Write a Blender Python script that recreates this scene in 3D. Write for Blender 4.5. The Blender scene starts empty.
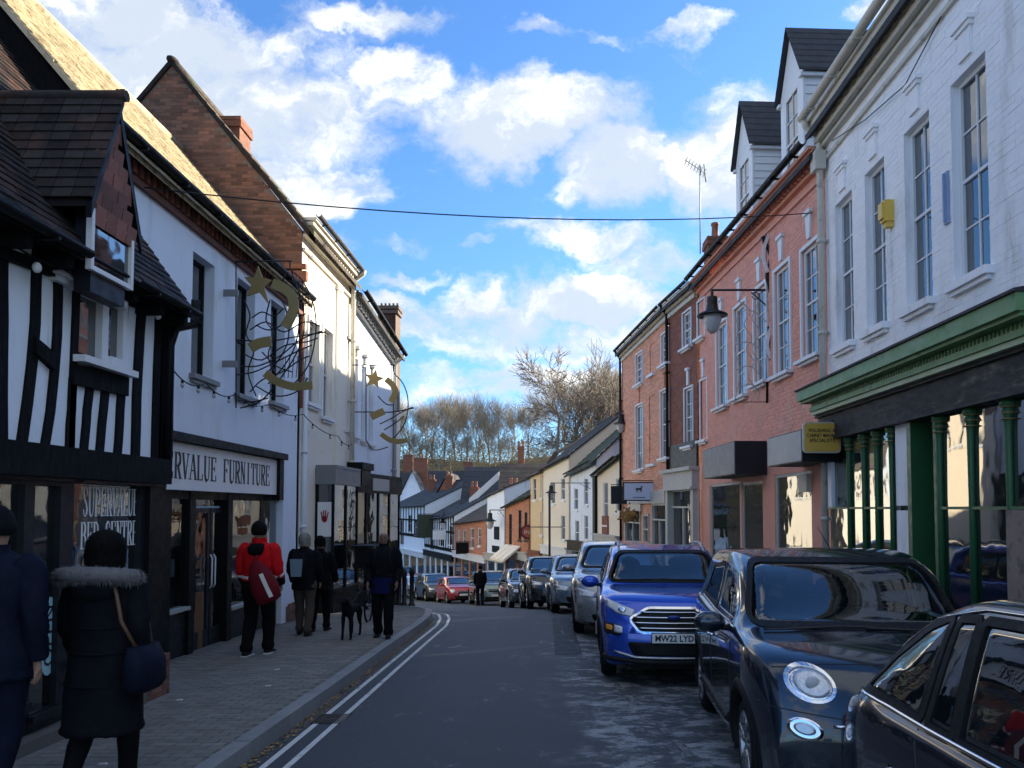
import bpy, bmesh, math, random
from mathutils import Vector, Matrix
from mathutils.bvhtree import BVHTree
random.seed(7)
S = bpy.context.scene
COL = S.collection
V = Vector
rad = math.radians
# ---------------------------------------------------------------- camera
F_PX = 769.0; CZ = 1.85; PITCH = rad(2.5)
VPX, HZ = 545.0, 508.0
PY = HZ - F_PX * math.tan(PITCH)          # principal point row
cam_d = bpy.data.cameras.new('camera'); cam = bpy.data.objects.new('camera', cam_d); COL.objects.link(cam)
cam.location = (0, 0, CZ); cam.rotation_euler = (rad(90) + PITCH, 0, 0)
cam_d.sensor_width = 36; cam_d.lens = F_PX / 1024 * 36
cam_d.shift_x = -(VPX - 512) / 1024; cam_d.shift_y = (PY - 384) / 1024
cam_d.clip_start = .05; cam_d.clip_end = 3000
S.camera = cam
# ---------------------------------------------------------------- sun, sky, exposure
SUN_EL, SUN_AZ = rad(21), rad(28)        # azimuth measured from +X towards +Y
sd = V((math.cos(SUN_EL) * math.cos(SUN_AZ), math.cos(SUN_EL) * math.sin(SUN_AZ), math.sin(SUN_EL)))
sl = bpy.data.lights.new('sun', 'SUN'); sl.energy = 2.0; sl.angle = rad(.6); sl.color = (1, .87, .66)
so = bpy.data.objects.new('sun', sl); COL.objects.link(so); so.rotation_euler = sd.to_track_quat('Z', 'Y').to_euler()
W = bpy.data.worlds.new('World'); S.world = W; W.use_nodes = True
S.view_settings.view_transform = 'Standard'; S.view_settings.look = 'None'
S.view_settings.exposure = 2.75; S.view_settings.gamma = 1

def px_dir(px, py):
    a = (px - VPX) / F_PX; b = (PY - py) / F_PX
    c, s = math.cos(PITCH), math.sin(PITCH)
    return V((a, c - b * s, s + b * c))

class NT:
    """tiny node helper"""
    def __init__(s, tree): s.t = tree; s.n = tree.nodes; s.l = tree.links
    def add(s, typ, **kw):
        n = s.n.new(typ)
        for k, v in kw.items():
            if k[:2] == 'i_':
                key = k[2:]; key = int(key) if key.isdigit() else key.replace('_', ' ')
                s.set(n.inputs[key], v)
            else: setattr(n, k, v)
        return n
    def set(s, sock, v):
        if isinstance(v, bpy.types.NodeSocket): s.l.new(v, sock)
        elif isinstance(v, bpy.types.Node): s.l.new(v.outputs[0], sock)
        else: sock.default_value = v
    def math(s, op, a, b=0, c=0, clamp=False):
        n = s.n.new('ShaderNodeMath'); n.operation = op; n.use_clamp = clamp
        s.set(n.inputs[0], a); s.set(n.inputs[1], b); s.set(n.inputs[2], c); return n.outputs[0]
    def vmath(s, op, a, b=(0, 0, 0), sc=None):
        n = s.n.new('ShaderNodeVectorMath'); n.operation = op
        s.set(n.inputs[0], a); s.set(n.inputs[1], b)
        if sc is not None: s.set(n.inputs['Scale'], sc)
        return n.outputs['Value'] if op in ('LENGTH', 'DOT_PRODUCT') else n.outputs[0]
    def mix(s, f, a, b, mode='MIX'):
        n = s.n.new('ShaderNodeMix'); n.data_type = 'RGBA'; n.blend_type = mode
        s.set(n.inputs[0], f)
        for k, v in ((6, a), (7, b)):
            if isinstance(v, tuple) and len(v) == 3: v = (*v, 1)
            s.set(n.inputs[k], v)
        return n.outputs[2]
    def noise(s, vec, scale, detail=4, rough=.55, out=0, dist=0):
        n = s.n.new('ShaderNodeTexNoise'); n.inputs['Scale'].default_value = scale
        n.inputs['Detail'].default_value = detail; n.inputs['Roughness'].default_value = rough
        n.inputs['Distortion'].default_value = dist
        if vec is not None: s.set(n.inputs['Vector'], vec)
        return n.outputs[out]
    def ramp(s, v, a, b, lo=0., hi=1.):
        n = s.n.new('ShaderNodeMapRange'); n.interpolation_type = 'SMOOTHSTEP'
        s.set(n.inputs[0], v); n.inputs[1].default_value = a; n.inputs[2].default_value = b
        n.inputs[3].default_value = lo; n.inputs[4].default_value = hi; return n.outputs[0]

# ---------------------------------------------------------------- world: Nishita sky + real-direction cloud field
N = NT(W.node_tree); N.n.clear()
out = N.add('ShaderNodeOutputWorld'); bg = N.add('ShaderNodeBackground')
sky = N.add('ShaderNodeTexSky', sky_type='NISHITA'); sky.sun_disc = False
sky.sun_elevation = SUN_EL; sky.sun_rotation = rad(90) - SUN_AZ; sky.altitude = 50; sky.ozone_density = 2.2; sky.dust_density = .4; sky.air_density = 1.0
tc = N.add('ShaderNodeTexCoord'); sep = N.add('ShaderNodeSeparateXYZ', i_0=tc.outputs['Generated'])
zc = N.math('MAXIMUM', sep.outputs[2], .0)
den = N.math('ADD', zc, .16)
inv = N.math('DIVIDE', 1, den)
pl = N.vmath('SCALE', tc.outputs['Generated'], sc=inv)
sp2 = N.add('ShaderNodeSeparateXYZ', i_0=pl)
P = N.add('ShaderNodeCombineXYZ', i_0=sp2.outputs[0], i_1=sp2.outputs[1]).outputs[0]
# slopes x/y and z/y of the view direction (front half only) for the positions of the big clouds
ys = N.math('MAXIMUM', sep.outputs[1], .05)
ax = N.math('DIVIDE', sep.outputs[0], ys); az = N.math('DIVIDE', sep.outputs[2], ys)
AB = N.add('ShaderNodeCombineXYZ', i_0=ax, i_1=az).outputs[0]
wob = N.noise(AB, 7, 5, .62, out=1)
AB = N.vmath('ADD', AB, N.vmath('SCALE', N.vmath('SUBTRACT', wob, (.5, .5, .5)), sc=.16))
CL = [(230, 110, 270, 78, 1), (520, 120, 150, 58, 1), (400, 75, 90, 40, .8), (300, 175, 130, 45, .9), (620, 160, 90, 55, 1), (730, 160, 95, 70, 1),
      (100, 30, 140, 60, .9), (590, 235, 120, 26, .85), (600, 300, 120, 40, 1), (500, 325, 110, 40, .9), (480, 310, 60, 32, .9), (360, 15, 100, 28, .8), (545, 35, 90, 15, .62), (700, 22, 60, 20, .7), (620, 340, 120, 40, .9),
      (410, 272, 60, 14, .6), (650, 255, 90, 30, .8), (180, 60, 200, 60, .95), (790, 120, 120, 60, .8), (470, 345, 120, 30, .8), (420, 330, 60, 40, .7), (400, 400, 160, 14, .7), (540, 400, 120, 20, .8), (480, 245, 40, 12, .6), (380, 300, 50, 20, .8), (440, 385, 90, 22, .75), (420, 240, 60, 12, .5), (890, 8, 50, 16, .7), (560, 380, 140, 25, .8), (250, 240, 120, 30, .8)]
acc = None
for (cx, cy, rx, ry, w) in CL:
    d = px_dir(cx, cy); a0, b0 = d.x / d.y, d.z / d.y
    q = N.vmath('MULTIPLY', N.vmath('SUBTRACT', AB, (a0, b0, 0)), (F_PX / rx, F_PX / ry * .93, 0))
    g = N.ramp(N.vmath('LENGTH', q), 1.25, .25, 0, w)
    acc = g if acc is None else N.math('MAXIMUM', acc, g)
front = N.ramp(sep.outputs[1], .15, .45)
fb = N.noise(P, 2.6, 8, .6, dist=.25); fb2 = N.noise(P, 9, 6, .62)
gen = N.ramp(N.noise(P, 1.1, 6, .55), 0.42, .56)  # cloud cover outside the view, raised for more ambient light
base = N.math('ADD', N.math('MULTIPLY', acc, front), N.math('MULTIPLY', N.math('MULTIPLY', gen, 1.0), N.math('SUBTRACT', 1, front)))
ABs = N.vmath('MULTIPLY', AB, (.62, 1.15, 1))
fbA = N.noise(ABs, 8, 8, .58)
det = N.math('ADD', N.math('MULTIPLY', N.math('SUBTRACT', fbA, .5), 1.9), N.math('MULTIPLY', N.math('SUBTRACT', fb2, .5), .5))
dens = N.ramp(N.math('ADD', base, det), .25, .95)
# shading: same field sampled a little higher -> tops bright, bases grey
up = N.noise(N.vmath('ADD', ABs, (.015, .045, 0)), 8, 8, .58)
rel = N.math('SUBTRACT', fbA, up)
sh = N.ramp(N.math('ADD', N.math('ADD', N.math('MULTIPLY', rel, 2.4), N.math('MULTIPLY', N.math('SUBTRACT', N.noise(AB, 4.5, 3, .5), .5), 2.2)), N.math('MULTIPLY', base, -.12)), -.26, .66)
ccol = N.mix(sh, (1.08, 1.20, 1.36), (2.4, 2.30, 2.05))
hs = N.add('ShaderNodeHueSaturation', i_Saturation=1.12, i_Value=1.0, i_Color=sky.outputs[0]).outputs[0]
elv = N.ramp(sep.outputs[2], .0, .42)
skyc = N.mix(1.0, hs, N.mix(elv, (.19, .29, .44), (.27, .35, .45)), 'MULTIPLY')
colr = N.mix(N.math('MULTIPLY', dens, .93), skyc, ccol)
N.set(bg.inputs[0], colr); bg.inputs[1].default_value = .105
N.l.new(bg.outputs[0], out.inputs[0])

# ---------------------------------------------------------------- materials
def M(name, col, rough=.75, var=.18, scale=2.5, bump=.15, bscale=60, metal=0, rnd=0., coat=0., col2=None, c2scale=1.2, c2lo=.5, c2hi=.65, spec=.5, stretch=(1, 1, 1), brick=None, emit=0, dist=.004):
    m = bpy.data.materials.new(name); m.use_nodes = True; T = NT(m.node_tree); n = T.n['Principled BSDF']
    tcx = T.add('ShaderNodeTexCoord').outputs['Object']
    geo = T.add('ShaderNodeNewGeometry')
    vec = T.vmath('MULTIPLY', geo.outputs['Position'], stretch)
    c = T.mix(T.noise(vec, scale, 5, .6), tuple(x * (1 - var) for x in col), tuple(min(1, x * (1 + var)) for x in col))
    c = T.mix(T.ramp(T.noise(vec, scale * 9, 3, .6), .35, .75, 0, .5), c, tuple(x * (1 - var * .8) for x in col))
    if col2: c = T.mix(T.ramp(T.noise(vec, c2scale, 6, .62), c2lo, c2hi), c, col2)
    if brick:
        bw, bh, mort = brick
        # horizontal run along the wall = x+y mix
        s3 = T.add('ShaderNodeSeparateXYZ', i_0=geo.outputs['Position'])
        run = T.math('SQRT', T.math('ADD', T.math('POWER', s3.outputs[0], 2), T.math('POWER', s3.outputs[1], 2)))
        bv = T.add('ShaderNodeCombineXYZ', i_0=T.math('ADD', s3.outputs[0], s3.outputs[1]), i_1=s3.outputs[2]).outputs[0]
        bt = T.add('ShaderNodeTexBrick', i_Vector=bv, i_Scale=1.0); bt.inputs['Brick Width'].default_value = bw; bt.inputs['Row Height'].default_value = bh
        bt.inputs['Mortar Size'].default_value = .008; bt.inputs['Color1'].default_value = (.75, .75, .75, 1); bt.inputs['Color2'].default_value = (1.15, 1.1, 1.05, 1); bt.inputs['Mortar'].default_value = (*mort, 1)
        c = T.mix(1.0, c, bt.outputs[0], 'MULTIPLY')
    if rnd:
        oi = T.add('ShaderNodeObjectInfo').outputs['Random']; ri = geo.outputs['Random Per Island']
        r = T.math('FRACT', T.math('ADD', oi, ri))
        c = T.mix(1.0, c, T.mix(r, (1 - rnd,) * 3, (1 + rnd, 1 + rnd * .9, 1 + rnd * .8)), 'MULTIPLY')
    T.set(n.inputs['Base Color'], c)
    rr = T.ramp(T.noise(vec, scale * 3, 4, .6), .3, .7, max(0, rough - .1), min(1, rough + .1)) if rough > .2 else rough
    T.set(n.inputs['Roughness'], rr)
    n.inputs['Metallic'].default_value = metal; n.inputs['Coat Weight'].default_value = coat; n.inputs['Coat Roughness'].default_value = .03
    n.inputs['Specular IOR Level'].default_value = spec
    if bump:
        b = T.add('ShaderNodeBump', i_Strength=bump, i_Distance=dist * 2, i_Height=T.noise(vec, bscale, 4, .65)); T.set(n.inputs['Normal'], b)
    if emit: T.set(n.inputs['Emission Color'], c); n.inputs['Emission Strength'].default_value = emit
    return m

def glassM(name, tint=(.03, .04, .045), trans=.35, rough=.02, wave=.02, ior=1.5, refl=.12):
    """window glass: partly see-through, with real reflections and slightly wavy panes"""
    m = bpy.data.materials.new(name); m.use_nodes = True; T = NT(m.node_tree); T.n.clear()
    o = T.add('ShaderNodeOutputMaterial'); geo = T.add('ShaderNodeNewGeometry')
    oi = T.add('ShaderNodeObjectInfo').outputs['Random']
    nz = T.noise(T.vmath('ADD', geo.outputs['Position'], T.vmath('SCALE', (9, 7, 5), sc=oi)), 1.7, 2, .5)
    bp = T.add('ShaderNodeBump', i_Strength=1.0, i_Distance=wave, i_Height=nz)
    d = T.add('ShaderNodeBsdfPrincipled'); d.inputs['Base Color'].default_value = (*tint, 1); d.inputs['Roughness'].default_value = rough
    d.inputs['IOR'].default_value = ior; d.inputs['Specular IOR Level'].default_value = .8; T.set(d.inputs['Normal'], bp)
    t = T.add('ShaderNodeBsdfTransparent'); t.inputs[0].default_value = (.75, .85, .88, 1)
    fr = T.add('ShaderNodeFresnel', i_IOR=1.45)
    g = T.add('ShaderNodeBsdfGlossy'); g.inputs['Roughness'].default_value = rough; T.set(g.inputs['Normal'], bp)
    mx = T.add('ShaderNodeMixShader', i_0=trans); T.l.new(d.outputs[0], mx.inputs[1]); T.l.new(t.outputs[0], mx.inputs[2])
    m2 = T.add('ShaderNodeMixShader', i_0=T.math('ADD', T.math('MULTIPLY', fr, 1.0), refl, clamp=True)); T.l.new(mx.outputs[0], m2.inputs[1]); T.l.new(g.outputs[0], m2.inputs[2])
    T.l.new(m2.outputs[0], o.inputs[0]); return m

# ---------------------------------------------------------------- scene bookkeeping
def tag(o, label=None, cat=None, group=None, kind=None):
    if label: o['label'] = label
    if cat: o['category'] = cat
    if group: o['group'] = group
    if kind: o['kind'] = kind
    return o
def worg(o):
    p = V((0, 0, 0))
    while o is not None: p = p + o.location; o = o.parent
    return p
def thing(name, loc, label, cat, group=None):
    e = bpy.data.objects.new(name, None); COL.objects.link(e); e.location = loc; e.empty_display_size = .1
    return tag(e, label, cat, group)
class MB:
    def __init__(s): s.v = []; s.f = []; s.mi = []; s.cur = 0; s.sm = []; s.smooth = False
    def poly(s, pts):
        b = len(s.v); s.v += [tuple(p) for p in pts]; s.f.append(tuple(range(b, b + len(pts)))); s.mi.append(s.cur); s.sm.append(s.smooth)
    def hexa(s, c):     # 8 corners: bottom 0-3 ccw, top 4-7
        b = len(s.v); s.v += [tuple(p) for p in c]
        for q in ((3, 2, 1, 0), (4, 5, 6, 7), (0, 1, 5, 4), (1, 2, 6, 5), (2, 3, 7, 6), (3, 0, 4, 7)):
            s.f.append(tuple(b + i for i in q)); s.mi.append(s.cur); s.sm.append(False)
        return s
    def box(s, x0, x1, y0, y1, z0, z1):
        return s.hexa([(x0, y0, z0), (x1, y0, z0), (x1, y1, z0), (x0, y1, z0), (x0, y0, z1), (x1, y0, z1), (x1, y1, z1), (x0, y1, z1)])
    def mat4(s, m):
        c = [m @ V(p) for p in ((-.5, -.5, -.5), (.5, -.5, -.5), (.5, .5, -.5), (-.5, .5, -.5), (-.5, -.5, .5), (.5, -.5, .5), (.5, .5, .5), (-.5, .5, .5))]
        return s.hexa(c)
    def grid(s, rows, closed=False, smooth=True):
        b = len(s.v); n = len(rows[0])
        for r in rows: s.v += [tuple(p) for p in r]
        for i in range(len(rows) - 1):
            for j in range(n if closed else n - 1):
                k = (j + 1) % n
                s.f.append((b + i * n + j, b + i * n + k, b + (i + 1) * n + k, b + (i + 1) * n + j)); s.mi.append(s.cur); s.sm.append(smooth)
        return s
    def tube(s, pts, r, n=6, caps=True, smooth=True):
        pts = [V(p) for p in pts]; rr = r if isinstance(r, (list, tuple)) else [r] * len(pts)
        rows = []; ref = None
        for i, p in enumerate(pts):
            d = (pts[min(i + 1, len(pts) - 1)] - pts[max(i - 1, 0)])
            if d.length < 1e-9: d = V((0, 0, 1))
            d.normalize()
            if ref is None: ref = d.orthogonal().normalized()
            else:
                ref = ref - d * ref.dot(d)
                ref = ref.normalized() if ref.length > 1e-6 else d.orthogonal().normalized()
            o = d.cross(ref)
            rows.append([p + (ref * math.cos(2 * math.pi * k / n) + o * math.sin(2 * math.pi * k / n)) * rr[i] for k in range(n)])
        s.grid(rows, True, smooth)
        if caps: s.poly(rows[0][::-1]); s.poly(rows[-1])
        return s
    def lathe(s, c, prof, n=16, ax='z', smooth=True):
        rows = []
        for (r, h) in prof:
            row = []
            for k in range(n):
                a = 2 * math.pi * k / n; p = (r * math.cos(a), r * math.sin(a), h)
                if ax == 'x': p = (h, p[0], p[1])
                if ax == 'y': p = (p[0], h, p[1])
                row.append(V(c) + V(p))
            rows.append(row)
        return s.grid(rows, True, smooth)
    def ball(s, c, rx, ry, rz, n=10, m=7, rot=None):
        rows = []
        for i in range(m + 1):
            t = math.pi * i / m
            row = [V((rx * math.sin(t) * math.cos(2 * math.pi * k / n), ry * math.sin(t) * math.sin(2 * math.pi * k / n), rz * math.cos(t))) for k in range(n)]
            rows.append([V(c) + (rot @ p if rot else p) for p in row])
        return s.grid(rows, True, True)
    def prism(s, pts, d):   # extrude polygon pts (3D) by vector d
        pts = [V(p) for p in pts]; d = V(d); n = len(pts)
        s.poly(pts); s.poly([p + d for p in pts][::-1])
        for i in range(n): s.poly([pts[i], pts[i] + d, pts[(i + 1) % n] + d, pts[(i + 1) % n]])
        return s
    def mesh(s, name, mats, org=V((0, 0, 0))):
        me = bpy.data.meshes.new(name); me.from_pydata([tuple(V(p) - org) for p in s.v], [], s.f)
        for m in (mats if isinstance(mats, (list, tuple)) else [mats]): me.materials.append(m)
        me.polygons.foreach_set('material_index', s.mi); me.polygons.foreach_set('use_smooth', s.sm)
        bm = bmesh.new(); bm.from_mesh(me); bmesh.ops.remove_doubles(bm, verts=bm.verts, dist=1e-5); bmesh.ops.recalc_face_normals(bm, faces=bm.faces)
        bm.to_mesh(me); bm.free(); me.update(); return me
    def build(s, name, mats, parent=None, loc=None):
        org = worg(parent) if parent else (V(loc) if loc else V((0, 0, 0)))
        me = s.mesh(name, mats, org); o = bpy.data.objects.new(name, me); COL.objects.link(o)
        if parent: o.parent = parent
        elif loc: o.location = loc
        return o
_cubes = {}
def unit(mat):
    if mat.name not in _cubes:
        b = MB(); b.mat4(Matrix.Identity(4)); _cubes[mat.name] = b.mesh('piece', mat)
    return _cubes[mat.name]
def proj(p):
    r = V(p) - V((0, 0, CZ)); c, s_ = math.cos(PITCH), math.sin(PITCH)
    d = r.y * c + r.z * s_; u = -r.y * s_ + r.z * c
    if d < .1: return None
    return (VPX + F_PX * r.x / d, PY - F_PX * u / d, d)
def pieces(parent, name, items, mat, maxn=300, minpx=9):
    """items = 4x4 matrices of unit cubes; the largest in view become objects, the rest one joined part"""
    org = worg(parent); sc = []
    for m in items:
        t = m.translation; q = proj(t); sz = max(m.col[0].xyz.length, m.col[1].xyz.length, m.col[2].xyz.length)
        vis = q is not None and -20 < q[0] < 1044 and -20 < q[1] < 788
        sc.append((-(F_PX * sz / q[2]) if vis else 0, m))
    sc.sort(key=lambda a: a[0])
    me = unit(mat); k = 0; rest = MB()
    for s_, m in sc:
        if k < maxn and -s_ > minpx:
            o = bpy.data.objects.new(name, me); COL.objects.link(o); o.parent = parent
            m2 = Matrix.Translation(-org) @ m; o.matrix_basis = m2; k += 1
        else: rest.mat4(m)
    if rest.v: tag(rest.build(name + '_field', mat, parent), kind='stuff')
def boxm(c, size, rot=None):
    m = Matrix.Translation(V(c)) @ (rot.to_4x4() if rot else Matrix.Identity(4)) @ Matrix.Diagonal((*size, 1)); return m
def text(body, mat, height, width=None, depth=.006, bold=0):
    """flat lettering, centred, in local xz facing -y; returns (verts, faces)"""
    cu = bpy.data.curves.new('t', 'FONT'); cu.body = body; cu.size = 1; cu.extrude = 0; cu.resolution_u = 2; cu.offset = bold; cu.space_line = .9
    cu.align_x = 'CENTER'
    o = bpy.data.objects.new('t', cu); COL.objects.link(o)
    dg = bpy.context.evaluated_depsgraph_get(); me = bpy.data.meshes.new_from_object(o.evaluated_get(dg))
    vs = [v.co.copy() for v in me.vertices]; fs = [tuple(p.vertices) for p in me.polygons]
    bpy.data.objects.remove(o); bpy.data.meshes.remove(me)
    x0 = min(v.x for v in vs); x1 = max(v.x for v in vs); y0 = min(v.y for v in vs); y1 = max(v.y for v in vs)
    sy = height / (y1 - y0); sx = width / (x1 - x0) if width else sy
    return [((v.x - (x0 + x1) / 2) * sx, (v.y - (y0 + y1) / 2) * sy) for v in vs], fs
def put_text(body, mat, parent, org, ux, uz, height, width=None, name='lettering', bold=0, label=None):
    vs, fs = text(body, mat, height, width, bold=bold); b = MB(); ux = V(ux).normalized(); uz = V(uz).normalized()
    b.v = [tuple(V(org) + ux * x + uz * y) for x, y in vs]; b.f = fs; b.mi = [0] * len(fs); b.sm = [False] * len(fs)
    nrm = ux.cross(uz); th = nrm * .002
    n0 = len(b.v); b.v += [tuple(V(p) - th * 2) for p in b.v]; b.f += [tuple(i + n0 for i in f[::-1]) for f in fs]; b.mi += [0] * len(fs); b.sm += [False] * len(fs)
    return b.build(name, mat, parent)

# ---------------------------------------------------------------- terrain profile (the street runs downhill)
_G = [(-30, 1.1), (-10, 1.57), (0, 1.85), (8, 2.075), (14, 2.25), (17, 2.38), (20, 2.65), (24, 3.12), (31, 3.95), (39.6, 4.9), (50, 5.85), (60, 6.35), (80, 6.9), (120, 7.3), (400, 8)]
def zr(y):
    G = _G
    if y <= G[0][0]: return CZ - G[0][1]
    for i in range(len(G) - 1):
        if y <= G[i + 1][0]:
            (x0, a), (x1, b) = G[i], G[i + 1]
            m0 = (b - G[i - 1][1]) / (x1 - G[i - 1][0]) if i else (b - a) / (x1 - x0)
            m1 = (G[i + 2][1] - a) / (G[i + 2][0] - x0) if i + 2 < len(G) else (b - a) / (x1 - x0)
            h = x1 - x0; t = (y - x0) / h
            return CZ - ((2 * t**3 - 3 * t * t + 1) * a + (t**3 - 2 * t * t + t) * h * m0 + (-2 * t**3 + 3 * t * t) * b + (t**3 - t * t) * h * m1)
    return CZ - 8
def P_x(px, py, X):      # pixel on plane x = X
    d = px_dir(px, py); t = X / d.x; return V((0, 0, CZ)) + d * t
def P_y(px, py, Y):
    d = px_dir(px, py); t = Y / d.y; return V((0, 0, CZ)) + d * t
def interp(tab, y):
    if y <= tab[0][0]: return tab[0][1]
    for (a, b), (c, d) in zip(tab, tab[1:]):
        if y <= c: return b + (d - b) * (y - a) / (c - a)
    return tab[-1][1]
class Fr:
    """facade frame: u runs along the wall away from the camera, w out to the street, z up"""
    def __init__(s, p0, p1, side):
        s.o = V((p0[0], p0[1], 0)); s.e = V((p1[0], p1[1], 0)) - s.o; s.L = s.e.length; s.e.normalize()
        s.n = V((s.e.y, -s.e.x, 0)) * (1 if side < 0 else -1); s.side = side   # side -1: left of the street (faces +x)
    def p(s, u, w, z): return s.o + s.e * u + s.n * w + V((0, 0, z))
    def box(s, mb, u0, u1, w0, w1, z0, z1, z0b=None, z1b=None):
        z0b = z0 if z0b is None else z0b; z1b = z1 if z1b is None else z1b
        return mb.hexa([s.p(u0, w0, z0), s.p(u1, w0, z0b), s.p(u1, w1, z0b), s.p(u0, w1, z0), s.p(u0, w0, z1), s.p(u1, w0, z1b), s.p(u1, w1, z1b), s.p(u0, w1, z1)])
    def hit(s, px, py, w=0.):
        d = px_dir(px, py); o = V((0, 0, CZ)); q = s.o + s.n * w
        t = (q - o).dot(s.n) / d.dot(s.n); h = o + d * t - s.o
        return h.dot(s.e), h.z
    def rect(s, x0, y0, x1, y1, w=0.):
        """pixel box -> (u0,u1,z0,z1) on the wall; y0/y1 taken at the middle column"""
        xm = (x0 + x1) / 2; ua = s.hit(x0, (y0 + y1) / 2, w)[0]; ub = s.hit(x1, (y0 + y1) / 2, w)[0]
        return (min(ua, ub), max(ua, ub), s.hit(xm, y1, w)[1], s.hit(xm, y0, w)[1])
    def rot(s):
        return Matrix((s.e, s.n, V((0, 0, 1)))).transposed()
    def yaw(s): return math.atan2(s.e.y, s.e.x)
# ================================================================ materials in use
m_asph = M('asphalt', (.042, .050, .060), .5, .35, 1.4, 1.0, 70, dist=.008)
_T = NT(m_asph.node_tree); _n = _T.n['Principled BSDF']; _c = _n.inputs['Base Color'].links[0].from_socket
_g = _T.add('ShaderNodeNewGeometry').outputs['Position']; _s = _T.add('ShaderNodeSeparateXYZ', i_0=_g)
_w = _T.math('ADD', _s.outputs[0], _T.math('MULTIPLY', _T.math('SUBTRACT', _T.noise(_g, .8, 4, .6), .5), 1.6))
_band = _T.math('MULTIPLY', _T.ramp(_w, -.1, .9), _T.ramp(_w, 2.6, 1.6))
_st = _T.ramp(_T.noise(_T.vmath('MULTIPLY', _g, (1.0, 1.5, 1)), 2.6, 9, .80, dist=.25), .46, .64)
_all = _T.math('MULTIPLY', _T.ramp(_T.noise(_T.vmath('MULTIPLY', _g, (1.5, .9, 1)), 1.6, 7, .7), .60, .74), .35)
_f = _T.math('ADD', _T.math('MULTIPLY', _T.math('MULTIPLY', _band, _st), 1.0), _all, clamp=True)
_T.set(_n.inputs['Base Color'], _T.mix(_f, _T.mix(_T.ramp(_T.noise(_g, 140, 2, .6), .35, .7), _c, (.060, .070, .080)), (.44, .47, .49)))  # pale worn streaks; wet sheen is also put into this lighter colour
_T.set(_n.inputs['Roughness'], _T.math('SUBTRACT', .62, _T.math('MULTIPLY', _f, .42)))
m_pave = M('paving', (.185, .180, .160), .8, .2, 2, .4, 60, rnd=.16)
m_pavebase = M('paving_base', (.12, .118, .105), .85, .2, 2, .3, 50)
m_kerb = M('kerb_stone', (.23, .24, .245), .75, .2, 3, .35, 50, rnd=.12)
m_line = M('road_paint', (.62, .63, .60), .7, .12, 4, .3, 70, col2=(.16, .17, .18), c2scale=9, c2lo=.52, c2hi=.72)
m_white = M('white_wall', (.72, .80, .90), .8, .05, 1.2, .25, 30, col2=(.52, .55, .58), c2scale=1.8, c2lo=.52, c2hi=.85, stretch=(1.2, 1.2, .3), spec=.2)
m_cream = M('cream_stucco', (.80, .76, .66), .8, .06, 1.5, .2, 40, col2=(.58, .52, .42), c2scale=2.5, c2lo=.55, c2hi=.85)
m_rwhite = M('white_painted_brick', (.88, .89, .91), .75, .04, 1.5, .35, 40, rnd=.02, col2=(.52, .50, .46), c2scale=2.2, c2lo=.52, c2hi=.82, stretch=(1.3, 1.3, .3), spec=.25)
m_pink = M('pink_painted_brick', (.74, .35, .27), .75, .12, 1.8, .35, 45, rnd=.07, col2=(.60, .40, .34), c2scale=2.2, c2lo=.5, c2hi=.78, stretch=(1.2, 1.2, .35))
m_salmon = M('salmon_wall', (.68, .34, .23), .8, .1, 1.5, .2, 40, brick=(.225, .075, (.8, .75, .72)))
m_brown = M('brown_brick_wall', (.22, .085, .058), .85, .22, 2, .25, 50, brick=(.225, .075, (.9, .85, .8)))
m_brick = M('old_brick', (.17, .080, .054), .85, .25, 2, .4, 60, rnd=.42, col2=(.10, .062, .05), c2scale=1.4, c2lo=.5, c2hi=.75)
m_mortar = M('mortar', (.17, .13, .105), .9, .2, 3, .3, 50)
m_bricktex = M('brick_far', (.25, .105, .066), .85, .2, 2, .2, 50, brick=(.225, .075, (.75, .7, .65)))
m_orange = M('orange_brick_far', (.44, .20, .12), .85, .15, 2, .2, 50, brick=(.225, .075, (.85, .8, .75)))
m_yellow = M('yellow_wall', (.66, .50, .29), .8, .08, 2)
m_tile = M('dark_clay_tile', (.026, .023, .024), .75, .3, 4, .5, 80, rnd=.5, col2=(.06, .034, .028), c2scale=2, spec=.2)
m_redtile = M('red_clay_tile', (.21, .085, .062), .75, .25, 4, .5, 80, rnd=.4)
m_tan = M('lichen_tile', (.48, .43, .31), .85, .25, 5, .6, 60, rnd=.3, col2=(.27, .21, .12), c2scale=6, c2lo=.5, c2hi=.68)
m_slate = M('slate_roof', (.040, .042, .048), .8, .3, 2, .4, 40, rnd=.2)
m_brtile = M('brown_roof', (.085, .062, .045), .8, .3, 2, .4, 40, rnd=.25, col2=(.10, .11, .06), c2scale=1.2)
m_mossy = M('mossy_roof', (.035, .05, .035), .8, .3, 2, .4, 40, rnd=.25)
m_timber = M('black_timber', (.006, .007, .009), .8, .35, 3, .8, 35, stretch=(3, 3, .6), dist=.02, spec=.15)
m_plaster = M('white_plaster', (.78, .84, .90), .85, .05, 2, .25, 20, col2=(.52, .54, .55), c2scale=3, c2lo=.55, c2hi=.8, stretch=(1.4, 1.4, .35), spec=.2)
m_cream2 = M('warm_cream_render', (.80, .71, .56), .85, .06, 2, .2, 30, spec=.2)
m_navy = M('navy_shop_paint', (.004, .006, .011), .5, .2, 3, .1, 40)
m_black = M('black_paint', (.004, .005, .006), .5, .2, 3, .1, 40, spec=.2)
m_iron = M('black_iron', (.013, .014, .016), .4, .2, 4, .2, 60, metal=.3)
m_wht = M('white_gloss_paint', (.72, .74, .76), .4, .05, 3, .1, 40)
m_offw = M('aged_cream_paint', (.58, .55, .47), .6, .1, 3, .2, 30, col2=(.30, .26, .2), c2scale=6, c2lo=.55, c2hi=.75)
m_green = M('green_shop_paint', (.028, .115, .045), .4, .2, 3, .15, 40)
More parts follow.
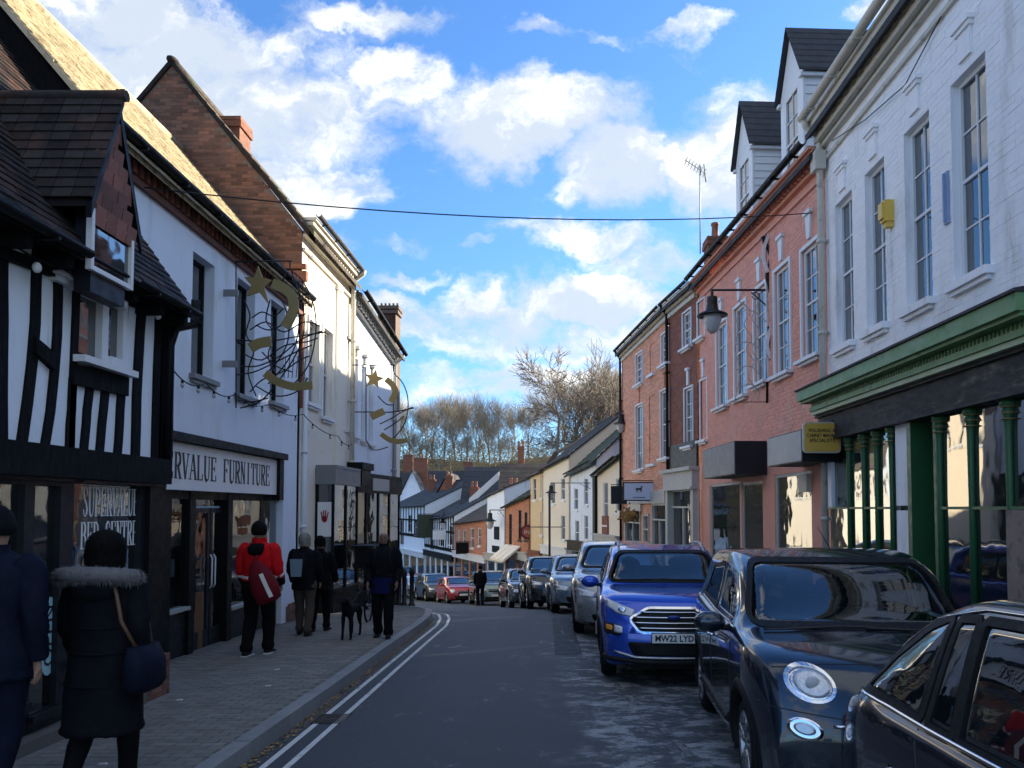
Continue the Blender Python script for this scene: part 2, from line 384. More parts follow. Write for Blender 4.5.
m_lgreen = M('light_green_paint', (.15, .29, .12), .5, .15, 3, .15, 40, col2=(.07, .17, .07), c2scale=5, c2lo=.55, c2hi=.7)
m_cgreen = M('cream_green_trim', (.42, .50, .29), .5, .12, 3)
m_fascia = M('worn_black_fascia', (.022, .026, .028), .7, .3, 4, .3, 40, col2=(.20, .17, .13), c2scale=3.3, c2lo=.55, c2hi=.8, stretch=(1, .5, 1.6))
m_grey = M('grey_panel', (.20, .21, .22), .5, .1, 2, .1, 30)
m_lgrey = M('pale_grey_panel', (.40, .41, .40), .5, .1, 2, .1, 30)
m_blind = M('blind', (.5, .52, .52), .8, .05, 3, .1, 30)
m_gold = M('dull_gold', (.30, .225, .09), .45, .2, 4, .2, 40, metal=.5)
m_yel = M('yellow_sign', (.70, .42, .07), .5, .12, 6, .1, 40, col2=(.35, .25, .06), c2scale=9, c2lo=.62, c2hi=.8)
m_alarm = M('alarm_yellow', (.75, .50, .08), .4, .05)
m_ink = M('black_ink', (.012, .012, .015), .5, .1, bump=0)
m_wink = M('white_ink', (.82, .83, .84), .5, .03, bump=0)
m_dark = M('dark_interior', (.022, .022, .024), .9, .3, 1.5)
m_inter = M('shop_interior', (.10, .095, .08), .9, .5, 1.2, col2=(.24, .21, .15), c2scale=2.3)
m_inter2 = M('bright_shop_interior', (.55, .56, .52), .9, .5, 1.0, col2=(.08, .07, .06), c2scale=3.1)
m_glass = glassM('window_glass', (.016, .022, .027), .12, .03, .005)
m_sglass = glassM('shop_glass', (.014, .020, .024), .62, .02, .004, refl=.15)
m_lamp = M('lamp_glass', (.45, .48, .50), .15, .05, bump=0)
m_redc = M('red_post', (.55, .03, .02), .5, .2)
m_wood = M('brown_wood', (.15, .075, .035), .5, .25, 3)
m_leaf = M('fallen_leaf', (.27, .18, .075), .8, .3, 5, rnd=.4)
m_pot = M('clay_pot', (.30, .14, .09), .8, .15)

# ================================================================ ground, road, pavements
KL = [(-6, -2.44), (4, -2.42), (15.2, -2.30), (16.6, -2.42), (18, -2.65), (19.4, -3.3), (20.6, -4.4), (21.6, -6.2), (22.4, -9)]      # (y, x) left kerb, turning into the side street
KR = [(-6, 3.62), (9, 3.6), (13, 3.2), (17, 2.95), (21, 2.55), (25, 2.0), (30, 1.1), (34, .1), (38, -1.0), (42.4, -2.4), (57, -8.0), (66, -11.6), (77, -16)]
def xl(y): return interp(KL, y)
def xr(y): return interp(KR, y)
def sheet(name, xs, ys, off, mat, kind='structure', parent=None, fn=None):
    b = MB(); rows = []
    for y in ys:
        rows.append([V((x, y, (fn(x, y) if fn else zr(y)) + off)) for x in xs])
    b.grid(rows); o = b.build(name, mat, parent); return tag(o, kind=kind)
ys = [-6 + .5 * i for i in range(70)] + [29 + 1.5 * i for i in range(60)]
def gfn(x, y): return zr(y)
earth_m = M('earth', (.10, .095, .06), .9, .3, 1, .4, 10)
sheet('ground', [-1200, -300, -60, -20, 20, 60, 300, 1200], [-400, -60, -30, -10] + [-6 + 2 * i for i in range(60)] + [150, 300, 1400], -.35, earth_m)
def rfn(x, y):
    c = .02 * math.cos(min(1, abs(x - .7) / 3) * 1.5)
    return zr(y) + c - .02
rb = MB(); rows = []
for y in [-6 + .4 * i for i in range(90)] + [30 + 1 * i for i in range(60)]:
    hw = 40 if y > 17.5 else 3.4
    rows.append([V((x, y, rfn(x, y))) for x in [-hw, -3, -2.3, -2.05, -1.2, -.4, .4, 1.2, 2, 2.8, 3.5, 4.4, 6]])
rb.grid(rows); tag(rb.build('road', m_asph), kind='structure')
# pavement slabs (base) left and right
def strip(name, fa, fb, y0, y1, dy, off, mat, thick=.16):
    b = MB(); y = y0; ysl = []
    while y < y1: ysl.append(y); y += dy
    ysl.append(y1)
    top = [[V((fa(y), y, zr(y) + off)), V((fb(y), y, zr(y) + off))] for y in ysl]
    b.grid(top, smooth=False)
    b.grid([[r[1], r[1] - V((0, 0, thick))] for r in top], smooth=False); b.grid([[r[0] - V((0, 0, thick)), r[0]] for r in top], smooth=False)
    o = b.build(name, mat); return tag(o, kind='structure')
PH = .115
pvl = strip('pavement', lambda y: -9, lambda y: xl(y) - .14, -6, 22.0, .4, PH, m_pavebase)
pvr = strip('pavement', lambda y: xr(y) + .14, lambda y: xr(y) + 5.5, -6, 75, .6, PH, m_pavebase)
# kerb stones
def kerbs(parent, fx, y0, y1, sgn, ln=.92):
    it = []; y = y0
    while y < y1:
        a, b_ = fx(y), fx(y + ln); d = V((b_ - a, ln, zr(y + ln) - zr(y))); L = d.length; d.normalize()
        c = V(((a + b_) / 2 + sgn * .07, y + ln / 2, (zr(y) + zr(y + ln)) / 2 + PH / 2 - .02 + .004))
        xax = d.cross(V((0, 0, 1))).normalized(); zax = xax.cross(d)
        m = Matrix((xax, d, zax)).transposed().to_4x4()
        it.append(Matrix.Translation(c + V((random.uniform(-.004, .004), 0, random.uniform(-.003, .003)))) @ m @ Matrix.Diagonal((.145, L - .012, PH + .06, 1))); y += ln
    pieces(parent, 'kerb_stone', it, m_kerb)
kerbs(pvl, xl, -1, 19.6, -1); kerbs(pvr, xr, 3, 45, 1)
# paviours on the left pavement
it = []
bx, by = .20, .10
y = 3.4; r_ = 0
while y < 16.5:
    x = -4.88 + (r_ % 2) * bx / 2
    while x < xl(y) - .16 - bx / 2:
        sl = (zr(y + .1) - zr(y)) / .1
        m = Matrix.Translation((x + bx / 2, y, zr(y) + PH - .02 + random.uniform(-.0015, .0015))) @ Matrix.Rotation(math.atan(sl), 4, 'X') @ Matrix.Diagonal((bx - .008, by - .008, .05, 1))
        it.append(m); x += bx
    y += by; r_ += 1
pieces(pvl, 'paving_brick', it, m_pave, 300, 6)
# yellow lines (weathered pale) following the left kerb
def line(name, off, wd, y0, y1, dy=.3, lift=.004):
    b = MB(); rows = []; y = y0
    while y <= y1:
        s_ = (xl(y + .1) - xl(y - .1)) / .2; nx = V((1, -s_, 0)).normalized()
        p = V((xl(y), y, 0)); a = p + nx * off; c = p + nx * (off + wd)
        rows.append([V((a.x, a.y, rfn(a.x, a.y) + lift)), V((c.x, c.y, rfn(c.x, c.y) + lift))]); y += dy
    b.grid(rows, smooth=False); return tag(b.build(name, m_line), kind='structure')
line('road_marking', .15, .055, 1, 20.5); line('road_marking', .34, .055, 1, 20.5)
# worn bay line along the parked cars
b = MB()
for i in range(16):
    y = 4.5 + i * .62; x = interp([(4, 1.45), (10, .72), (14, .3)], y)
    if i % 3 == 2: continue
    b.poly([(x, y, rfn(x, y) + .004), (x + .07, y, rfn(x, y) + .004), (x + .03, y + .5, rfn(x, y + .5) + .004), (x - .04, y + .5, rfn(x, y + .5) + .004)])
tag(b.build('bay_marking', M('faded_paint', (.20, .21, .21), .8, .3, 8, .3, 60, col2=(.05, .06, .07), c2scale=11, c2lo=.45, c2hi=.6)), kind='structure')
# gully grate, manhole cover and a repair patch
b = MB(); gx, gy = -2.12, 7.5
for k in range(9): y = gy + k * .045; b.box(gx - .14, gx + .14, y, y + .022, rfn(gx, y) - .01, rfn(gx, y) + .008)
for x in (gx - .16, gx + .14): b.box(x, x + .022, gy - .02, gy + .42, rfn(gx, gy) - .02, rfn(gx, gy + .4) + .012)
tag(b.build('gully_grate', m_iron, loc=(gx, gy, rfn(gx, gy))), 'iron gully grate in the gutter beside the left kerb', 'drain')
for (x0, x1, y0, y1) in ((.15, .55, 11.5, 16.5),):
    b = MB(); b.grid([[V((x0 + .006 * math.sin(q * 3), q, rfn(x0, q) + .004)), V(((x0 + x1) / 2, q, rfn((x0 + x1) / 2, q) + .004)), V((x1 + .006 * math.sin(q * 2.2), q, rfn(x1, q) + .004))] for q in [y0 + (y1 - y0) * t / 12 for t in range(13)]]); tag(b.build('road_patch', M('patched_asphalt', (.030, .036, .044), .7, .35, 3, 1.0, 70)), kind='structure')
# fallen leaves along the gutter
b = MB()
for i in range(1000):
    y = 3 + 13 * random.random() ** 1.3; x = xl(y) + abs(random.gauss(0, .055)) + .01
    if random.random() < .04: x = random.uniform(-4.4, 2)
    s_ = random.uniform(.012, .03); a = random.uniform(0, 6.28); z = (rfn(x, y) if x > xl(y) else zr(y) + PH) + .008
    c, s2 = math.cos(a) * s_, math.sin(a) * s_
    b.poly([(x + c, y + s2, z + random.uniform(0, .012)), (x - s2 * .6, y + c * .6, z), (x - c, y - s2, z + random.uniform(0, .015)), (x + s2 * .6, y - c * .6, z)])
tag(b.build('fallen_leaves', m_leaf), kind='stuff')
for (lx, ly) in ((-3.35, 9.6), (-3.1, 8.6), (-3.75, 7.9), (-3.3, 5.75)):
    b = MB(); z = zr(ly) + PH + .006
    b.hexa([(lx, ly, z), (lx + .06, ly + .01, z), (lx + .065, ly + .03, z), (lx + .01, ly + .035, z), (lx, ly, z + .006), (lx + .055, ly + .01, z + .012), (lx + .06, ly + .025, z + .01), (lx + .01, ly + .035, z + .005)])
    o = b.build('litter', m_wht); tag(o, 'scrap of white paper lying on the left pavement, ' + {9.6: 'farthest one, past the red jacket', 8.6: 'beside the crack in the middle', 7.9: 'closest to the furniture shop door', 5.75: 'nearest one, beside the woman'}[ly], 'litter', 'scraps of litter')

# ================================================================ building helpers
def wall(F, parent, mat, zb, zt0, zt1, ops=(), u0=0, u1=None, w=0, rev=.12, name='wall', m_rev=None):
    u1 = F.L if u1 is None else u1; b = MB()
    us = sorted({u0, u1, *[x for o in ops for x in o[:2] if u0 < x < u1]}); zs = sorted({zb, *[x for o in ops for x in o[2:4]]})
    zs = [z for z in zs if z < min(zt0, zt1) - .01]
    zt = lambda u: zt0 + (zt1 - zt0) * (u - u0) / (u1 - u0)
    for a, c in zip(us, us[1:]):
        for k, z in enumerate(zs):
            z2a = zs[k + 1] if k + 1 < len(zs) else zt(a); z2c = zs[k + 1] if k + 1 < len(zs) else zt(c)
            mu, mz = (a + c) / 2, (z + (z2a + z2c) / 2) / 2
            if any(o[0] < mu < o[1] and o[2] < mz < o[3] for o in ops): continue
            b.poly([F.p(a, w, z), F.p(c, w, z), F.p(c, w, z2c), F.p(a, w, z2a)])
    for o in ops:
        a, c, z, q = max(o[0], u0), min(o[1], u1), o[2], o[3]
        b.poly([F.p(a, w, z), F.p(a, w - rev, z), F.p(a, w - rev, q), F.p(a, w, q)]); b.poly([F.p(c, w, z), F.p(c, w, q), F.p(c, w - rev, q), F.p(c, w - rev, z)])
        b.poly([F.p(a, w, q), F.p(a, w - rev, q), F.p(c, w - rev, q), F.p(c, w, q)]); b.poly([F.p(a, w, z), F.p(c, w, z), F.p(c, w - rev, z), F.p(a, w - rev, z)])
    return b.build(name, mat, parent)
def window(F, parent, op, w=-.10, mf=None, mg=None, cols=2, rows=4, fr=.055, sill=True, blind=0, ms=None, bar=.02, meet=True, sillw=.09, sillh=.07, name='window', architrave=0):
    mf = mf or m_wht; u0, u1, z0, z1 = op; b = MB()
    F.box(b, u0, u0 + fr, w, w + .05, z0, z1); F.box(b, u1 - fr, u1, w, w + .05, z0, z1)
    F.box(b, u0 + fr, u1 - fr, w, w + .048, z1 - fr, z1); F.box(b, u0 + fr, u1 - fr, w, w + .048, z0, z0 + fr)
    iu0, iu1, iz0, iz1 = u0 + fr, u1 - fr, z0 + fr, z1 - fr
    for i in range(1, cols):
        u = iu0 + (iu1 - iu0) * i / cols; F.box(b, u - bar / 2, u + bar / 2, w + .004, w + .034, iz0, iz1)
    for j in range(1, rows):
        z = iz0 + (iz1 - iz0) * j / rows; t = bar * (1.9 if meet and j == rows // 2 else 1)
        F.box(b, iu0, iu1, w + .006, w + (.044 if t > bar else .032), z - t / 2, z + t / 2)
    if architrave:
        a = architrave
        F.box(b, u0 - a, u0 - .003, 0, .035, z0, z1 + a); F.box(b, u1 + .003, u1 + a, 0, .035, z0, z1 + a); F.box(b, u0 - .003, u1 + .003, 0, .033, z1 + .003, z1 + a)
    o = b.build(name, mf, parent)
    g = MB(); F.box(g, iu0, iu1, w + .012, w + .018, iz0, iz1); g.build('pane', mg or m_glass, o)
    if blind:
        g = MB(); F.box(g, iu0, iu1, w - .09, w - .08, iz1 - (iz1 - iz0) * blind, iz1); g.build('blind', m_blind, o)
    g = MB(); F.box(g, u0, u1, w - .5, w - .45, z0, z1); g.build('curtain_backing', m_dark, o)  # dark sheet behind the pane, its colour standing in for the unlit room
    if sill:
        g = MB(); F.box(g, u0 - .06 - architrave, u1 + .06 + architrave, -.04, sillw, z0 - sillh, z0 - .002); F.box(g, u0 - .02, u1 + .02, -.03, sillw * .6, z0 - sillh - .05, z0 - sillh - .002); g.build('sill', ms or mf, o)
    return o
def roof(F, parent, mat, ze0, ze1, wr, zr0, zr1, over=.2, u0=0, u1=None, th=.07, gauge=.3, name='roof', back=True, uo=.06):
    u1 = F.L if u1 is None else u1; u0 -= uo; u1 += uo; b = MB(); s0, s1 = (zr0 - ze0) / -wr, (zr1 - ze1) / -wr
    def P(u, t, lift=0):
        f = (u - u0) / (u1 - u0); w = over * (1 - t) + wr * t; ze = ze0 + (ze1 - ze0) * f; s_ = s0 + (s1 - s0) * f
        return F.p(u, w, ze - s_ * w + lift)
    n = max(2, int(math.hypot(wr, zr0 - ze0) / gauge))
    b.hexa([P(u0, 0, -th), P(u1, 0, -th), P(u1, 1, -th), P(u0, 1, -th), P(u0, 0), P(u1, 0), P(u1, 1), P(u0, 1)])
    for i in range(n):     # tile courses, each lower edge proud of the one below
        a, c = i / n, (i + 1) / n
        k = 6; 
        for j in range(k):
            ua, ub = u0 + (u1 - u0) * j / k, u0 + (u1 - u0) * (j + 1) / k; l = random.uniform(.018, .028)
            b.hexa([P(ua, a, .001), P(ub, a, .001), P(ub, c, .001), P(ua, c, .001), P(ua, a, l + .012), P(ub, a, l + .012), P(ub, c, .004), P(ua, c, .004)])
    r = b.build(name, mat, parent)
    if back:
        b2 = MB(); e = lambda u, w, z: F.p(u, w, z)
        f0 = ze0; b2.poly([F.p(u0, wr, zr0), F.p(u1, wr, zr1), F.p(u1, 2 * wr - over, ze1 - s1 * over), F.p(u0, 2 * wr - over, ze0 - s0 * over)])
        b2.build('rear_slope', mat, r)
    b3 = MB(); b3.tube([F.p(u0, wr, zr0 + .02), F.p(u1, wr, zr1 + .02)], .09, 8); b3.build('ridge_tiles', mat, r)
    return r
def gable(F, parent, mat, u, zb, ze, wr, zrd, name='gable_wall', w0=0, th=.12, dirn=1):
    b = MB(); b.prism([F.p(u, w0, zb), F.p(u, w0, ze), F.p(u, wr, zrd - .03), F.p(u, 2 * wr, ze), F.p(u, 2 * wr, zb)], F.e * th * dirn); return b.build(name, mat, parent)
def slope_tiles(F, parent, mat, u0, u1, ze, wr, zrd, over, tw, gg, name='roof_tile', maxn=300, t0=0., t1=1., th=.016, minpx=6, skip=None):
    s_ = (zrd - ze) / -wr; L = math.hypot(over - wr, (over - wr) * s_); sd_ = (F.n * -1 + V((0, 0, s_))).normalized(); nn = F.e.cross(sd_).normalized()
    if nn.z < 0: nn = -nn
    it = []; k = 0; q = t0 * L
    rot = Matrix((F.e, sd_, nn)).transposed()
    tilt = Matrix.Rotation(-.11, 3, 'X')
    while q < t1 * L:
        u = u0 - (k % 2) * tw / 2
        while u < u1:
            a, c = max(u, u0), min(u + tw, u1)
            if c - a > .03:
                base = F.p((a + c) / 2, over, ze - s_ * over) + sd_ * (q + gg * .55) + nn * (.02 + random.uniform(-.003, .003))
                if not (skip and skip((a + c) / 2, base)):
                    r = rot @ tilt @ Matrix.Rotation(random.uniform(-.012, .012), 3, 'Z')
                    it.append(Matrix.Translation(base) @ r.to_4x4() @ Matrix.Diagonal((c - a - .006, gg * 1.25, th, 1)))
            u += tw
        q += gg; k += 1
    pieces(parent, name, it, mat, maxn, minpx)
def bricks(F, parent, mat, u0, u1, z0, zt, ops, w=0., bl=.225, bh=.075, proud=.005, maxn=300, minpx=9, inside=None, name='brick', gap=.010):
    it = []; rot = F.rot().to_4x4(); k = 0; z = z0
    while z < zt:
        u = u0 - (k % 2) * bl / 2
        while u < u1:
            a, c = max(u, u0), min(u + bl, u1); spans = [(a, c)]
            for o in ops:
                if z + bh > o[2] + .01 and z < o[3] - .01:
                    ns = []
                    for (p, q) in spans:
                        if q <= o[0] or p >= o[1]: ns.append((p, q))
                        else:
                            if p < o[0]: ns.append((p, o[0]))
                            if q > o[1]: ns.append((o[1], q))
                    spans = ns
            for p, q in spans:
                if q - p > .03 and (inside is None or inside((p + q) / 2, z + bh / 2)):
                    pr = proud + random.uniform(-.002, .003)
                    it.append(Matrix.Translation(F.p((p + q) / 2, w + pr - .01, z + bh / 2)) @ rot @ Matrix.Diagonal((q - p - gap, .02, bh - gap, 1)))
            u += bl
        z += bh; k += 1
    pieces(parent, name, it, mat, maxn, minpx)
def gutter(F, parent, ze0, ze1, w, mat, u0=0, u1=None, r=.055, name='gutter'):
    u1 = F.L if u1 is None else u1; b = MB(); rows = []
    for u, z in ((u0, ze0), (u1, ze1)):
        rows.append([F.p(u, w + r * math.cos(t), z + r * math.sin(t)) for t in [math.pi + math.pi * k / 8 for k in range(9)]] + [F.p(u, w + r * .85 * math.cos(t), z + .002 + r * .85 * math.sin(t)) for t in [2 * math.pi - math.pi * k / 8 for k in range(9)]])
    b.grid(rows, True); n = max(2, int((u1 - u0) / .9))
    for i in range(n):
        u = u0 + (u1 - u0) * (i + .5) / n; z = ze0 + (ze1 - ze0) * (i + .5) / n
        F.box(b, u - .015, u + .015, w - r * 2.2, w + r * 1.1, z - r * 1.25, z - r * .8)
    return b.build(name, mat, parent)
def pipe(F, parent, u, z0, z1, w=.09, r=.045, mat=None, top_w=None, name='drainpipe'):
    b = MB(); pts = [F.p(u, w, z0), F.p(u, w, z1 - .35)]
    if top_w: pts += [F.p(u, w + .02, z1 - .25), F.p(u, top_w - .03, z1 - .1), F.p(u, top_w, z1)]
    b.tube(pts, r, 8); z = z0 + .6
    while z < z1 - .5: b.tube([F.p(u, w, z), F.p(u, w, z + .06)], r * 1.35, 8); F.box(b, u - .07, u + .07, 0, .03, z + .01, z + .05); z += 1.5
    return b.build(name, mat or m_black, parent)
def cornice(F, parent, z0, prof, mat, u0=0, u1=None, name='cornice', z1=None, dent=None, dmat=None):
    """prof = list of (w_out, dz_bottom, dz_top) steps stacked; dent=(w0,w1,dz0,dz1,pitch,size)"""
    u1 = F.L if u1 is None else u1; z1 = z0 if z1 is None else z1; b = MB()
    for (wo, a, c) in prof: F.box(b, u0, u1, -.02, wo, z0 + a, z0 + c, z1 + a, z1 + c)
    o = b.build(name, mat, parent)
    if dent:
        wa, wb, a, c, pt, sz = dent; n = int((u1 - u0) / pt); it = []
        rot = F.rot().to_4x4()
        for i in range(n):
            u = u0 + (i + .5) * pt; z = z0 + (z1 - z0) * (u - u0) / (u1 - u0)
            it.append(Matrix.Translation(F.p(u, (wa + wb) / 2, z + (a + c) / 2)) @ rot @ Matrix.Diagonal((sz, wb - wa, c - a, 1)))
        pieces(o, 'dentil', it, dmat or mat, 300, 4)
    return o
def rootpt(F, u=None):
    u = F.L / 2 if u is None else u; p = F.p(u, 0, 0); return V((p.x, p.y, zr(p.y) + PH))
def chimney(parent, c, sx, sy, z0, z1, mat, pots=2, name='chimney'):
    b = MB(); x, y = c
    b.box(x - sx / 2, x + sx / 2, y - sy / 2, y + sy / 2, z0, z1); b.box(x - sx / 2 - .04, x + sx / 2 + .04, y - sy / 2 - .04, y + sy / 2 + .04, z1 - .22, z1 - .1); b.box(x - sx / 2 - .03, x + sx / 2 + .03, y - sy / 2 - .03, y + sy / 2 + .03, z1 - .08, z1 + .002)
    o = b.build(name, mat, parent)
    for i in range(pots):
        px_ = x + (i - (pots - 1) / 2) * .34; g = MB(); g.lathe((px_, y, z1), [(0.09, 0), (.12, .02), (.10, .1), (.09, .38), (.115, .4), (.11, .46), (.07, .46), (.06, .1)], 10); g.build('chimney_pot', m_pot, o)
    return o
# ================================================================ LEFT 1: black and white timber-framed shop
FT = Fr((-4.1, 2.4), (-4.1, 8.22), -1)
T = thing('timber_framed_shop', rootpt(FT), 'black and white timber-framed shop with tiled dormer, nearest on the left, SUPERVALUE on its glass', 'building')
zb = CZ - 2.5
zfl = FT.hit(80, 452)[1]; zw1 = FT.hit(108, 484)[1]                         # jetty beam level
ez = CZ + 2.50
tw_ = FT.rect(73, 300, 123, 368)
wop = (tw_[0], tw_[1], FT.hit(98, 362)[1], FT.hit(98, 292)[1])
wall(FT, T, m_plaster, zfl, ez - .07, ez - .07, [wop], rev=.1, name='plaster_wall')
def beam(px0, py0, px1, py1, wpx, name='timber_stud', w=.022, bow=0, wpx2=None, F=FT):
    a0, z0 = F.hit(px0, py0); a1, z1 = F.hit(px1, py1)
    h0 = abs(F.hit(px0 + wpx, py0)[0] - a0) * .43; h1 = abs(F.hit(px1 + (wpx2 or wpx), py1)[0] - a1) * .43
    b = MB(); n = 5; rows = []
    dx, dz = a1 - a0, z1 - z0; vert = abs(dz) > abs(dx)
    for i in range(n + 1):
        t = i / n; u = a0 + dx * t + bow * math.sin(math.pi * t) + random.uniform(-.006, .006); z = z0 + dz * t; h = h0 + (h1 - h0) * t
        if vert: rows.append([F.p(u - h, -.01, z), F.p(u - h, w, z), F.p(u + h, w, z), F.p(u + h, -.01, z)])
        else: rows.append([F.p(u, -.01, z - h), F.p(u, w, z - h), F.p(u, w, z + h), F.p(u, -.01, z + h)])
    b.grid(rows, True, False); b.poly(rows[0]); b.poly(rows[-1][::-1])
    return b.build(name, m_timber, T)
beam(2, 238, 1, 442, 10); beam(36, 240, 20, 446, 10, bow=.05, wpx2=11); beam(57, 258, 43, 450, 9, bow=.06); beam(76, 262, 69, 452, 7)
beam(125, 296, 122, 368, 5); beam(141, 300, 134, 462, 9, bow=-.02); beam(158, 306, 153, 464, 7); beam(166, 300, 163, 468, 7, w=.07, name='corner_post')
for x0, x1 in ((72, 67), (89, 82), (105, 98), (121, 116)): beam(x0, 378, x1, 458, 8)
b = MB()
beam(31, 345, 50, 362, 12, name='timber_brace', w=.05)
beam(69, 374, 124, 385, 14, name='timber_rail', w=.05)
beam(-30, 243, 168, 312, 9, name='wall_plate', w=.06)
b = MB(); FT.box(b, 0, FT.L + .02, -.06, .10, zfl - .24, zfl + .02); b.build('bressummer', m_timber, T)
b = MB(); FT.box(b, 0, FT.L + .02, -.06, .045, zw1, zfl - .243); FT.box(b, FT.L - 1.5, FT.L - .25, .045, .07, zw1 + .02, zfl - .27); b.build('fascia_board', m_navy, T)
# oriel-like casement window, right half white framed
wf = window(FT, T, wop, w=-.04, cols=1, rows=1, fr=.03, mf=m_timber, sill=False)
um = wop[0] + (wop[1] - wop[0]) * .46
c = MB(); FT.box(c, um, um + .10, -.02, .045, wop[2] - .02, wop[3] + .04); FT.box(c, wop[1] - .07, wop[1] + .01, -.02, .04, wop[2], wop[3] + .02); FT.box(c, um + .1, wop[1] - .07, -.02, .083, wop[3] - .07, wop[3] + .02); FT.box(c, um + .1, wop[1] - .07, -.02, .083, wop[2], wop[2] + .07)
c.build('casement_frame', m_wht, wf)
c = MB(); FT.box(c, wop[0] - .03, wop[1] + .06, -.02, .13, wop[2] - .07, wop[2] - .01); c.build('sill', m_wht, wf)
# curtain halves of the casement (pinkish blind seen behind left pane)
c = MB(); FT.box(c, wop[0] + .04, um, -.11, -.10, wop[2] + .04, wop[3] - .05); c.build('curtain_backing', M('maroon_curtain', (.16, .07, .06), .9, .2), wf)
# ground floor shopfront
gz = lambda y: zr(y) + PH
ops = [(*FT.rect(-60, 500, 26, 600)[:2], gz(5) + .35, zw1 - .04), (*FT.rect(36, 500, 62, 600)[:2], gz(6) + .25, zw1 - .04), (*FT.rect(75, 500, 142, 600)[:2], gz(7.5) + .62, zw1 + .02)]
wall(FT, T, m_navy, zb, zw1 + .07, zw1 + .07, ops, w=-.02, rev=.08, name='shopfront')
for i, o in enumerate(ops):
    g = MB(); FT.box(g, o[0], o[1], -.085, -.077, o[2], o[3]); g.build('shop_pane', m_sglass, T)
    g = MB(); FT.box(g, o[0] - .05, o[1] + .05, -.005, .05, o[2] - .06, o[2] - .003); g.build('shop_sill', m_navy, T)
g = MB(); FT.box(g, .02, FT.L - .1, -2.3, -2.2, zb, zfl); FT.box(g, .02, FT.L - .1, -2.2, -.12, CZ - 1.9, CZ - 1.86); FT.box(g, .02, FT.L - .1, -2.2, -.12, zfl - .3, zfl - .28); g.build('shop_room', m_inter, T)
g = MB()
for i in range(7):
    u = 1.2 + i * .62; h = random.uniform(.6, 1.5); FT.box(g, u, u + random.uniform(.3, .5), -random.uniform(1.2, 1.6), -.8, CZ - 1.85, CZ - 1.85 + h)
g.build('display_furniture', m_wood, T)
g = MB(); FT.box(g, ops[2][0] + .25, ops[2][0] + .32, -.35, -.30, ops[2][2], ops[2][3]); FT.box(g, ops[2][0] + .75, ops[2][0] + .85, -.35, -.3, ops[2][2], ops[2][3]); g.build('display_drape', m_blind, T)
# brick plinth and black pillar at the corner
up = FT.hit(136, 640)[0]
b = MB(); FT.box(b, up, FT.L + .05, -.1, .10, zb, gz(8) + .42); pl_ = b.build('brick_plinth', m_mortar, T)
bricks(FT, pl_, m_brick, up, FT.L + .05, gz(8) - .02, gz(8) + .40, [], w=.10, maxn=60)
b = MB(); FT.box(b, FT.hit(146, 560)[0], FT.L + .04, -.15, .03, zb, zfl - .2); b.build('corner_pillar', m_black, T)
b = MB(); FT.box(b, 0, up, -.02, .12, zb, gz(6) + .10); b.build('door_step', m_pavebase, T)
# lettering on glass -------------------------------------------------
SER = {  # strokes: (x0,y0,x1,y1,thick) in a unit cell; arcs as polylines
 'I': [[(.5, 0), (.5, 1), 2]], 'L': [[(.25, 0), (.25, 1), 2], [(.25, .02), (.85, .02), 1], [(.85, .0), (.85, .25), 1]],
 'E': [[(.25, 0), (.25, 1), 2], [(.25, .02), (.85, .02), 1], [(.25, .98), (.82, .98), 1], [(.25, .52), (.65, .52), 1], [(.85, 0), (.85, .25), 1], [(.82, 1), (.82, .78), 1], [(.65, .42), (.65, .62), 1]],
 'F': [[(.25, 0), (.25, 1), 2], [(.25, .98), (.82, .98), 1], [(.25, .52), (.65, .52), 1], [(.82, 1), (.82, .78), 1], [(.65, .42), (.65, .62), 1]],
 'T': [[(.5, 0), (.5, 1), 2], [(.1, .98), (.9, .98), 1], [(.1, 1), (.1, .76), 1], [(.9, 1), (.9, .76), 1]],
 'R': [[(.25, 0), (.25, 1), 2], [(.25, .98), (.6, .98), 1], [(.6, .98), (.78, .88), (.8, .75), (.78, .62), (.6, .5), 2], [(.6, .5), (.25, .5), 1], [(.5, .5), (.85, .0), 2]],
 'P': [[(.25, 0), (.25, 1), 2], [(.25, .98), (.6, .98), 1], [(.6, .98), (.78, .88), (.82, .73), (.78, .58), (.6, .46), 2], [(.6, .46), (.25, .46), 1]],
 'B': [[(.25, 0), (.25, 1), 2], [(.25, .98), (.6, .98), 1], [(.6, .98), (.74, .88), (.76, .76), (.74, .64), (.6, .53), 2], [(.6, .53), (.25, .53), 1], [(.6, .53), (.8, .42), (.84, .27), (.8, .12), (.6, .02), 2], [(.6, .02), (.25, .02), 1]],
 'D': [[(.25, 0), (.25, 1), 2], [(.25, .98), (.55, .98), 1], [(.55, .98), (.78, .85), (.86, .5), (.78, .15), (.55, .02), 2], [(.55, .02), (.25, .02), 1]],
 'U': [[(.22, 1), (.22, .25), (.3, .06), (.5, 0), 2], [(.5, 0), (.7, .06), (.8, .25), (.8, 1), 1]],
 'V': [[(.15, 1), (.5, 0), 2], [(.5, 0), (.85, 1), 1]], 'A': [[(.12, 0), (.5, 1), 1], [(.5, 1), (.88, 0), 2], [(.27, .36), (.73, .36), 1]],
 'N': [[(.2, 0), (.2, 1), 1], [(.2, 1), (.8, 0), 2], [(.8, 0), (.8, 1), 1]],
 'C': [[(.85, .75), (.78, .93), (.55, 1), 1], [(.55, 1), (.3, .88), (.2, .5), (.3, .12), (.55, 0), 2], [(.55, 0), (.78, .07), (.86, .25), 1]],
 'S': [[(.8, .78), (.7, .95), (.5, 1), (.3, .93), 1], [(.3, .93), (.24, .75), (.35, .6), (.65, .42), (.78, .25), (.7, .08), 2], [(.7, .08), (.5, 0), (.3, .05), (.2, .24), 1]]}
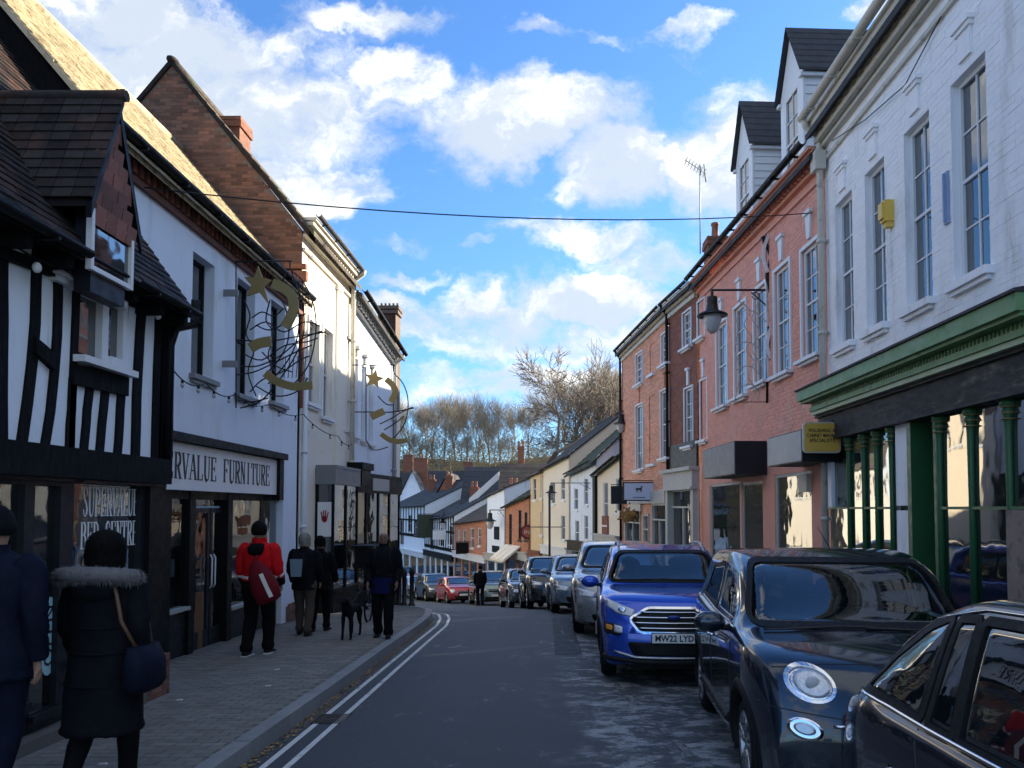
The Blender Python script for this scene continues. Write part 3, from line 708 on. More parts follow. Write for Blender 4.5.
FEET = {'I': [(.5, 0), (.5, 1)], 'L': [(.25, 0), (.25, 1)], 'E': [(.25, 0), (.25, 1)], 'F': [(.25, 0), (.25, 1)], 'T': [(.5, 0)], 'R': [(.25, 0), (.25, 1), (.87, 0)], 'P': [(.25, 0), (.25, 1)], 'B': [(.25, 0), (.25, 1)], 'D': [(.25, 0), (.25, 1)],
        'U': [(.22, 1), (.8, 1)], 'V': [(.15, 1), (.85, 1)], 'A': [(.12, 0), (.88, 0)], 'N': [(.2, 0), (.2, 1), (.8, 1)], 'C': [], 'S': []}
def serif(word, F, parent, u0, u1, z0, h, w, mat, thick=.13, name='letter'):
    n = len(word); cw = (u1 - u0) / n
    for i, ch in enumerate(word):
        if ch == ' ': continue
        b = MB(); U = lambda x: u0 + (i + x) * cw; Z = lambda y: z0 + y * h
        k = 0
        for st in SER[ch]:
            pts = st[:-1]; th = cw * thick * (1 if st[-1] == 2 else .38)
            for p, q in zip(pts, pts[1:]):
                a = V((U(p[0]), Z(p[1]))); c = V((U(q[0]), Z(q[1]))); d = (c - a).normalized(); nn = V((-d.y, d.x)) * th; d = d * th * .25 * (1 if len(pts) > 2 else 0); k += 1
                q4 = [a + nn - d, a - nn - d, c - nn + d, c + nn + d]
                b.prism([F.p(x.x, w + k * .0002, x.y) for x in q4], F.n * .004)
        for (x, y) in FEET[ch]:
            yy = 0 if y == 0 else 1; k += 1
            F.box(b, U(x) - cw * .2, U(x) + cw * .2, w + k * .0002, w + .004 + k * .0002, Z(yy) - (0 if yy == 0 else h * .035), Z(yy) + (h * .035 if yy == 0 else 0))
        b.build(name, mat, parent)
u0, u1, z0, z1 = FT.rect(82, 488, 138, 516, -.075)
lw = thing('window_lettering', FT.p((u0 + u1) / 2, -.07, z0), 'white serif lettering SUPERVALUE and CENTRE on the left shop window', 'lettering')
serif('SUPERVALUE', FT, lw, u0, u1, z0, z1 - z0, -.076, m_wink, thick=.09)
v0, v1, z0, z1 = FT.rect(80, 518, 137, 546, -.075); serif('BED CENTRE', FT, lw, v0, v1, z0 - .01, (z1 - z0) * .92, -.076, m_wink, thick=.09)
# oval notice hanging in the left pane
u, z = FT.hit(47, 640, -.08)[0], FT.hit(47, 636, -.08)[1]
b = MB(); b.prism([FT.p(u + .13 * math.cos(a), -.072, z + .33 * math.sin(a)) for a in [2 * math.pi * k / 20 for k in range(20)]], FT.n * .004)
o = b.build('oval_notice', M('pale_blue_print', (.35, .6, .68), .6, .05)); tag(o, 'pale blue oval sticker with upright black letters on the left shop glass', 'notice')
put_text('OPEN', m_ink, o, FT.p(u, -.064, z), (0, 0, 1), (-0, -1, 0) if False else FT.e * -1, .12, .5)
u, z = FT.hit(47, 500, -.4)[0], FT.hit(47, 512, -.4)[1]
b = MB(); b.lathe(FT.p(u, -.45, z), [(0, .2), (.06, .18), (.09, .08), (.05, -.05), (.09, -.12), (0, -.2)], 12); o = b.build('hanging_lantern', M('brass', (.5, .33, .12), .3, .1, metal=.8)); tag(o, 'small brass lantern hanging behind the narrow shop door pane', 'lantern')
# --- tiled roof, dormer
wr, zrd = -2.3, CZ + 5.7
DX = -3.80; _a, _b, _c = P_x(119, 100, -3.74), P_x(141, 228, -3.74), P_x(88, 203, -3.74); da, dm, db = _c.y + .04, _a.y, _b.y - .04; dze, dza = (_b.z + _c.z) / 2 + .02, _a.z
rf = roof(FT, T, m_tile, ez, ez, wr, zrd, zrd, over=.28, gauge=.6)
dz0, dz1 = 6.75, 7.95                      # dormer extent along the street (world y)
slope_tiles(FT, rf, m_tile, 0, FT.L + .05, ez, wr, zrd, .30, .17, .105, maxn=300)
gable(FT, T, m_tile, FT.L - .02, zb, ez, wr, zrd, dirn=-1)
gutter(FT, T, ez - .40, ez - .40, .36, m_black, 0, da - 2.4); gutter(FT, T, ez - .40, ez - .40, .36, m_black, db - 2.4, FT.L)
b = MB()
for i in range(12):
    u = .25 + i * .5; FT.box(b, u - .04, u + .04, 0, .26, ez - .56, ez - .44)
FT.box(b, 0, FT.L, .0, .265, ez - .435, ez - .41); b.build('soffit', m_timber, T)
# dormer: gable faces the street
D = MB(); D.prism([(DX, da + .12, dze - .75), (DX, db - .1, dze - .75), (DX, db - .1, dze + .12), (DX, dm, dza - .14), (DX, da + .12, dze + .12)], (-.14, 0, 0))
dg = D.build('dormer', m_navy, T)
b = MB(); xb = -6.3
for (ya, yb_, s_) in ((da - .06, dm, 1), (db + .06, dm, -1)):
    xo = DX + (.10 if s_ > 0 else .045); b.hexa([(xo, ya, dze - .1), (xb, ya, dze - .1), (xb, yb_, dza), (xo, yb_, dza), (xo, ya, dze - .04), (xb, ya, dze - .04), (xb, yb_, dza + .06), (xo, yb_, dza + .06)])
b.box(xb, DX - .14, da + .12, db - .1, ez + .1, dze + .02); b.build('dormer_roof', m_tile, dg)
b = MB(); b.tube([(DX + .13, dm, dza + .035), (xb, dm, dza + .035)], .05, 8); b.build('dormer_ridge', m_tile, dg)
it = []
for side, ya in ((1, da - .06), (-1, db + .06)):
    L = math.hypot(dm - ya, dza - dze + .04); sdv = V((0, dm - ya, dza - dze + .04)) / L; nn = V((0, -side * sdv.z, abs(sdv.y)))
    q = 0; k = 0
    while q < L - .02:
        x = DX + (.12 if side > 0 else .02) + (k % 2) * .0
        while x > -5.9:
            c = V((x - .085, ya, dze - .03)) + sdv * (q + .05) + nn * .02
            r = Matrix((V((1, 0, 0)), sdv, V((1, 0, 0)).cross(sdv))).transposed() @ Matrix.Rotation(-.1 * side, 3, 'X')
            it.append(Matrix.Translation(c) @ r.to_4x4() @ Matrix.Diagonal((.164, .135, .018, 1))); x -= .17
        q += .105; k += 1
pieces(dg, 'roof_tile', it, m_tile, 250, 6)
it = []; z = dze - .16; k = 0
while z < dza - .1:
    y = da + .1 - (k % 2) * .08
    while y < db:
        yc = y + .08; hw = ((dm - da) if yc < dm else (db - dm)) * min(1, 1 - (z + .1 - dze) / (dza - dze))
        if abs(yc - dm) < max(0, hw - .02) and not (yc > db - .08 or yc < da + .08): it.append(Matrix.Translation((DX + .03 + random.uniform(0, .006), yc, z + .06)) @ Matrix.Rotation(.12, 4, 'Y') @ Matrix.Diagonal((.016, .152, .17, 1)))
        y += .16
    z += .12; k += 1
pieces(dg, 'hanging_tile', it, m_redtile, 200, 4)
b = MB()
for ya, s_ in ((da - .07, 1), (db + .07, -1)):
    p, q = (DX + .06, DX + .11) if s_ > 0 else (DX + .03, DX + .055); b.hexa([(p, ya, dze - .2), (q, ya, dze - .2), (q, dm, dza - .04), (p, dm, dza - .04), (p, ya, dze - .06), (q, ya, dze - .06), (q, dm, dza + .10), (p, dm, dza + .10)])
b.build('bargeboard', m_black, dg)
dop = (da + .06 - 2.4, db - .03 - 2.4, dze - .58, dze - .06)
window(FT, dg, dop, w=.29, cols=1, rows=1, fr=.04, sill=True, sillw=.12, sillh=.05)
# festoon of bulbs under the eave
def festoon(name, pts, sag, nb, label, rb=.035, mat=None):
    b = MB(); bulbs = []
    for p, q in zip(pts, pts[1:]):
        p, q = V(p), V(q); n = 8; arr = [p.lerp(q, t / n) - V((0, 0, sag * 4 * (t / n) * (1 - t / n))) for t in range(n + 1)]
        b.tube(arr, .009, 4, False); bulbs += [arr[int((k + .5) * n / nb)] for k in range(nb)]
    o = b.build(name, m_black, loc=pts[0]); tag(o, label, 'string lights')
    for c in bulbs:
        g = MB(); g.ball(c - V((0, 0, .07)), rb, rb, rb * 1.25, 8, 6); g.build('bulb', m_wht if mat is None else mat, o)
        g = MB(); g.tube([c, c - V((0, 0, .045))], .018, 6); g.build('bulb_holder', m_black, o)
festoon('string_lights', [P_x(-60, 238, -3.95), P_x(10, 243, -3.95), P_x(62, 268, -3.95), P_x(105, 288, -3.95), P_x(142, 301, -3.95), P_x(173, 312, -3.95)], .02, 1, 'string of white bulbs under the eave of the timber-framed shop')
# black downpipe with swan-neck at the corner
b = MB(); q = [P_x(196, 300, -3.85), P_x(194, 325, -3.9), P_x(176, 328, -4.0), P_x(170, 345, -4.05), P_x(166, 470, -4.05)]
b.tube(q, .05, 8); b.build('drainpipe', m_black, T)

# ================================================================ LEFT 2: white building with the lichen-gold roof
FW = Fr((-4.9, 8.2), (-4.9, 15.3), -1)
B2 = thing('white_rendered_shop', rootpt(FW), 'white rendered building with golden lichened roof above the furniture shop', 'building')
e2 = CZ + 4.2
wo = [(*FW.rect(192, 300, 214, 320)[:2], *FW.rect(192, 258, 214, 378)[2:]), (*FW.rect(237, 300, 255, 320)[:2], *FW.rect(237, 283, 255, 397)[2:]), (*FW.rect(271, 300, 285, 320)[:2], *FW.rect(271, 304, 285, 404)[2:])]
zs_ = FW.hit(225, 492)[1]; us0, us1 = FW.hit(160, 500)[0], FW.hit(283, 500)[0]
so_ = (max(.05, us0), us1, zb, zs_ + .0)
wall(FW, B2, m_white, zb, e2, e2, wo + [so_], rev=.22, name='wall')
for o in wo: window(FW, B2, o, w=-.2, cols=2, rows=2, fr=.05, mf=m_black, ms=m_grey)
b = MB(); FW.box(b, FW.hit(286, 600)[0], FW.L, -.02, .05, zb, zr(14.5) + PH + .28); o = b.build('brick_plinth', m_mortar, B2); bricks(FW, o, m_brick, FW.hit(286, 600)[0], FW.L, zr(15) + PH - .02, zr(14.5) + PH + .27, [], w=.05, maxn=80)
pipe(FW, B2, FW.hit(301, 500)[0], zb, e2 - .9, mat=m_white, w=.06)
# fascia sign
sr = FW.rect(150, 445, 278, 493); s0, s1 = FW.hit(277.5, 480, .06)[0], None
zt_, zb_ = FW.hit(222, 450.5, .06)[1], FW.hit(222, 492, .06)[1]
b = MB(); FW.box(b, .02, FW.hit(285, 470, .1)[0], -.02, .16, zt_ + .02, zt_ + .13); FW.box(b, FW.hit(279, 470, .1)[0], FW.hit(283, 470, .1)[0], -.02, .12, zb_ - .1, zt_ + .02); b.build('sign_hood', m_black, B2)
sg = MB(); FW.box(sg, .02, s0, -.01, .06, zb_, zt_); sg = sg.build('shop_sign', m_wht, loc=FW.p(s0 / 2, .03, zb_)); tag(sg, 'long white fascia sign reading SUPERVALUE FURNITURE in dark serif capitals', 'sign')
ls0, ls1 = FW.hit(167, 470, .065)[0], FW.hit(270, 478, .065)[0]; cwid = (ls1 - ls0) / 16.5   # E R V A L U E _ F U R N I T U R E
serif('SUPERVALUE FURNITURE', FW, sg, ls1 - cwid * 19.6, ls1, zb_ + (zt_ - zb_) * .24, (zt_ - zb_) * .56, .061, m_ink, thick=.105)
# shopfront: dark frames, doors, windows
wS = -.12
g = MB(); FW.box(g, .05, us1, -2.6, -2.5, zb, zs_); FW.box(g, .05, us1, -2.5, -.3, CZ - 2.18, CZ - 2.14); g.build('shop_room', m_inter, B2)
b = MB()
for px_ in (163, 188, 226, 281):
    u = FW.hit(px_, 560, wS)[0]; FW.box(b, u - .09, u + .09, wS - .08, wS + .06, zb, zs_)
FW.box(b, .05, us1, wS - .08, wS + .05, zs_ - .12, zs_ + .01)
b.build('shop_posts', m_black, B2)
pw = [(FW.hit(166, 560, wS)[0], FW.hit(186, 560, wS)[0], FW.hit(176, 612, wS)[1]), (FW.hit(229, 560, wS)[0], FW.hit(278, 560, wS)[0], FW.hit(254, 602, wS)[1])]
for (a, c, z) in pw:
    g = MB(); FW.box(g, a, c, wS - .01, wS + .02, zb, z); g.build('stall_riser', m_navy, B2)
    g = MB(); FW.box(g, a, c, wS - .03, wS + .08, z, z + .05); g.build('shop_sill', m_lgrey, B2)
    g = MB(); FW.box(g, a, c, wS - .01, wS - .002, z + .05, zs_ - .12); g.build('shop_pane', m_sglass, B2)
for (xa, xb_) in ((190, 208), (209, 224)):
    a, c = FW.hit(xa, 560, wS - .05)[0], FW.hit(xb_, 560, wS - .05)[0]; zd = CZ - 2.1; zt2 = FW.hit(207, 508, wS)[1]
    b = MB(); t = .07
    for (p, q, r, s_) in ((a, a + t, zd, zt2), (c - t, c, zd, zt2), (a + t, c - t, zt2 - t, zt2), (a + t, c - t, zd, zd + .3)): FW.box(b, p, q, wS - .07, wS - .03, r, s_)
    d = b.build('shop_door', m_navy, B2); g = MB(); FW.box(g, a + t, c - t, wS - .055, wS - .048, zd + .3, zt2 - t); g.build('pane', m_sglass, d)
    g = MB(); uu = c - .04 if xa == 190 else a + .04; g.tube([FW.p(uu, wS + .0, CZ - 1.2), FW.p(uu, wS + .03, CZ - 1.15), FW.p(uu, wS + .03, CZ - .75), FW.p(uu, wS, CZ - .7)], .012, 6); g.build('handle', m_wht, d)
g = MB(); a, c = FW.hit(190, 560, wS)[0], FW.hit(224, 560, wS)[0]; FW.box(g, a, c, wS - .06, wS - .055, FW.hit(207, 506, wS)[1], zs_ - .12); g.build('shop_pane', m_sglass, B2)
# notices and a red item of furniture seen in the windows
for (x0, y0, x1, y1, mt, lb) in ((232, 580, 243, 602, m_wht, 'white price notice at the foot of the furniture shop window'), (168, 503, 184, 520, m_wht, 'white poster high in the narrow furniture shop window')):
    r = FW.rect(x0, y0, x1, y1, wS - .04); b = MB(); FW.box(b, r[0], r[1], wS - .03, wS - .02, r[2], r[3]); o = b.build('notice', mt, loc=FW.p(r[0], wS, r[2])); tag(o, lb, 'notice')
    put_text('SALE' if y0 < 550 else 'SOFAS', m_ink, o, FW.p((r[0] + r[1]) / 2, wS - .0195, (r[2] + r[3]) / 2 + .05), FW.e, (0, 0, 1), .07, (r[1] - r[0]) * .6)
r = FW.rect(166, 533, 182, 590, -.6); b = MB(); c0 = FW.p((r[0] + r[1]) / 2 - .1, -.45, 0)
b.lathe((c0.x, c0.y, r[2]), [(.0, 0), (.2, 0), (.22, .3), (.2, .62), (.21, .68), (.12, .78), (0, .8)], 12); o = b.build('red_pouffe', m_redc, loc=(c0.x, c0.y, r[2] - .0)); tag(o, 'bright red rounded piece of furniture behind the narrow shop window', 'furniture')
b = MB(); b.lathe((c0.x, c0.y, CZ - 2.14), [(0, 0), (.32, 0), (.32, r[2] - CZ + 2.12), (0, r[2] - CZ + 2.12)], 12, smooth=False); o = b.build('display_table', m_wood, loc=(c0.x, c0.y, CZ - 2.14)); tag(o, 'round wooden display table behind the narrow shop window', 'table')
for k, (uu, hh) in enumerate(((3.3, .9), (4.3, .7), (5.1, 1.1))):
    b = MB(); FW.box(b, uu, uu + .75, -1.5, -.8, CZ - 2.14, CZ - 2.14 + hh); FW.box(b, uu, uu + .75, -1.65, -1.5, CZ - 2.14, CZ - 1.9 + hh); o = b.build('armchair', [m_wood, m_blind, m_inter][k], loc=FW.p(uu, -1, CZ - 2.14)); tag(o, ['brown', 'pale', 'tall buff'][k] + ' armchair on show inside the furniture shop', 'armchair', 'armchairs in the shop')
# cornice with brick dentils and dark gutter
cornice(FW, B2, e2 - .35, [(.06, 0, .08), (.10, .24, .33)], m_redtile, dent=(-.01, .09, .09, .23, .15, .075), dmat=m_redtile)
gutter(FW, B2, e2 + .02, e2 + .02, .24, m_black, r=.075)
b = MB(); FW.box(b, 0, FW.L, -.02, .17, e2 - .02, e2 + .05); b.build('eaves_board', m_timber, B2)
wr2, zr2 = -2.5, CZ + 7.25
rf2 = roof(FW, B2, m_tan, e2 + .12, e2 + .12, wr2, zr2, zr2, over=.22, gauge=.8, uo=0.02)
slope_tiles(FW, rf2, m_tan, 0, FW.L + .02, e2 + .12, wr2, zr2, .26, .17, .11, maxn=300, minpx=5)
gable(FW, B2, m_timber, .02, zb, e2, wr2, zr2); gable(FW, B2, m_white, FW.L - .02, zb, e2, wr2, zr2, dirn=-1)  # near gable's shade is put into its colour with the black material

# ================================================================ LEFT 3: tall brick gable behind, cream fronted house
F3 = Fr((-4.9, 15.32), (-4.85, 19.0), -1)
B3 = thing('cream_stucco_house', rootpt(F3), 'cream stucco fronted house with tall brown brick gable and bracketed cornice', 'building')
ga = P_y(172, 62, 15.3); gw = ga.x + 4.9; e3 = CZ + 5.5; gz_ = ga.z
wo3 = [(*F3.rect(307, 380, 317.5, 390)[:2], *F3.rect(307, 322, 317, 404)[2:]), (*F3.rect(322, 380, 331, 390)[:2], *F3.rect(322, 330, 331, 418)[2:])]
bay_z = F3.hit(330, 466)[1]
wall(F3, B3, m_cream, zb - .5, e3, e3, wo3, rev=.15)
for o in wo3: window(F3, B3, o, w=-.13, cols=2, rows=2, fr=.05, architrave=.07)
G = MB(); yb0 = 15.3
G.prism([(-4.9, yb0, zb), (-4.9, yb0, e3 + .1), (ga.x, yb0, gz_ - .05), (ga.x * 2 + 4.9, yb0, e3 + .1), (ga.x * 2 + 4.9, yb0, zb)], (0, .3, 0)); gb = G.build('gable_wall', m_mortar, B3)
FG = Fr((-4.9, yb0), (-10.2, yb0), -1)
if FG.n.y > 0: FG.n = -FG.n
sl3 = (gz_ - e3 - .1) / (-4.9 - ga.x)
bricks(FG, gb, m_brick, 0, 5.3, CZ + 3.6, gz_, [], w=0, maxn=300, minpx=7, inside=lambda u, z: z < gz_ - .1 - abs(u - (-4.9 - ga.x)) * sl3)
# verge copings along the gable
b = MB()
for s_ in (1, -1):
    x1 = ga.x + s_ * (-4.75 - ga.x); b.hexa([(ga.x, yb0 - .06, gz_ - .08), (x1, yb0 - .06, e3 - .05), (x1, yb0 + .35, e3 - .05), (ga.x, yb0 + .35, gz_ - .08), (ga.x, yb0 - .06, gz_ + .05), (x1, yb0 - .06, e3 + .08), (x1, yb0 + .35, e3 + .08), (ga.x, yb0 + .35, gz_ + .05)])
b.ball((ga.x, yb0 + .05, gz_ + .04), .11, .2, .07); b.build('verge_coping', m_tile, B3)
b = MB(); b.box(-5.2, -4.84, yb0 - .06, yb0 + .02, CZ + 2.0, CZ + 4.75); b.box(-5.26, -4.78, yb0 - .1, yb0 + .02, CZ + 4.55, CZ + 4.75); b.box(-5.24, -4.8, yb0 - .08, yb0 + .02, CZ + 4.8, CZ + 4.9); b.build('brick_pier', m_bricktex, B3)
rf3 = roof(F3, B3, m_brtile, e3 + .35, e3 + .3, ga.x + 4.9, gz_, gz_, over=.25, gauge=.25)
cpos = P_y(236, 110, 16.4); chimney(B3, (cpos.x, 16.4), .42, .6, e3 + 1, cpos.z - .30, m_bricktex, 0)
cornice(F3, B3, e3, [(.06, -.3, -.24), (.12, -.02, .04), (.22, .22, .29), (.27, .32, .38)], m_offw, dent=(0, .15, .06, .20, .17, .08), dmat=m_offw)
gutter(F3, B3, e3 + .44, e3 + .42, .32, m_slate, r=.06)
pipe(F3, B3, F3.L - .12, zb, e3 + .4, w=.1, r=.06, mat=m_offw, top_w=.36)
b = MB()
for u in (F3.hit(337, 350)[0],): F3.box(b, u - .14, u + .14, 0, .05, zb, e3 - .35); F3.box(b, u - .18, u + .18, 0, .08, e3 - .42, e3 - .32)
b.build('pilaster', m_cream, B3)

# bay shopfront of the cream house
BW = .42
FB = Fr((-4.9 + BW, 16.35), (-4.85 + BW, 18.25), -1)
def bay(F, parent, depth, zt, zf, zsill, cols, glass, mfr, mfas, end=True):
    b = MB(); F.box(b, 0, F.L, -depth, .05, zt - .001, zt + .06); F.box(b, -.04, F.L + .04, -depth, .04, zf, zt - .002); o = b.build('bay_fascia', mfas, parent)
    b = MB(); F.box(b, 0, F.L, -depth, 0, zb - .6, zsill); F.box(b, -.03, F.L + .03, -depth, .05, zsill, zsill + .06)
    for i in range(cols + 1):
        u = F.L * i / cols; F.box(b, max(0, u - .04), min(F.L, u + .04), -.06, .0, zsill + .06, zf)
    F.box(b, 0, .06, -depth, -depth + .08, zsill + .06, zf); b.build('bay_frame', mfr, parent)
    g = MB()
    for i in range(cols): F.box(g, F.L * i / cols + .04, F.L * (i + 1) / cols - .04, -.035, -.028, zsill + .06, zf)
    F.box(g, .02, .027, -depth + .08, -.06, zsill + .06, zf); g.build('bay_glass', glass, parent)
    g = MB(); F.box(g, .1, F.L, -depth - .5, -depth - .45, zb, zf); g.build('bay_backing', m_inter, parent)
zf_ = FB.hit(342, 485)[1]; zt3 = FB.hit(342, 469)[1]
bay(FB, B3, BW, zt3, zf_, zr(17) + PH + .45, 2, m_sglass, m_black, m_grey)
p = P_y(324, 520, 16.33); b = MB(); b.box(p.x - .13, p.x + .16, 16.3, 16.31, p.z - .35, p.z + .38); o = b.build('poster', m_wht, loc=(p.x, 16.3, p.z - .35)); tag(o, 'white poster with red hand print on the end glass of the bay shop', 'poster')
b = MB(); b.ball((p.x + .02, 16.295, p.z + .02), .06, .004, .07, 10, 6)
for k in range(4): b.tube([(p.x - .03 + k * .035, 16.294, p.z + .05), (p.x - .05 + k * .05, 16.294, p.z + .22 - abs(k - 1.5) * .03)], .013, 5); b.build('poster_print', m_redc, o)

# LEFT 4
F4 = Fr((-4.88, 19.02), (-4.55, 22.9), -1)
B4 = thing('blue_white_house', rootpt(F4), 'pale blue-white rendered house with sagging dark eaves past the cream house', 'building')
e4a, e4b = F4.hit(352, 292)[1], F4.hit(386, 350)[1]
wo4 = [(*F4.rect(a, 380, c, 390)[:2], *F4.rect(a, d, c, e)[2:]) for a, c, d, e in ((342.5, 349, 348, 430), (353, 358, 358, 436), (361.5, 366, 366, 440), (369, 373.5, 376, 444))]
wall(F4, B4, m_white, zb - 1, e4a, e4b, wo4, rev=.15)
for i, o in enumerate(wo4):
    window(F4, B4, o, w=-.13, cols=2, rows=2, fr=.05)
    b = MB(); um = (o[0] + o[1]) / 2; F4.box(b, um - .1, um + .1, 0, .12, o[3] + .22, o[3] + .30); F4.box(b, um - .04, um + .04, 0, .06, o[3] + .04, o[3] + .22); b.build('window_bracket', m_lgrey, B4)
roof(F4, B4, m_slate, e4a + .1, e4b + .1, -3.0, e4a + 2.2, e4b + 2.2, over=.34, gauge=.25)
cornice(F4, B4, e4a - .2, [(.10, -.1, -.04), (.22, .10, .2)], m_lgrey, z1=e4b - .2, dent=(0, .16, -.04, .10, .2, .1), dmat=m_wht)
gutter(F4, B4, e4a + .02, e4b + .02, .38, m_black, r=.07); pipe(F4, B4, F4.L - .1, zb, e4b, w=.1, mat=m_lgrey, top_w=.34)
FB4 = Fr((-4.62, 18.6), (-4.2, 22.3), -1); zf4, zt4 = FB4.hit(370, 493)[1], FB4.hit(370, 476)[1]
bay(FB4, B4, .3, zt4, zf4, zr(20) + PH + .4, 4, m_sglass, m_black, m_black)
r = FB4.rect(373, 479, 389, 491, .06); b = MB(); FB4.box(b, r[0], r[1], .045, .07, r[2], r[3]); o = b.build('fascia_panel', m_lgrey, loc=FB4.p(r[0], .05, r[2])); tag(o, 'blank pale grey fascia panel on the farther left shop bay', 'sign')
b = MB(); p0 = F4.hit(345, 450)[0]; F4.box(b, p0, p0 + .9, 0, .45, CZ + .95, CZ + 1.12); F4.box(b, p0 + .1, p0 + .8, .05, .4, CZ + .55, CZ + .95); o = b.build('projecting_box_sign', m_black, loc=F4.p(p0, 0, CZ + .6)); tag(o, 'black lantern-like box sign above the left bay shops', 'sign')
# LEFT 5 : dark brick stack/wall end
F5 = Fr((-4.5, 22.95), (-4.46, 23.5), -1)
B5 = thing('dark_brick_end_house', rootpt(F5), 'narrow dark brick house end rising above the left row', 'building')
zt5 = P_y(390, 309, 23.0).z
b = MB(); xw = P_y(377, 400, 22.95).x
b.hexa([(xw, 22.95, zb - 1), (-4.5, 22.95, zb - 1), (-4.46, 23.5, zb - 1), (xw, 23.5, zb - 1), (xw, 22.95, zt5), (-4.5, 22.95, zt5), (-4.46, 23.5, zt5), (xw, 23.5, zt5)]); st = b.build('brick_stack', m_mortar, B5)
b = MB(); 
for k, zz in enumerate((zt5 - .15, zt5 - .02)): b.box(xw - .03 - .02 * k, -4.42 + .02 * k, 22.9 - .02 * k, 23.55, zz, zz + .1)
for i in range(5): b.tube([(xw + .08 + i * .12, 23.1, zt5), (xw + .08 + i * .12, 23.1, zt5 + .2)], .035, 6)
b.build('stack_cap', m_mortar, B5)
F5g = Fr((-4.5, 22.95), (xw, 22.95), -1)
if F5g.n.y > 0: F5g.n = -F5g.n
m_dbrick = M('sooty_brick', (.085, .04, .032), .85, .25, 2, .4, 60, rnd=.35)
bricks(F5g, st, m_dbrick, 0, F5g.L, CZ + 1.0, zt5 - .15, [], maxn=300, minpx=6)
wall(F5, B5, m_cream, zb - 1, CZ + 2.9, CZ + 2.9, [], w=.02); 
# ================================================================ RIGHT 1: white painted brick with green shopfront
FR = Fr((4.6, 3.2), (4.6, 12.4), 1)
R1 = thing('white_brick_shop', rootpt(FR, 6), 'white painted brick building with green columned shopfront, nearest on the right', 'building')
eR = CZ + 5.95
bx1 = [(953, 989, 66, 268), (905, 931, 133, 308), (865, 885, 185, 335), (835, 852, 225, 355)]
woR = []
for (a, c, d, e) in bx1:
    u0, u1 = sorted((FR.hit(a, 200)[0], FR.hit(c, 200)[0])); woR.append([u0, u1, 0, 0])
ztw = CZ + 4.78; zbw = CZ + 2.50
pitch_ = woR[0][0] - woR[1][0]
woR.append([woR[0][0] + 0 - (woR[1][0] - woR[0][0]) * 1, 0, 0, 0]) if False else None
uw = woR[0][1] - woR[0][0]
for o in woR: o[2], o[3] = zbw, ztw
near = [woR[0][0] - 1.45, woR[0][1] - 1.45, zbw, ztw]; near2 = [near[0] - 1.45, near[1] - 1.45, zbw, ztw]
woR = [tuple(o) for o in woR] + [tuple(near), tuple(near2)]
ztop_s = CZ + 1.9
sf0, sf1 = 3.3, 9.0            # shopfront extent u
sho = (0.2, 9.02, CZ - 2.3, CZ + 1.3)
wall(FR, R1, m_rwhite, CZ - 2.6, eR, eR, woR + [sho], rev=.17, name='wall')
FRw = 0
bricks(FR, R1, m_rwhite, 0, FR.L, CZ + 1.95, eR - .02, woR, w=0, proud=.0022, gap=.006, maxn=300, minpx=9)
for i, o in enumerate(woR):
    w_ = window(FR, R1, o, w=-.13, cols=2, rows=4, fr=.06, blind=.0, sill=True, ms=m_rwhite, sillw=.10, sillh=.09)
    k = MB(); um = (o[0] + o[1]) / 2
    FR.box(k, um - .12, um + .12, 0, .035, ztw + .12, ztw + .42); FR.box(k, um - .15, um + .15, 0, .06, ztw + .42, ztw + .47); FR.box(k, um - .18, um + .18, 0, .085, ztw + .47, ztw + .52); k.build('keystone', m_rwhite, R1)
cornice(FR, R1, eR, [(.05, -.30, -.24), (.09, -.06, .0), (.18, .02, .10), (.27, .22, .34), (.32, .34, .38)], m_offw, dent=(0, .18, .10, .22, .26, .11), dmat=m_offw)
gutter(FR, R1, eR + .46, eR + .46, .38, m_offw, r=.075)
pipe(FR, R1, FR.L - .06, CZ - 2.3, eR + .4, w=.11, r=.055, mat=m_offw, top_w=.36)
b = MB(); b.box(4.55 + .1, 4.55 + .3, 12.2, 12.34, eR - .25, eR + .05); 
FR.box(b, FR.L - .18, FR.L + .06, .05, .22, eR - .45, eR - .15); b.build('rainwater_hopper', m_offw, R1)
roof(FR, R1, m_slate, eR + .4, eR + .4, -4.2, eR + 3.6, eR + 3.6, over=.3)
gable(FR, R1, m_rwhite, FR.L - .01, CZ - 2.6, eR + .3, -4.2, eR + 3.6, dirn=-1)
# cable swagging down the wall
q = [P_x(960, -20, 4.56), P_x(905, 85, 4.55), P_x(865, 120, 4.55), P_x(832, 141, 4.55)]
b = MB(); b.tube(q, .008, 5); o = b.build('wall_cable', m_iron, loc=q[0]); tag(o, 'thin dark cable swagging across the white wall below the right cornice', 'cable')
# alarm box and blue bracket
r = FR.hit(892, 212); b = MB(); FR.box(b, r[0] - .075, r[0] + .075, .0, .13, r[1] - .14, r[1] + .14); FR.box(b, r[0] - .06, r[0] + .06, .13, .16, r[1] - .10, r[1] + .11); FR.box(b, r[0] - .05, r[0] + .05, 0, .1, r[1] - .21, r[1] - .141)
o = b.build('alarm_box', m_alarm, loc=FR.p(r[0], 0, r[1])); tag(o, 'yellow burglar alarm box on the white wall between upper windows', 'alarm box')
r = FR.hit(948, 198); b = MB(); FR.box(b, r[0] - .012, r[0] + .012, .02, .06, r[1] - .28, r[1] + .28); FR.box(b, r[0] - .05, r[0] + .05, 0, .03, r[1] - .3, r[1] + .3); o = b.build('wall_bracket', M('blue_paint', (.28, .38, .55), .5), loc=FR.p(r[0], 0, r[1])); tag(o, 'slim blue and white banner bracket beside the tallest white-wall window', 'bracket')
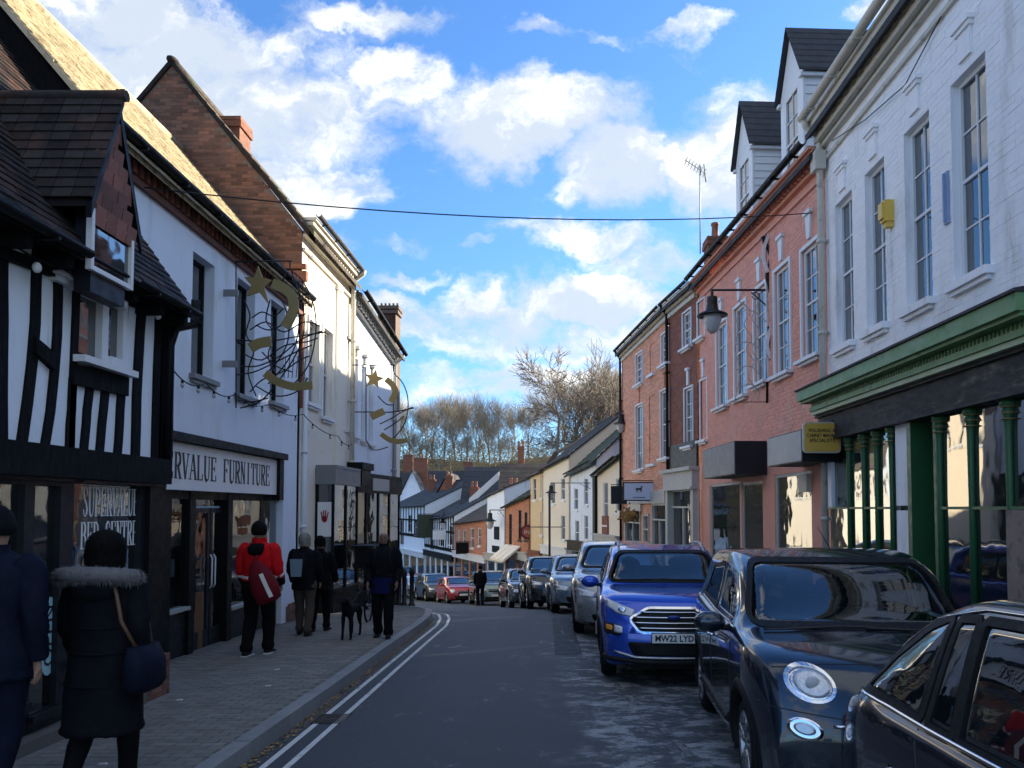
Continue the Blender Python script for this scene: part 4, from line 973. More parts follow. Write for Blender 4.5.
# shopfront
GW = .12
m_sglassr = glassM('old_shop_glass', (.03, .05, .048), .6, .03, .005, refl=.26)
def fb(mb, u0, u1, w0, w1, z0, z1): return FR.box(mb, u0, u1, w0, w1, z0, z1)
g = MB(); fb(g, .2, 9.0, -2.2, -2.1, CZ - 2.3, CZ + 1.3); fb(g, .2, 9.0, -2.1, 0, CZ - 2.15, CZ - 2.1); fb(g, .2, 9, -2.1, -.1, CZ + 1.25, CZ + 1.29); fb(g, 9.0, 9.02, -2.1, -.05, CZ - 2.2, CZ + 1.2); g.build('shop_room', m_inter2, R1)
zc0 = CZ + 1.10
b = MB(); fb(b, 0, 9.08, -.04, .22, zc0, zc0 + .33); fb(b, 0, 9.10, -.04, .27, zc0 + .33, zc0 + .37); fb(b, 0, 9.08, -.04, .245, zc0 - .05, zc0 - .002); b.build('worn_fascia', m_fascia, R1)
CN0 = 3.42
b = MB(); fb(b, CN0, 9.04, -.04, .34, zc0 + .372, zc0 + .43); b.build('cornice_bead', m_cgreen, R1)
b = MB(); fb(b, CN0, 9.06, -.04, .37, zc0 + .432, zc0 + .50); fb(b, CN0, 9.02, -.04, .30, zc0 + .50, zc0 + .56); cg = b.build('cornice_lower', m_lgreen, R1)
it = []
for i in range(82):
    u = CN0 + .04 + i * .068; it.append(Matrix.Translation(FR.p(u, .33, zc0 + .53)) @ FR.rot().to_4x4() @ Matrix.Diagonal((.036, .07, .055, 1)))
pieces(cg, 'dentil', it, m_lgreen, 100, 2)
b = MB(); fb(b, CN0 - .05, 9.08, -.04, .50, zc0 + .562, zc0 + .60); fb(b, CN0 - .08, 9.11, -.04, .55, zc0 + .60, zc0 + .76); b.build('cornice_fascia', m_lgreen, R1)
b = MB(); b.hexa([FR.p(CN0 - .1, -.02, zc0 + .762), FR.p(9.13, -.02, zc0 + .762), FR.p(9.13, .58, zc0 + .762), FR.p(CN0 - .1, .58, zc0 + .762), FR.p(CN0 - .1, -.02, zc0 + .90), FR.p(9.13, -.02, zc0 + .90), FR.p(9.13, .58, zc0 + .79), FR.p(CN0 - .1, .58, zc0 + .79)]); b.build('cornice_lead', m_slate, R1)
zt = zc0 - .05
def colm(px, w=GW):
    u = FR.hit(px, 480, w)[0]; b = MB(); c = FR.p(u, w, 0); zl = CZ - 1.55
    b.lathe(c, [(0, zt), (.075, zt), (.075, zt - .06), (.045, zt - .08), (.06, zt - .12), (.042, zt - .16), (.036, zt - .3), (.032, zt - .9), (.036, zl), (0, zl)], 10)
    o = b.build('column', m_green, R1)
    g = MB()
    for dz in (.07, .13, .19): g.lathe(c, [(.045, zt - dz - .01), (.076, zt - dz), (.045, zt - dz + .012)], 10)
    g.build('gilded_capital', m_gold, o); return u
cu = [colm(p) for p in (849, 864, 877, 892, 940, 971.5, 1009.6)]
un = cu[-1]
for k in range(1, 5): pass
zg0 = CZ - 1.5
ztr = FR.hit(960, 508, GW)[1]
b = MB()
for (a, c) in ((un - 2.4, cu[4]), (cu[3] - .0, 8.98)):
    fb(b, a, c, GW - .06, GW + .04, zg0 - .08, zg0); fb(b, a, c, GW - .03, GW + .02, ztr - .015, ztr + .015); fb(b, a, c, GW - .05, GW - .01, CZ - 2.3, zg0 - .08)
b.build('shop_frame', m_green, R1)
spans = [(cu[0], 8.98), (cu[1], cu[0]), (cu[2], cu[1]), (cu[3], cu[2]), (cu[5], cu[4]), (cu[6], cu[5]), (un - 1.2, un), (un - 2.4, un - 1.2)]
for i, (a, c) in enumerate(spans):
    for (z0, z1) in ((zg0, ztr - .015), (ztr + .015, zt)):
        if i == 0 and z0 > zg0: continue
        g = MB(); fb(g, a + .03, c - .03, GW - .03, GW - .024, z0, z1); g.build('shop_pane', m_sglassr, R1)
for i in (1, 2, 3, 5, 6):
    a, c = spans[i]; g = MB(); n_ = 9
    for k in range(n_): ua, ub = a + .03 + (c - a - .06) * k / n_, a + .03 + (c - a - .06) * (k + 1) / n_; z1_ = zt if i < 4 else ztr; g.poly([FR.p(ua, GW - .12 + .02 * (k % 2), zg0), FR.p(ub, GW - .12 + .02 * ((k + 1) % 2), zg0), FR.p(ub, GW - .12 + .02 * ((k + 1) % 2), z1_), FR.p(ua, GW - .12 + .02 * (k % 2), z1_)])
    g.build('brightening_panel', m_blind if i < 4 else m_grey, R1)  # pleated panels added behind the glass to make the panes look brighter
# white panel next to the doorway and the green recessed door
a, c = FR.hit(909, 480, GW)[0], FR.hit(896, 480, GW)[0]
b = MB(); fb(b, a, c, GW - .05, GW - .0, ztr + .03, zt); fb(b, a, c, GW - .05, GW - .0, CZ - 1.9, ztr - .03); fb(b, 8.83, 8.98, GW - .06, GW + .0, ztr - .0, zt); b.build('white_panel', m_rwhite, R1)
b = MB(); fb(b, a - .12, a - .02, GW - .9, GW + .03, CZ - 2.2, zt); fb(b, cu[4] + .04, cu[4] + .10, GW - .9, GW + .02, CZ - 2.2, zt); b.build('door_jamb', m_green, R1)
b = MB(); d0, d1 = cu[4] + .1, a - .12; fb(b, d0, d1, GW - .92, GW - .86, CZ - 2.2, zt); dd = b.build('shop_door', m_green, R1)
b = MB(); um = (d0 + d1) / 2; fb(b, um - .25, um - .22, GW - .86, GW - .83, CZ - 1.2, CZ + .5); fb(b, um - .25, um + .25, GW - .86, GW - .84, CZ - 1.2, CZ - 1.17); b.build('door_moulding', m_gold, dd)
# stone pier at the frame edge
b = MB(); us = FR.hit(1011, 560, .16)[0]; fb(b, us - .7, us, .0, .20, CZ - 2.3, CZ - .02); o = b.build('stone_pier', M('worn_stone', (.26, .2, .17), .9, .2, 5, .5, 25, col2=(.14, .11, .1), c2scale=7), R1)
# display things inside the right shop
for k, (u, h, w_, lb) in enumerate(((cu[4] - .55, 1.0, .5, 'dark chest'), (cu[5] - .6, .7, .7, 'low pale bench'), (cu[1] + .05, .9, .25, 'small cabinet'))):
    b = MB(); z = CZ - 2.1; fb(b, u, u + w_, -.9, -.4, z, z + .5 + h); fb(b, u - .03, u + w_ + .03, -.95, -.35, z + .5 + h, z + .55 + h); o = b.build('display_cabinet', [m_wood, m_blind, m_wood][k], loc=FR.p(u, -.6, z)); tag(o, lb + ' on show behind the green shopfront', 'furniture')

# ================================================================ RIGHT 2: pink brick
FPk = Fr((4.6, 12.42), (4.22, 20.8), 1)
R2 = thing('pink_brick_building', rootpt(FPk), 'pink painted brick building with two white boarded roof dormers', 'building')
eP0, eP1 = CZ + 5.72, CZ + 5.95
wp = []
for (a, c, d, e) in ((803.5, 821, 244, 357), (776, 791, 266, 374), (755, 767, 287, 383), (735, 746.5, 305, 397), (717, 727.5, 323, 407)):
    wp.append((*FPk.rect(a, 330, c, 340)[:2], *FPk.rect(a, d, c, e)[2:]))
zss = CZ + 1.22
uA, uB, uC = FPk.hit(826, 500)[0], FPk.hit(770, 500)[0], FPk.hit(703, 500)[0]
gop = [(FPk.hit(812, 520)[0] , FPk.hit(775, 520)[0], CZ - 1.6, FPk.hit(790, 473)[1]), (FPk.hit(763, 520)[0], FPk.hit(742, 520)[0], CZ - 2.6, FPk.hit(750, 482)[1]), (FPk.hit(740, 520)[0], FPk.hit(710, 520)[0], CZ - 1.75, FPk.hit(725, 483)[1])]
wall(FPk, R2, m_pink, CZ - 3.2, eP0, eP1, wp + gop, rev=.10)
bricks(FPk, R2, m_pink, 0, FPk.L, CZ + 1.3, CZ + 5.55, [(o[0] - .08, o[1] + .08, o[2] - .12, o[3] + .1) for o in wp], maxn=300, minpx=8)
for o in wp:
    w_ = window(FPk, R2, o, w=-.08, cols=3, rows=4, fr=.06, architrave=.07, sillw=.15, sillh=.06)
    k = MB(); um = (o[0] + o[1]) / 2; zt_o = o[3] + .12; k.hexa([FPk.p(um - .07, 0, zt_o), FPk.p(um + .07, 0, zt_o), FPk.p(um + .07, .05, zt_o), FPk.p(um - .07, .05, zt_o), FPk.p(um - .12, 0, zt_o + .42), FPk.p(um + .12, 0, zt_o + .42), FPk.p(um + .12, .05, zt_o + .42), FPk.p(um - .12, .05, zt_o + .42)])
    FPk.box(k, um - .15, um + .15, 0, .08, zt_o + .421, zt_o + .49); k.build('keystone', m_wht, R2)
cornice(FPk, R2, eP0, [(.05, -.30, -.24), (.10, -.10, -.03), (.20, .10, .18), (.27, .18, .24)], m_pink, z1=eP1, dent=(0, .15, -.02, .09, .17, .085), dmat=m_pink)
gutter(FPk, R2, eP0 + .32, eP1 + .32, .36, m_black, r=.07)
roof(FPk, R2, m_slate, eP0 + .3, eP1 + .3, -4.2, eP0 + 4.2, eP1 + 4.2, over=.28)  # unseen ridge, raised to keep a sun patch off the opposite wall
def dormer(F, parent, u0, u1, wf, zb_, ze_, za_, label=None):
    um = (u0 + u1) / 2; wb = -3.4; b = MB(); o = (u0 + .22, u1 - .22, zb_ + .35, ze_ - .12)
    for i in range(int((ze_ - zb_) / .16) + 1):
        z = zb_ + i * .16; z2 = min(z + .16, ze_)
        for uu, dd in ((u0, -1), (u1, 1)):
            FR_ = F; b.hexa([F.p(uu, wb, z), F.p(uu + dd * .0, wf, z), F.p(uu - dd * .05, wf, z), F.p(uu - dd * .05, wb, z), F.p(uu + dd * .0, wb, z2), F.p(uu + dd * -.018, wf, z2), F.p(uu - dd * .05, wf, z2), F.p(uu - dd * .05, wb, z2)])
    F.box(b, u0, o[0], wf - .05, wf + .001, zb_, ze_); F.box(b, o[1], u1, wf - .05, wf + .001, zb_, ze_); F.box(b, o[0], o[1], wf - .05, wf, zb_, o[2]); F.box(b, o[0], o[1], wf - .05, wf, o[3], ze_)
    b.prism([F.p(u0, wf, ze_), F.p(u1, wf, ze_), F.p(um, wf, za_ - .05)], F.n * -.05)
    d = b.build('dormer', m_wht, parent); window(F, d, o, w=wf - .05, cols=2, rows=3, fr=.05, sill=False)
    b = MB(); wo_ = wf + .10; n = 7
    for (ua, s_) in ((u0 - .10, 1), (u1 + .10, -1)):
        zE = ze_ - .06
        for i in range(n):
            t0, t1 = i / n, (i + 1) / n; A = lambda t, l: (ua + (um - ua) * t, zE + (za_ - zE) * t + l)
            (p, q), (r, s2) = A(t0, 0), A(t1, 0)
            b.hexa([F.p(p, wb, q), F.p(p, wo_, q), F.p(r, wo_, s2), F.p(r, wb, s2), F.p(p, wb, q + .055), F.p(p, wo_, q + .055), F.p(r, wo_, s2 + .03), F.p(r, wb, s2 + .03)])
    b.build('dormer_roof', m_slate, d)
    b = MB()
    for uu in (u0, u1): F.box(b, uu - .06, uu + .06, wb, wf + .06, ze_ - .13, ze_ - .07)
    b.build('eaves_trim', m_wht, d)
    return d
wD = -.08
dh = FPk.hit(790, 30, wD); r0, r1 = FPk.hit(803.5, 120, wD)[0], FPk.hit(781, 120, wD)[0]
dormer(FPk, R2, r0, r1, wD, CZ + 6.0, FPk.hit(801, 72, wD)[1], dh[1])
dh2 = FPk.hit(741, 106, wD); r0, r1 = FPk.hit(752.5, 170, wD)[0], FPk.hit(736, 170, wD)[0]
dormer(FPk, R2, r0, r1, wD, CZ + 6.2, FPk.hit(751, 145, wD)[1], dh2[1])
c_ = P_y(704, 228, 20.6); chimney(R2, (c_.x + .3, 20.6), .5, .6, eP1, P_y(704, 240, 20.6).z, m_bricktex, 1)
# ground floor shops of the pink building: two box fascias
def boxsign(F, px0, px1, y0, y1, w, m1, m2, nm, lb, dpt=.64):
    a, c = sorted((F.hit(px0, 460, w)[0], F.hit(px1, 460, w)[0])); zt_, zb2 = F.hit(px1, y0, w)[1], F.hit(px1, y1, w)[1]
    b = MB(); F.box(b, a, c, w - dpt, w, zb2, zt_); o = b.build(nm, m2, loc=F.p(a, w, zb2))
    g = MB(); F.box(g, a - .01, c + .01, w + .001, w + .02, zb2 + .02, zt_ - .02); g.build('panel', m1, o); tag(o, lb, 'shop fascia'); return a, c, zb2, zt_
a1 = boxsign(FPk, 735, 704, 450, 479, .66, m_grey, m_navy, 'shop_fascia', 'grey box fascia with black return, farther one on the pink building')
a2 = boxsign(FPk, 802, 769, 438, 467, .62, m_lgrey, m_navy, 'shop_fascia', 'pale grey box fascia with black return beside the yellow sign')
for k, o in enumerate(gop):
    b = MB(); t = .06
    FPk.box(b, o[0], o[0] + t, -.08, -.02, o[2], o[3]); FPk.box(b, o[1] - t, o[1], -.08, -.02, o[2], o[3]); FPk.box(b, o[0] + t, o[1] - t, -.08, -.02, o[3] - t, o[3])
    if k != 1: FPk.box(b, o[0] + t, o[1] - t, -.08, .04, o[2], o[2] + t)
    b.build('shop_frame', m_lgrey, R2)
    g = MB(); FPk.box(g, o[0] + t, o[1] - t, -.055, -.05, o[2], o[3] - t)
    g.build('shop_pane', m_sglass if k != 0 else m_sglass, R2)
    g = MB(); FPk.box(g, o[0], o[1], -1.3, -1.25, o[2], o[3]); g.build('shop_backing', m_inter2, R2)
o = gop[0]; g = MB(); FPk.box(g, o[0] + .06, o[1] - .25, -.075, -.068, o[2] + .06, o[3] - .06); g.build('window_blind', m_blind, R2)
b = MB(); FPk.box(b, FPk.hit(812, 480)[0], FPk.hit(804, 480)[0], .0, .1, FPk.hit(808, 492)[1], FPk.hit(808, 474)[1]); o = b.build('meter_box', m_offw, loc=FPk.p(FPk.hit(808, 480)[0], .0, FPk.hit(808, 492)[1])); tag(o, 'small cream meter box on the pink pier below the yellow sign', 'box')
for k, (px_, hh, mt, lb) in enumerate(((733, 1.5, m_ink, 'black draped dress form'), (722, 1.2, m_wood, 'brown draped dress form'), (752, 1.45, M('maroon_cloth', (.12, .02, .03), .9), 'maroon draped dress form'))):
    u = FPk.hit(px_, 530, -.5)[0]; c = FPk.p(u, -.5, 0); b = MB(); z0 = CZ - 2.45; b.lathe((c.x, c.y, z0), [(0, 0), (.22, 0), (.2, .05), (.03, .08), (.03, .6), (.22, .62), (.16, .95), (.22, 1.2), (.19, hh), (.06, hh + .06), (.05, hh + .14), (0, hh + .16)], 12); o = b.build('dress_form', mt, loc=(c.x, c.y, z0)); tag(o, lb + ' in the window of the pink building', 'dress form', 'dress forms in the pink building shop')
o = gop[2]; g = MB()
for k in range(6): ua = o[0] + .12 + (o[1] - o[0] - .3) * k / 6; FPk.box(g, ua, ua + .28, -.3 - .1 * (k % 3), -.28 - .1 * (k % 3), o[3] - 1.0 - .25 * (k % 2), o[3] - .12)
g.build('hanging_prints', m_offw, R2)
# yellow hanging sign
p0 = P_y(803, 422, 11.6); p1 = P_y(841, 453, 11.6)
b = MB()
def rrect(x0, x1, z0, z1, r, y): 
    pts = []
    for cx, cz, a0 in ((x1 - r, z1 - r, 0), (x0 + r, z1 - r, 90), (x0 + r, z0 + r, 180), (x1 - r, z0 + r, 270)):
        for k in range(5): a = rad(a0 + k * 22.5); pts.append(V((cx + r * math.cos(a), y, cz + r * math.sin(a))))
    return pts
b.prism(rrect(p0.x, p1.x, p1.z, p0.z, .06, 11.6), (0, .05, 0)); ys_ = b.build('hanging_sign', m_offw, loc=(p0.x, 11.6, p1.z)); tag(ys_, 'yellow hanging sign with three lines of black lettering, CABINET MAKING in the middle', 'sign')
b = MB(); b.prism(rrect(p0.x + .02, p1.x - .02, p1.z + .02, p0.z - .02, .05, 11.592), (0, .006, 0)); b.build('sign_face', m_yel, ys_)
for k, (t_, w_) in enumerate((('POLISHING &', .40), ('CABINET MAKING', .46), ('SPECIALISTS', .38))): put_text(t_, m_ink, ys_, ((p0.x + p1.x) / 2, 11.588, p0.z - .13 - .075 * k), (1, 0, 0), (0, 0, 1), .055, min(w_, (p1.x - p0.x) * .86), bold=.01)
b = MB(); b.tube([(p1.x - .12, 11.62, p0.z), (p1.x + .15, 11.62, p0.z + .25), (4.6, 11.62, p0.z + .25)], .012, 6); b.build('sign_bracket', m_black, ys_)
b = MB(); pz = P_y(835, 400, 11.9); b.box(pz.x - .05, pz.x + .05, 11.9, 11.96, P_y(835, 433, 11.9).z, P_y(835, 398, 11.9).z); o = b.build('white_cable_cover', m_wht, loc=pz); tag(o, 'short white vertical cable cover beside the yellow sign', 'cover')

# ================================================================ RIGHT 3/4: brown brick and salmon houses
FBn = Fr((4.16, 20.85), (3.80, 23.4), 1); FSa = Fr((3.78, 23.45), (2.98, 29.6), 1)
R3 = thing('brown_brick_house', rootpt(FBn), 'narrow dark brown brick house with white windows beside the pink building', 'building')
R4 = thing('salmon_house', rootpt(FSa), 'salmon-orange three storey house with white sash windows on the right', 'building')
eB = FBn.hit(690, 291)[1]; eS0 = eB; eS1 = FSa.hit(628, 349)[1]
def wins(F, L): return [(*F.rect(a, 400, c, 410)[:2], *F.rect(a, d, c, e)[2:]) for (a, c, d, e) in L]
wB = wins(FBn, [(684, 692, 311, 347), (699, 706, 300, 337), (685, 693, 388, 446), (701, 707.5, 380, 440)])
wS_ = wins(FSa, [(636.5, 643, 353, 384), (662, 669, 333, 364), (636, 643, 405, 470), (661, 669, 390, 458)])
wSb = wins(FSa, [(650, 655.5, 343, 374), (649, 655.5, 395, 464)])
gB = [(.15, FBn.L - .15, CZ - 2.4, CZ + .55)]; gS = [(.2, 1.9, CZ - 2.6, CZ + .15), (2.3, 3.0, CZ - 3.4, CZ - .2), (3.4, 5.7, CZ - 2.9, CZ + .0)]
wall(FBn, R3, m_brown, CZ - 4.2, eB, eB, wB + gB, rev=.1); wall(FSa, R4, m_salmon, CZ - 5, eS0, eS1, wS_ + wSb + gS, rev=.1)
for F, R_, L in ((FBn, R3, wB), (FSa, R4, wS_)):
    for o in L:
        window(F, R_, o, w=-.08, cols=2, rows=4, fr=.06, architrave=.05, sillw=.14)
        if o[2] < CZ + 3.2:
            k = MB(); um = (o[0] + o[1]) / 2; F.box(k, um - .07, um + .07, 0, .05, o[3] + .08, o[3] + .5); F.box(k, um - .13, um + .13, 0, .08, o[3] + .5, o[3] + .57); k.build('keystone', m_wht if F is FBn else m_salmon, R_)
for o in wSb:
    b = MB(); FSa.box(b, o[0], o[1], -.06, -.03, o[2], o[3]); b.build('blind_window', m_salmon, R4)
    b = MB(); FSa.box(b, o[0] - .06, o[1] + .06, 0, .12, o[2] - .09, o[2]); b.build('sill', m_wht, R4)
for F, R_, a, c in ((FBn, R3, eB, eB), (FSa, R4, eS0, eS1)):
    cornice(F, R_, a, [(.08, -.32, -.2), (.14, -.16, -.06), (.24, -.04, .1)], m_offw, z1=c); gutter(F, R_, a + .14, c + .14, .30, m_black, r=.06)
    roof(F, R_, m_slate, a + .12, c + .12, -3.5, a + 2.3, c + 2.3, over=.26, gauge=.25)
    pipe(F, R_, F.L - .07, CZ - 4, c + .1, mat=m_black, top_w=.28)
gable(FSa, R4, m_salmon, FSa.L - .01, CZ - 5, eS1, -3.5, eS1 + 2.2, dirn=-1)
for F, R_, L in ((FBn, R3, gB), (FSa, R4, gS)):
    for o in L:
        b = MB(); t = .07; F.box(b, o[0], o[0] + t, -.08, .04, o[2], o[3]); F.box(b, o[1] - t, o[1], -.08, .04, o[2], o[3]); F.box(b, o[0] + t, o[1] - t, -.08, .04, o[3] - t, o[3]); F.box(b, o[0] + t, o[1] - t, -.08, .04, o[3] - .55, o[3] - .5)
        if o[1] - o[0] > 1.2: um = (o[0] + o[1]) / 2; F.box(b, um - .03, um + .03, -.08, .02, o[2], o[3] - .5); F.box(b, o[0], o[1], -.08, .06, o[2], o[2] + .1)
        b.build('shop_frame', m_lgrey, R_); g = MB(); F.box(g, o[0] + t, o[1] - t, -.05, -.045, o[2], o[3] - t); g.build('shop_pane', m_sglass, R_)
        g = MB(); F.box(g, o[0], o[1], -1.0, -.95, o[2], o[3]); g.build('shop_backing', m_inter2, R_)
# pale classical shopfront of the brown house
b = MB(); z = FBn.hit(690, 470, .2)[1]
FBn.box(b, -.1, FBn.L + .1, -.02, .30, z, z + .1); FBn.box(b, -.05, FBn.L + .05, -.02, .20, z - .45, z - .003); FBn.box(b, -.08, FBn.L + .08, -.02, .26, z - .52, z - .453)
for u in (.0, FBn.L - .25): FBn.box(b, u, u + .22, -.02, .16, CZ - 3, z - .52)
b.build('classical_surround', m_lgrey, R3)
b = MB(); z2 = FBn.hit(690, 445, .0)[1]; FBn.box(b, 0, FBn.L, -.02, .05, z + .1, z2 + .1); b.build('dark_band', m_navy, R3)
b = MB(); FSa.box(b, .1, FSa.L - .1, -.01, .12, CZ + .15, CZ + .55); b.build('fascia_board', m_lgrey, R4)
b = MB(); FSa.box(b, 3.2, 5.0, .0, .08, CZ - .1, CZ + .75); o = b.build('shop_name_board', m_offw, loc=FSa.p(3.2, 0, CZ)); tag(o, 'cream shop name board low on the salmon house', 'sign'); put_text('ARTS', m_ink, o, FSa.p(4.1, .085, CZ + .4), FSa.e * -1, (0, 0, 1), .22, .9)

# ================================================================ far right row and beyond (curving left, downhill)
def far_house(name, label, p0, p1, z0, z1, mat, rmat, wdefs, depth=3.2, rise=2.0, over=.2, rise2=None, shop=None, dropz=None, chim=None, wcol=None, zsl=None, cat='house', wm=None, wcols=2, ga=True):
    F = Fr(p0, p1, 1); R_ = thing(name, rootpt(F), label, cat)
    ops = [(*F.rect(a, 500, c, 510)[:2], *F.rect(a, d, c, e)[2:]) for (a, c, d, e) in wdefs]
    ops = [(max(.05, a), min(F.L - .05, c), d, e) for a, c, d, e in ops if min(F.L - .05, c) - max(.05, a) > .15]
    zg = min(zr(p0[1]), zr(p1[1])) - .5; so = []
    if shop:
        zt_ = max(zr(p0[1]), zr(p1[1])) + 2.3
        so = [(F.L * (i + .08) / shop, F.L * (i + .92) / shop, zr((p0[1] + p1[1]) / 2) + .5, zt_ - .1) for i in range(shop)]
        so = [o for o in so if all(o[3] < q[2] - .05 or o[1] < q[0] or o[0] > q[1] for q in ops)]
    wall(F, R_, mat, zg, z0, z1, ops + so, rev=.1)
    for o in ops: window(F, R_, o, w=-.08, mf=wm or m_wht, cols=wcols, rows=2, fr=.05, sillw=.07)
    for o in so:
        g = MB(); F.box(g, o[0], o[1], -.06, -.05, o[2], o[3]); g.build('shop_pane', m_sglass, R_)
        g = MB(); F.box(g, o[0], o[1], -.7, -.65, o[2], o[3]); g.build('shop_backing', m_inter, R_)
    if so:
        b = MB(); F.box(b, .03, F.L - .03, -.01, .18, zt_ - .05, zt_ + .35); F.box(b, .03, F.L - .03, -.01, .26, zt_ + .353, zt_ + .42); b.build('shop_fascia', wcol or m_lgrey, R_)
    r2 = rise if rise2 is None else rise2
    if rise > .1:
        roof(F, R_, rmat, z0, z1, -depth, z0 + rise, z1 + r2, over=over, gauge=.28)
        if ga: gable(F, R_, mat, F.L - .01, zg, z1, -depth, z1 + r2 - .05, dirn=-1); gable(F, R_, mat, .01, zg, z0, -depth, z0 + rise - .05)
    gutter(F, R_, z0 - .12, z1 - .12, over + .04, m_black, r=.05)
    if chim: chimney(R_, chim[:2], .7, .5, z0, chim[2], m_bricktex, 2)
    return F, R_
c = P_y(597, 403, 34.0)
FA_, RA_ = far_house('cream_cottage', 'low cream cottage with dark mossy roof beside the salmon house', (2.95, 29.75), (2.26, 33.4), CZ + 2.15, CZ + 1.55, m_cream2, m_mossy, [(616, 622, 478, 512), (603.5, 608, 482, 525)], rise=2.4, rise2=2.4, over=.25, depth=3.4, shop=2, wcol=m_lgrey, chim=(3.6, 33.2, CZ + 4.6))
FB_, RB_ = far_house('white_house', 'white timber-framed house with steep black roof past the cream cottage', (2.25, 33.45), (1.2, 36.9), CZ + 2.2, CZ + 1.75, m_plaster, m_mossy, [(584, 588, 478, 505), (574, 578, 488, 510), (584, 588, 515, 540), (575, 579, 520, 545)], rise=3.2, rise2=3.0, depth=3.5, over=.3, shop=2, wcol=m_black)
b = MB(); FA_.box(b, FA_.L - .05, FA_.L + .35, -.3, .12, CZ - 4.5, CZ + 1.4); b.build('black_party_wall', m_black, RA_)
FC_, RC_ = far_house('cream_house', 'tall cream rendered house in the middle of the right row', (1.18, 36.95), (-.1, 40.6), CZ + 2.6, CZ + 2.1, m_cream2, m_slate, [(561, 565, 478, 500), (551, 555, 482, 504), (561, 565, 515, 540)], rise=2.4, depth=3.2, over=.2, shop=2, wcol=m_wht)
FD_, RD_ = far_house('yellow_house', 'narrow yellow rendered house between cream and orange brick houses', (-.12, 40.65), (-.80, 42.4), CZ + 2.0, CZ + 1.8, m_yellow, m_brtile, [(540.5, 544, 475, 498), (533, 536, 478, 500), (540.5, 544, 512, 535)], rise=1.6, depth=2.8, over=.15, shop=1, wcol=m_brown, wcols=1)
FE_, RE_ = far_house('orange_brick_house', 'orange brick house with tall dark windows and oval pub sign', (-.84, 42.45), (-2.41, 46.4), CZ + .75, CZ + .15, m_orange, m_mossy, [(524.5, 527.5, 512, 540), (518.5, 521.5, 510, 540), (509, 512, 514, 545)], rise=2.1, depth=3.5, over=.25, shop=2, wcol=m_lgrey, wm=m_navy, wcols=1)
FF_, RF_ = far_house('white_gabled_house', 'tall white rendered house with two small black signs', (-2.43, 46.45), (-3.75, 49.75), CZ + 1.25, CZ + .8, m_white, m_brtile, [], rise=1.3, depth=3.5, over=.1, shop=2, wcol=m_lgrey)
FG_, RG_ = far_house('red_brick_cottages', 'low orange-red brick cottages at the bend of the street', (-3.78, 49.8), (-6.7, 57.1), CZ - .65, CZ - 1.05, m_orange, m_brtile, [(478, 481, 528, 546), (470.5, 474, 528, 548), (463, 466, 530, 548), (458, 460.5, 530, 545)], rise=2.3, depth=4.2, over=.25, shop=4, wcol=m_wht)
FH_, RH_ = far_house('black_white_inn', 'white and black timbered inn front at the far bend', (-6.75, 57.2), (-10.3, 66.2), CZ - .5, CZ - .9, m_plaster, m_slate, [(449, 452.5, 526, 545), (440, 444, 528, 546), (430, 434, 528, 550), (420, 424, 528, 548)], rise=2.4, depth=4.5, over=.3, shop=5, wcol=m_black)
FI_, RI_ = far_house('far_white_shop', 'white jettied shop at the far left end of the curving row', (-10.35, 66.3), (-15.8, 79), CZ + .3, CZ + .2, m_plaster, m_slate, [(408, 412, 515, 532), (400, 404, 520, 545), (415, 418, 520, 535)], rise=2.4, depth=5, over=.3, shop=5, wcol=m_wht)
for F, R_, L_ in ((FC_, RC_, [(1.2, 4.4)]), (FE_, RE_, [(.6, 2.7), (3.6, 2.2)]), (FG_, RG_, [(2.6, 1.6)]), (FH_, RH_, [(5.0, 1.7)]), (FI_, RI_, [(3.0, 2.9), (9, 2.8)])):
    for u, hz in L_: q = F.p(u, -2.4 - (u % 2) * .6, 0); chimney(R_, (q.x, q.y), .7, .5, CZ + hz - 3, CZ + hz, m_bricktex, 2)
# timbering on the inn
for F, R_, n, zt_, zb2 in ((FH_, RH_, 14, CZ - .6, CZ - 3.2), (FI_, RI_, 13, CZ + .2, CZ - 2.5)):
    for i in range(n):
        b = MB(); u = .1 + (F.L - .3) * i / (n - 1); F.box(b, u, u + .16, -.02, .05, zb2, zt_); b.build('timber_stud', m_timber, R_)
    b = MB(); F.box(b, 0, F.L, -.02, .07, zb2 - .1, zb2 + .15); F.box(b, 0, F.L, -.02, .06, (zt_ + zb2) / 2, (zt_ + zb2) / 2 + .14); b.build('timber_rail', m_timber, R_)
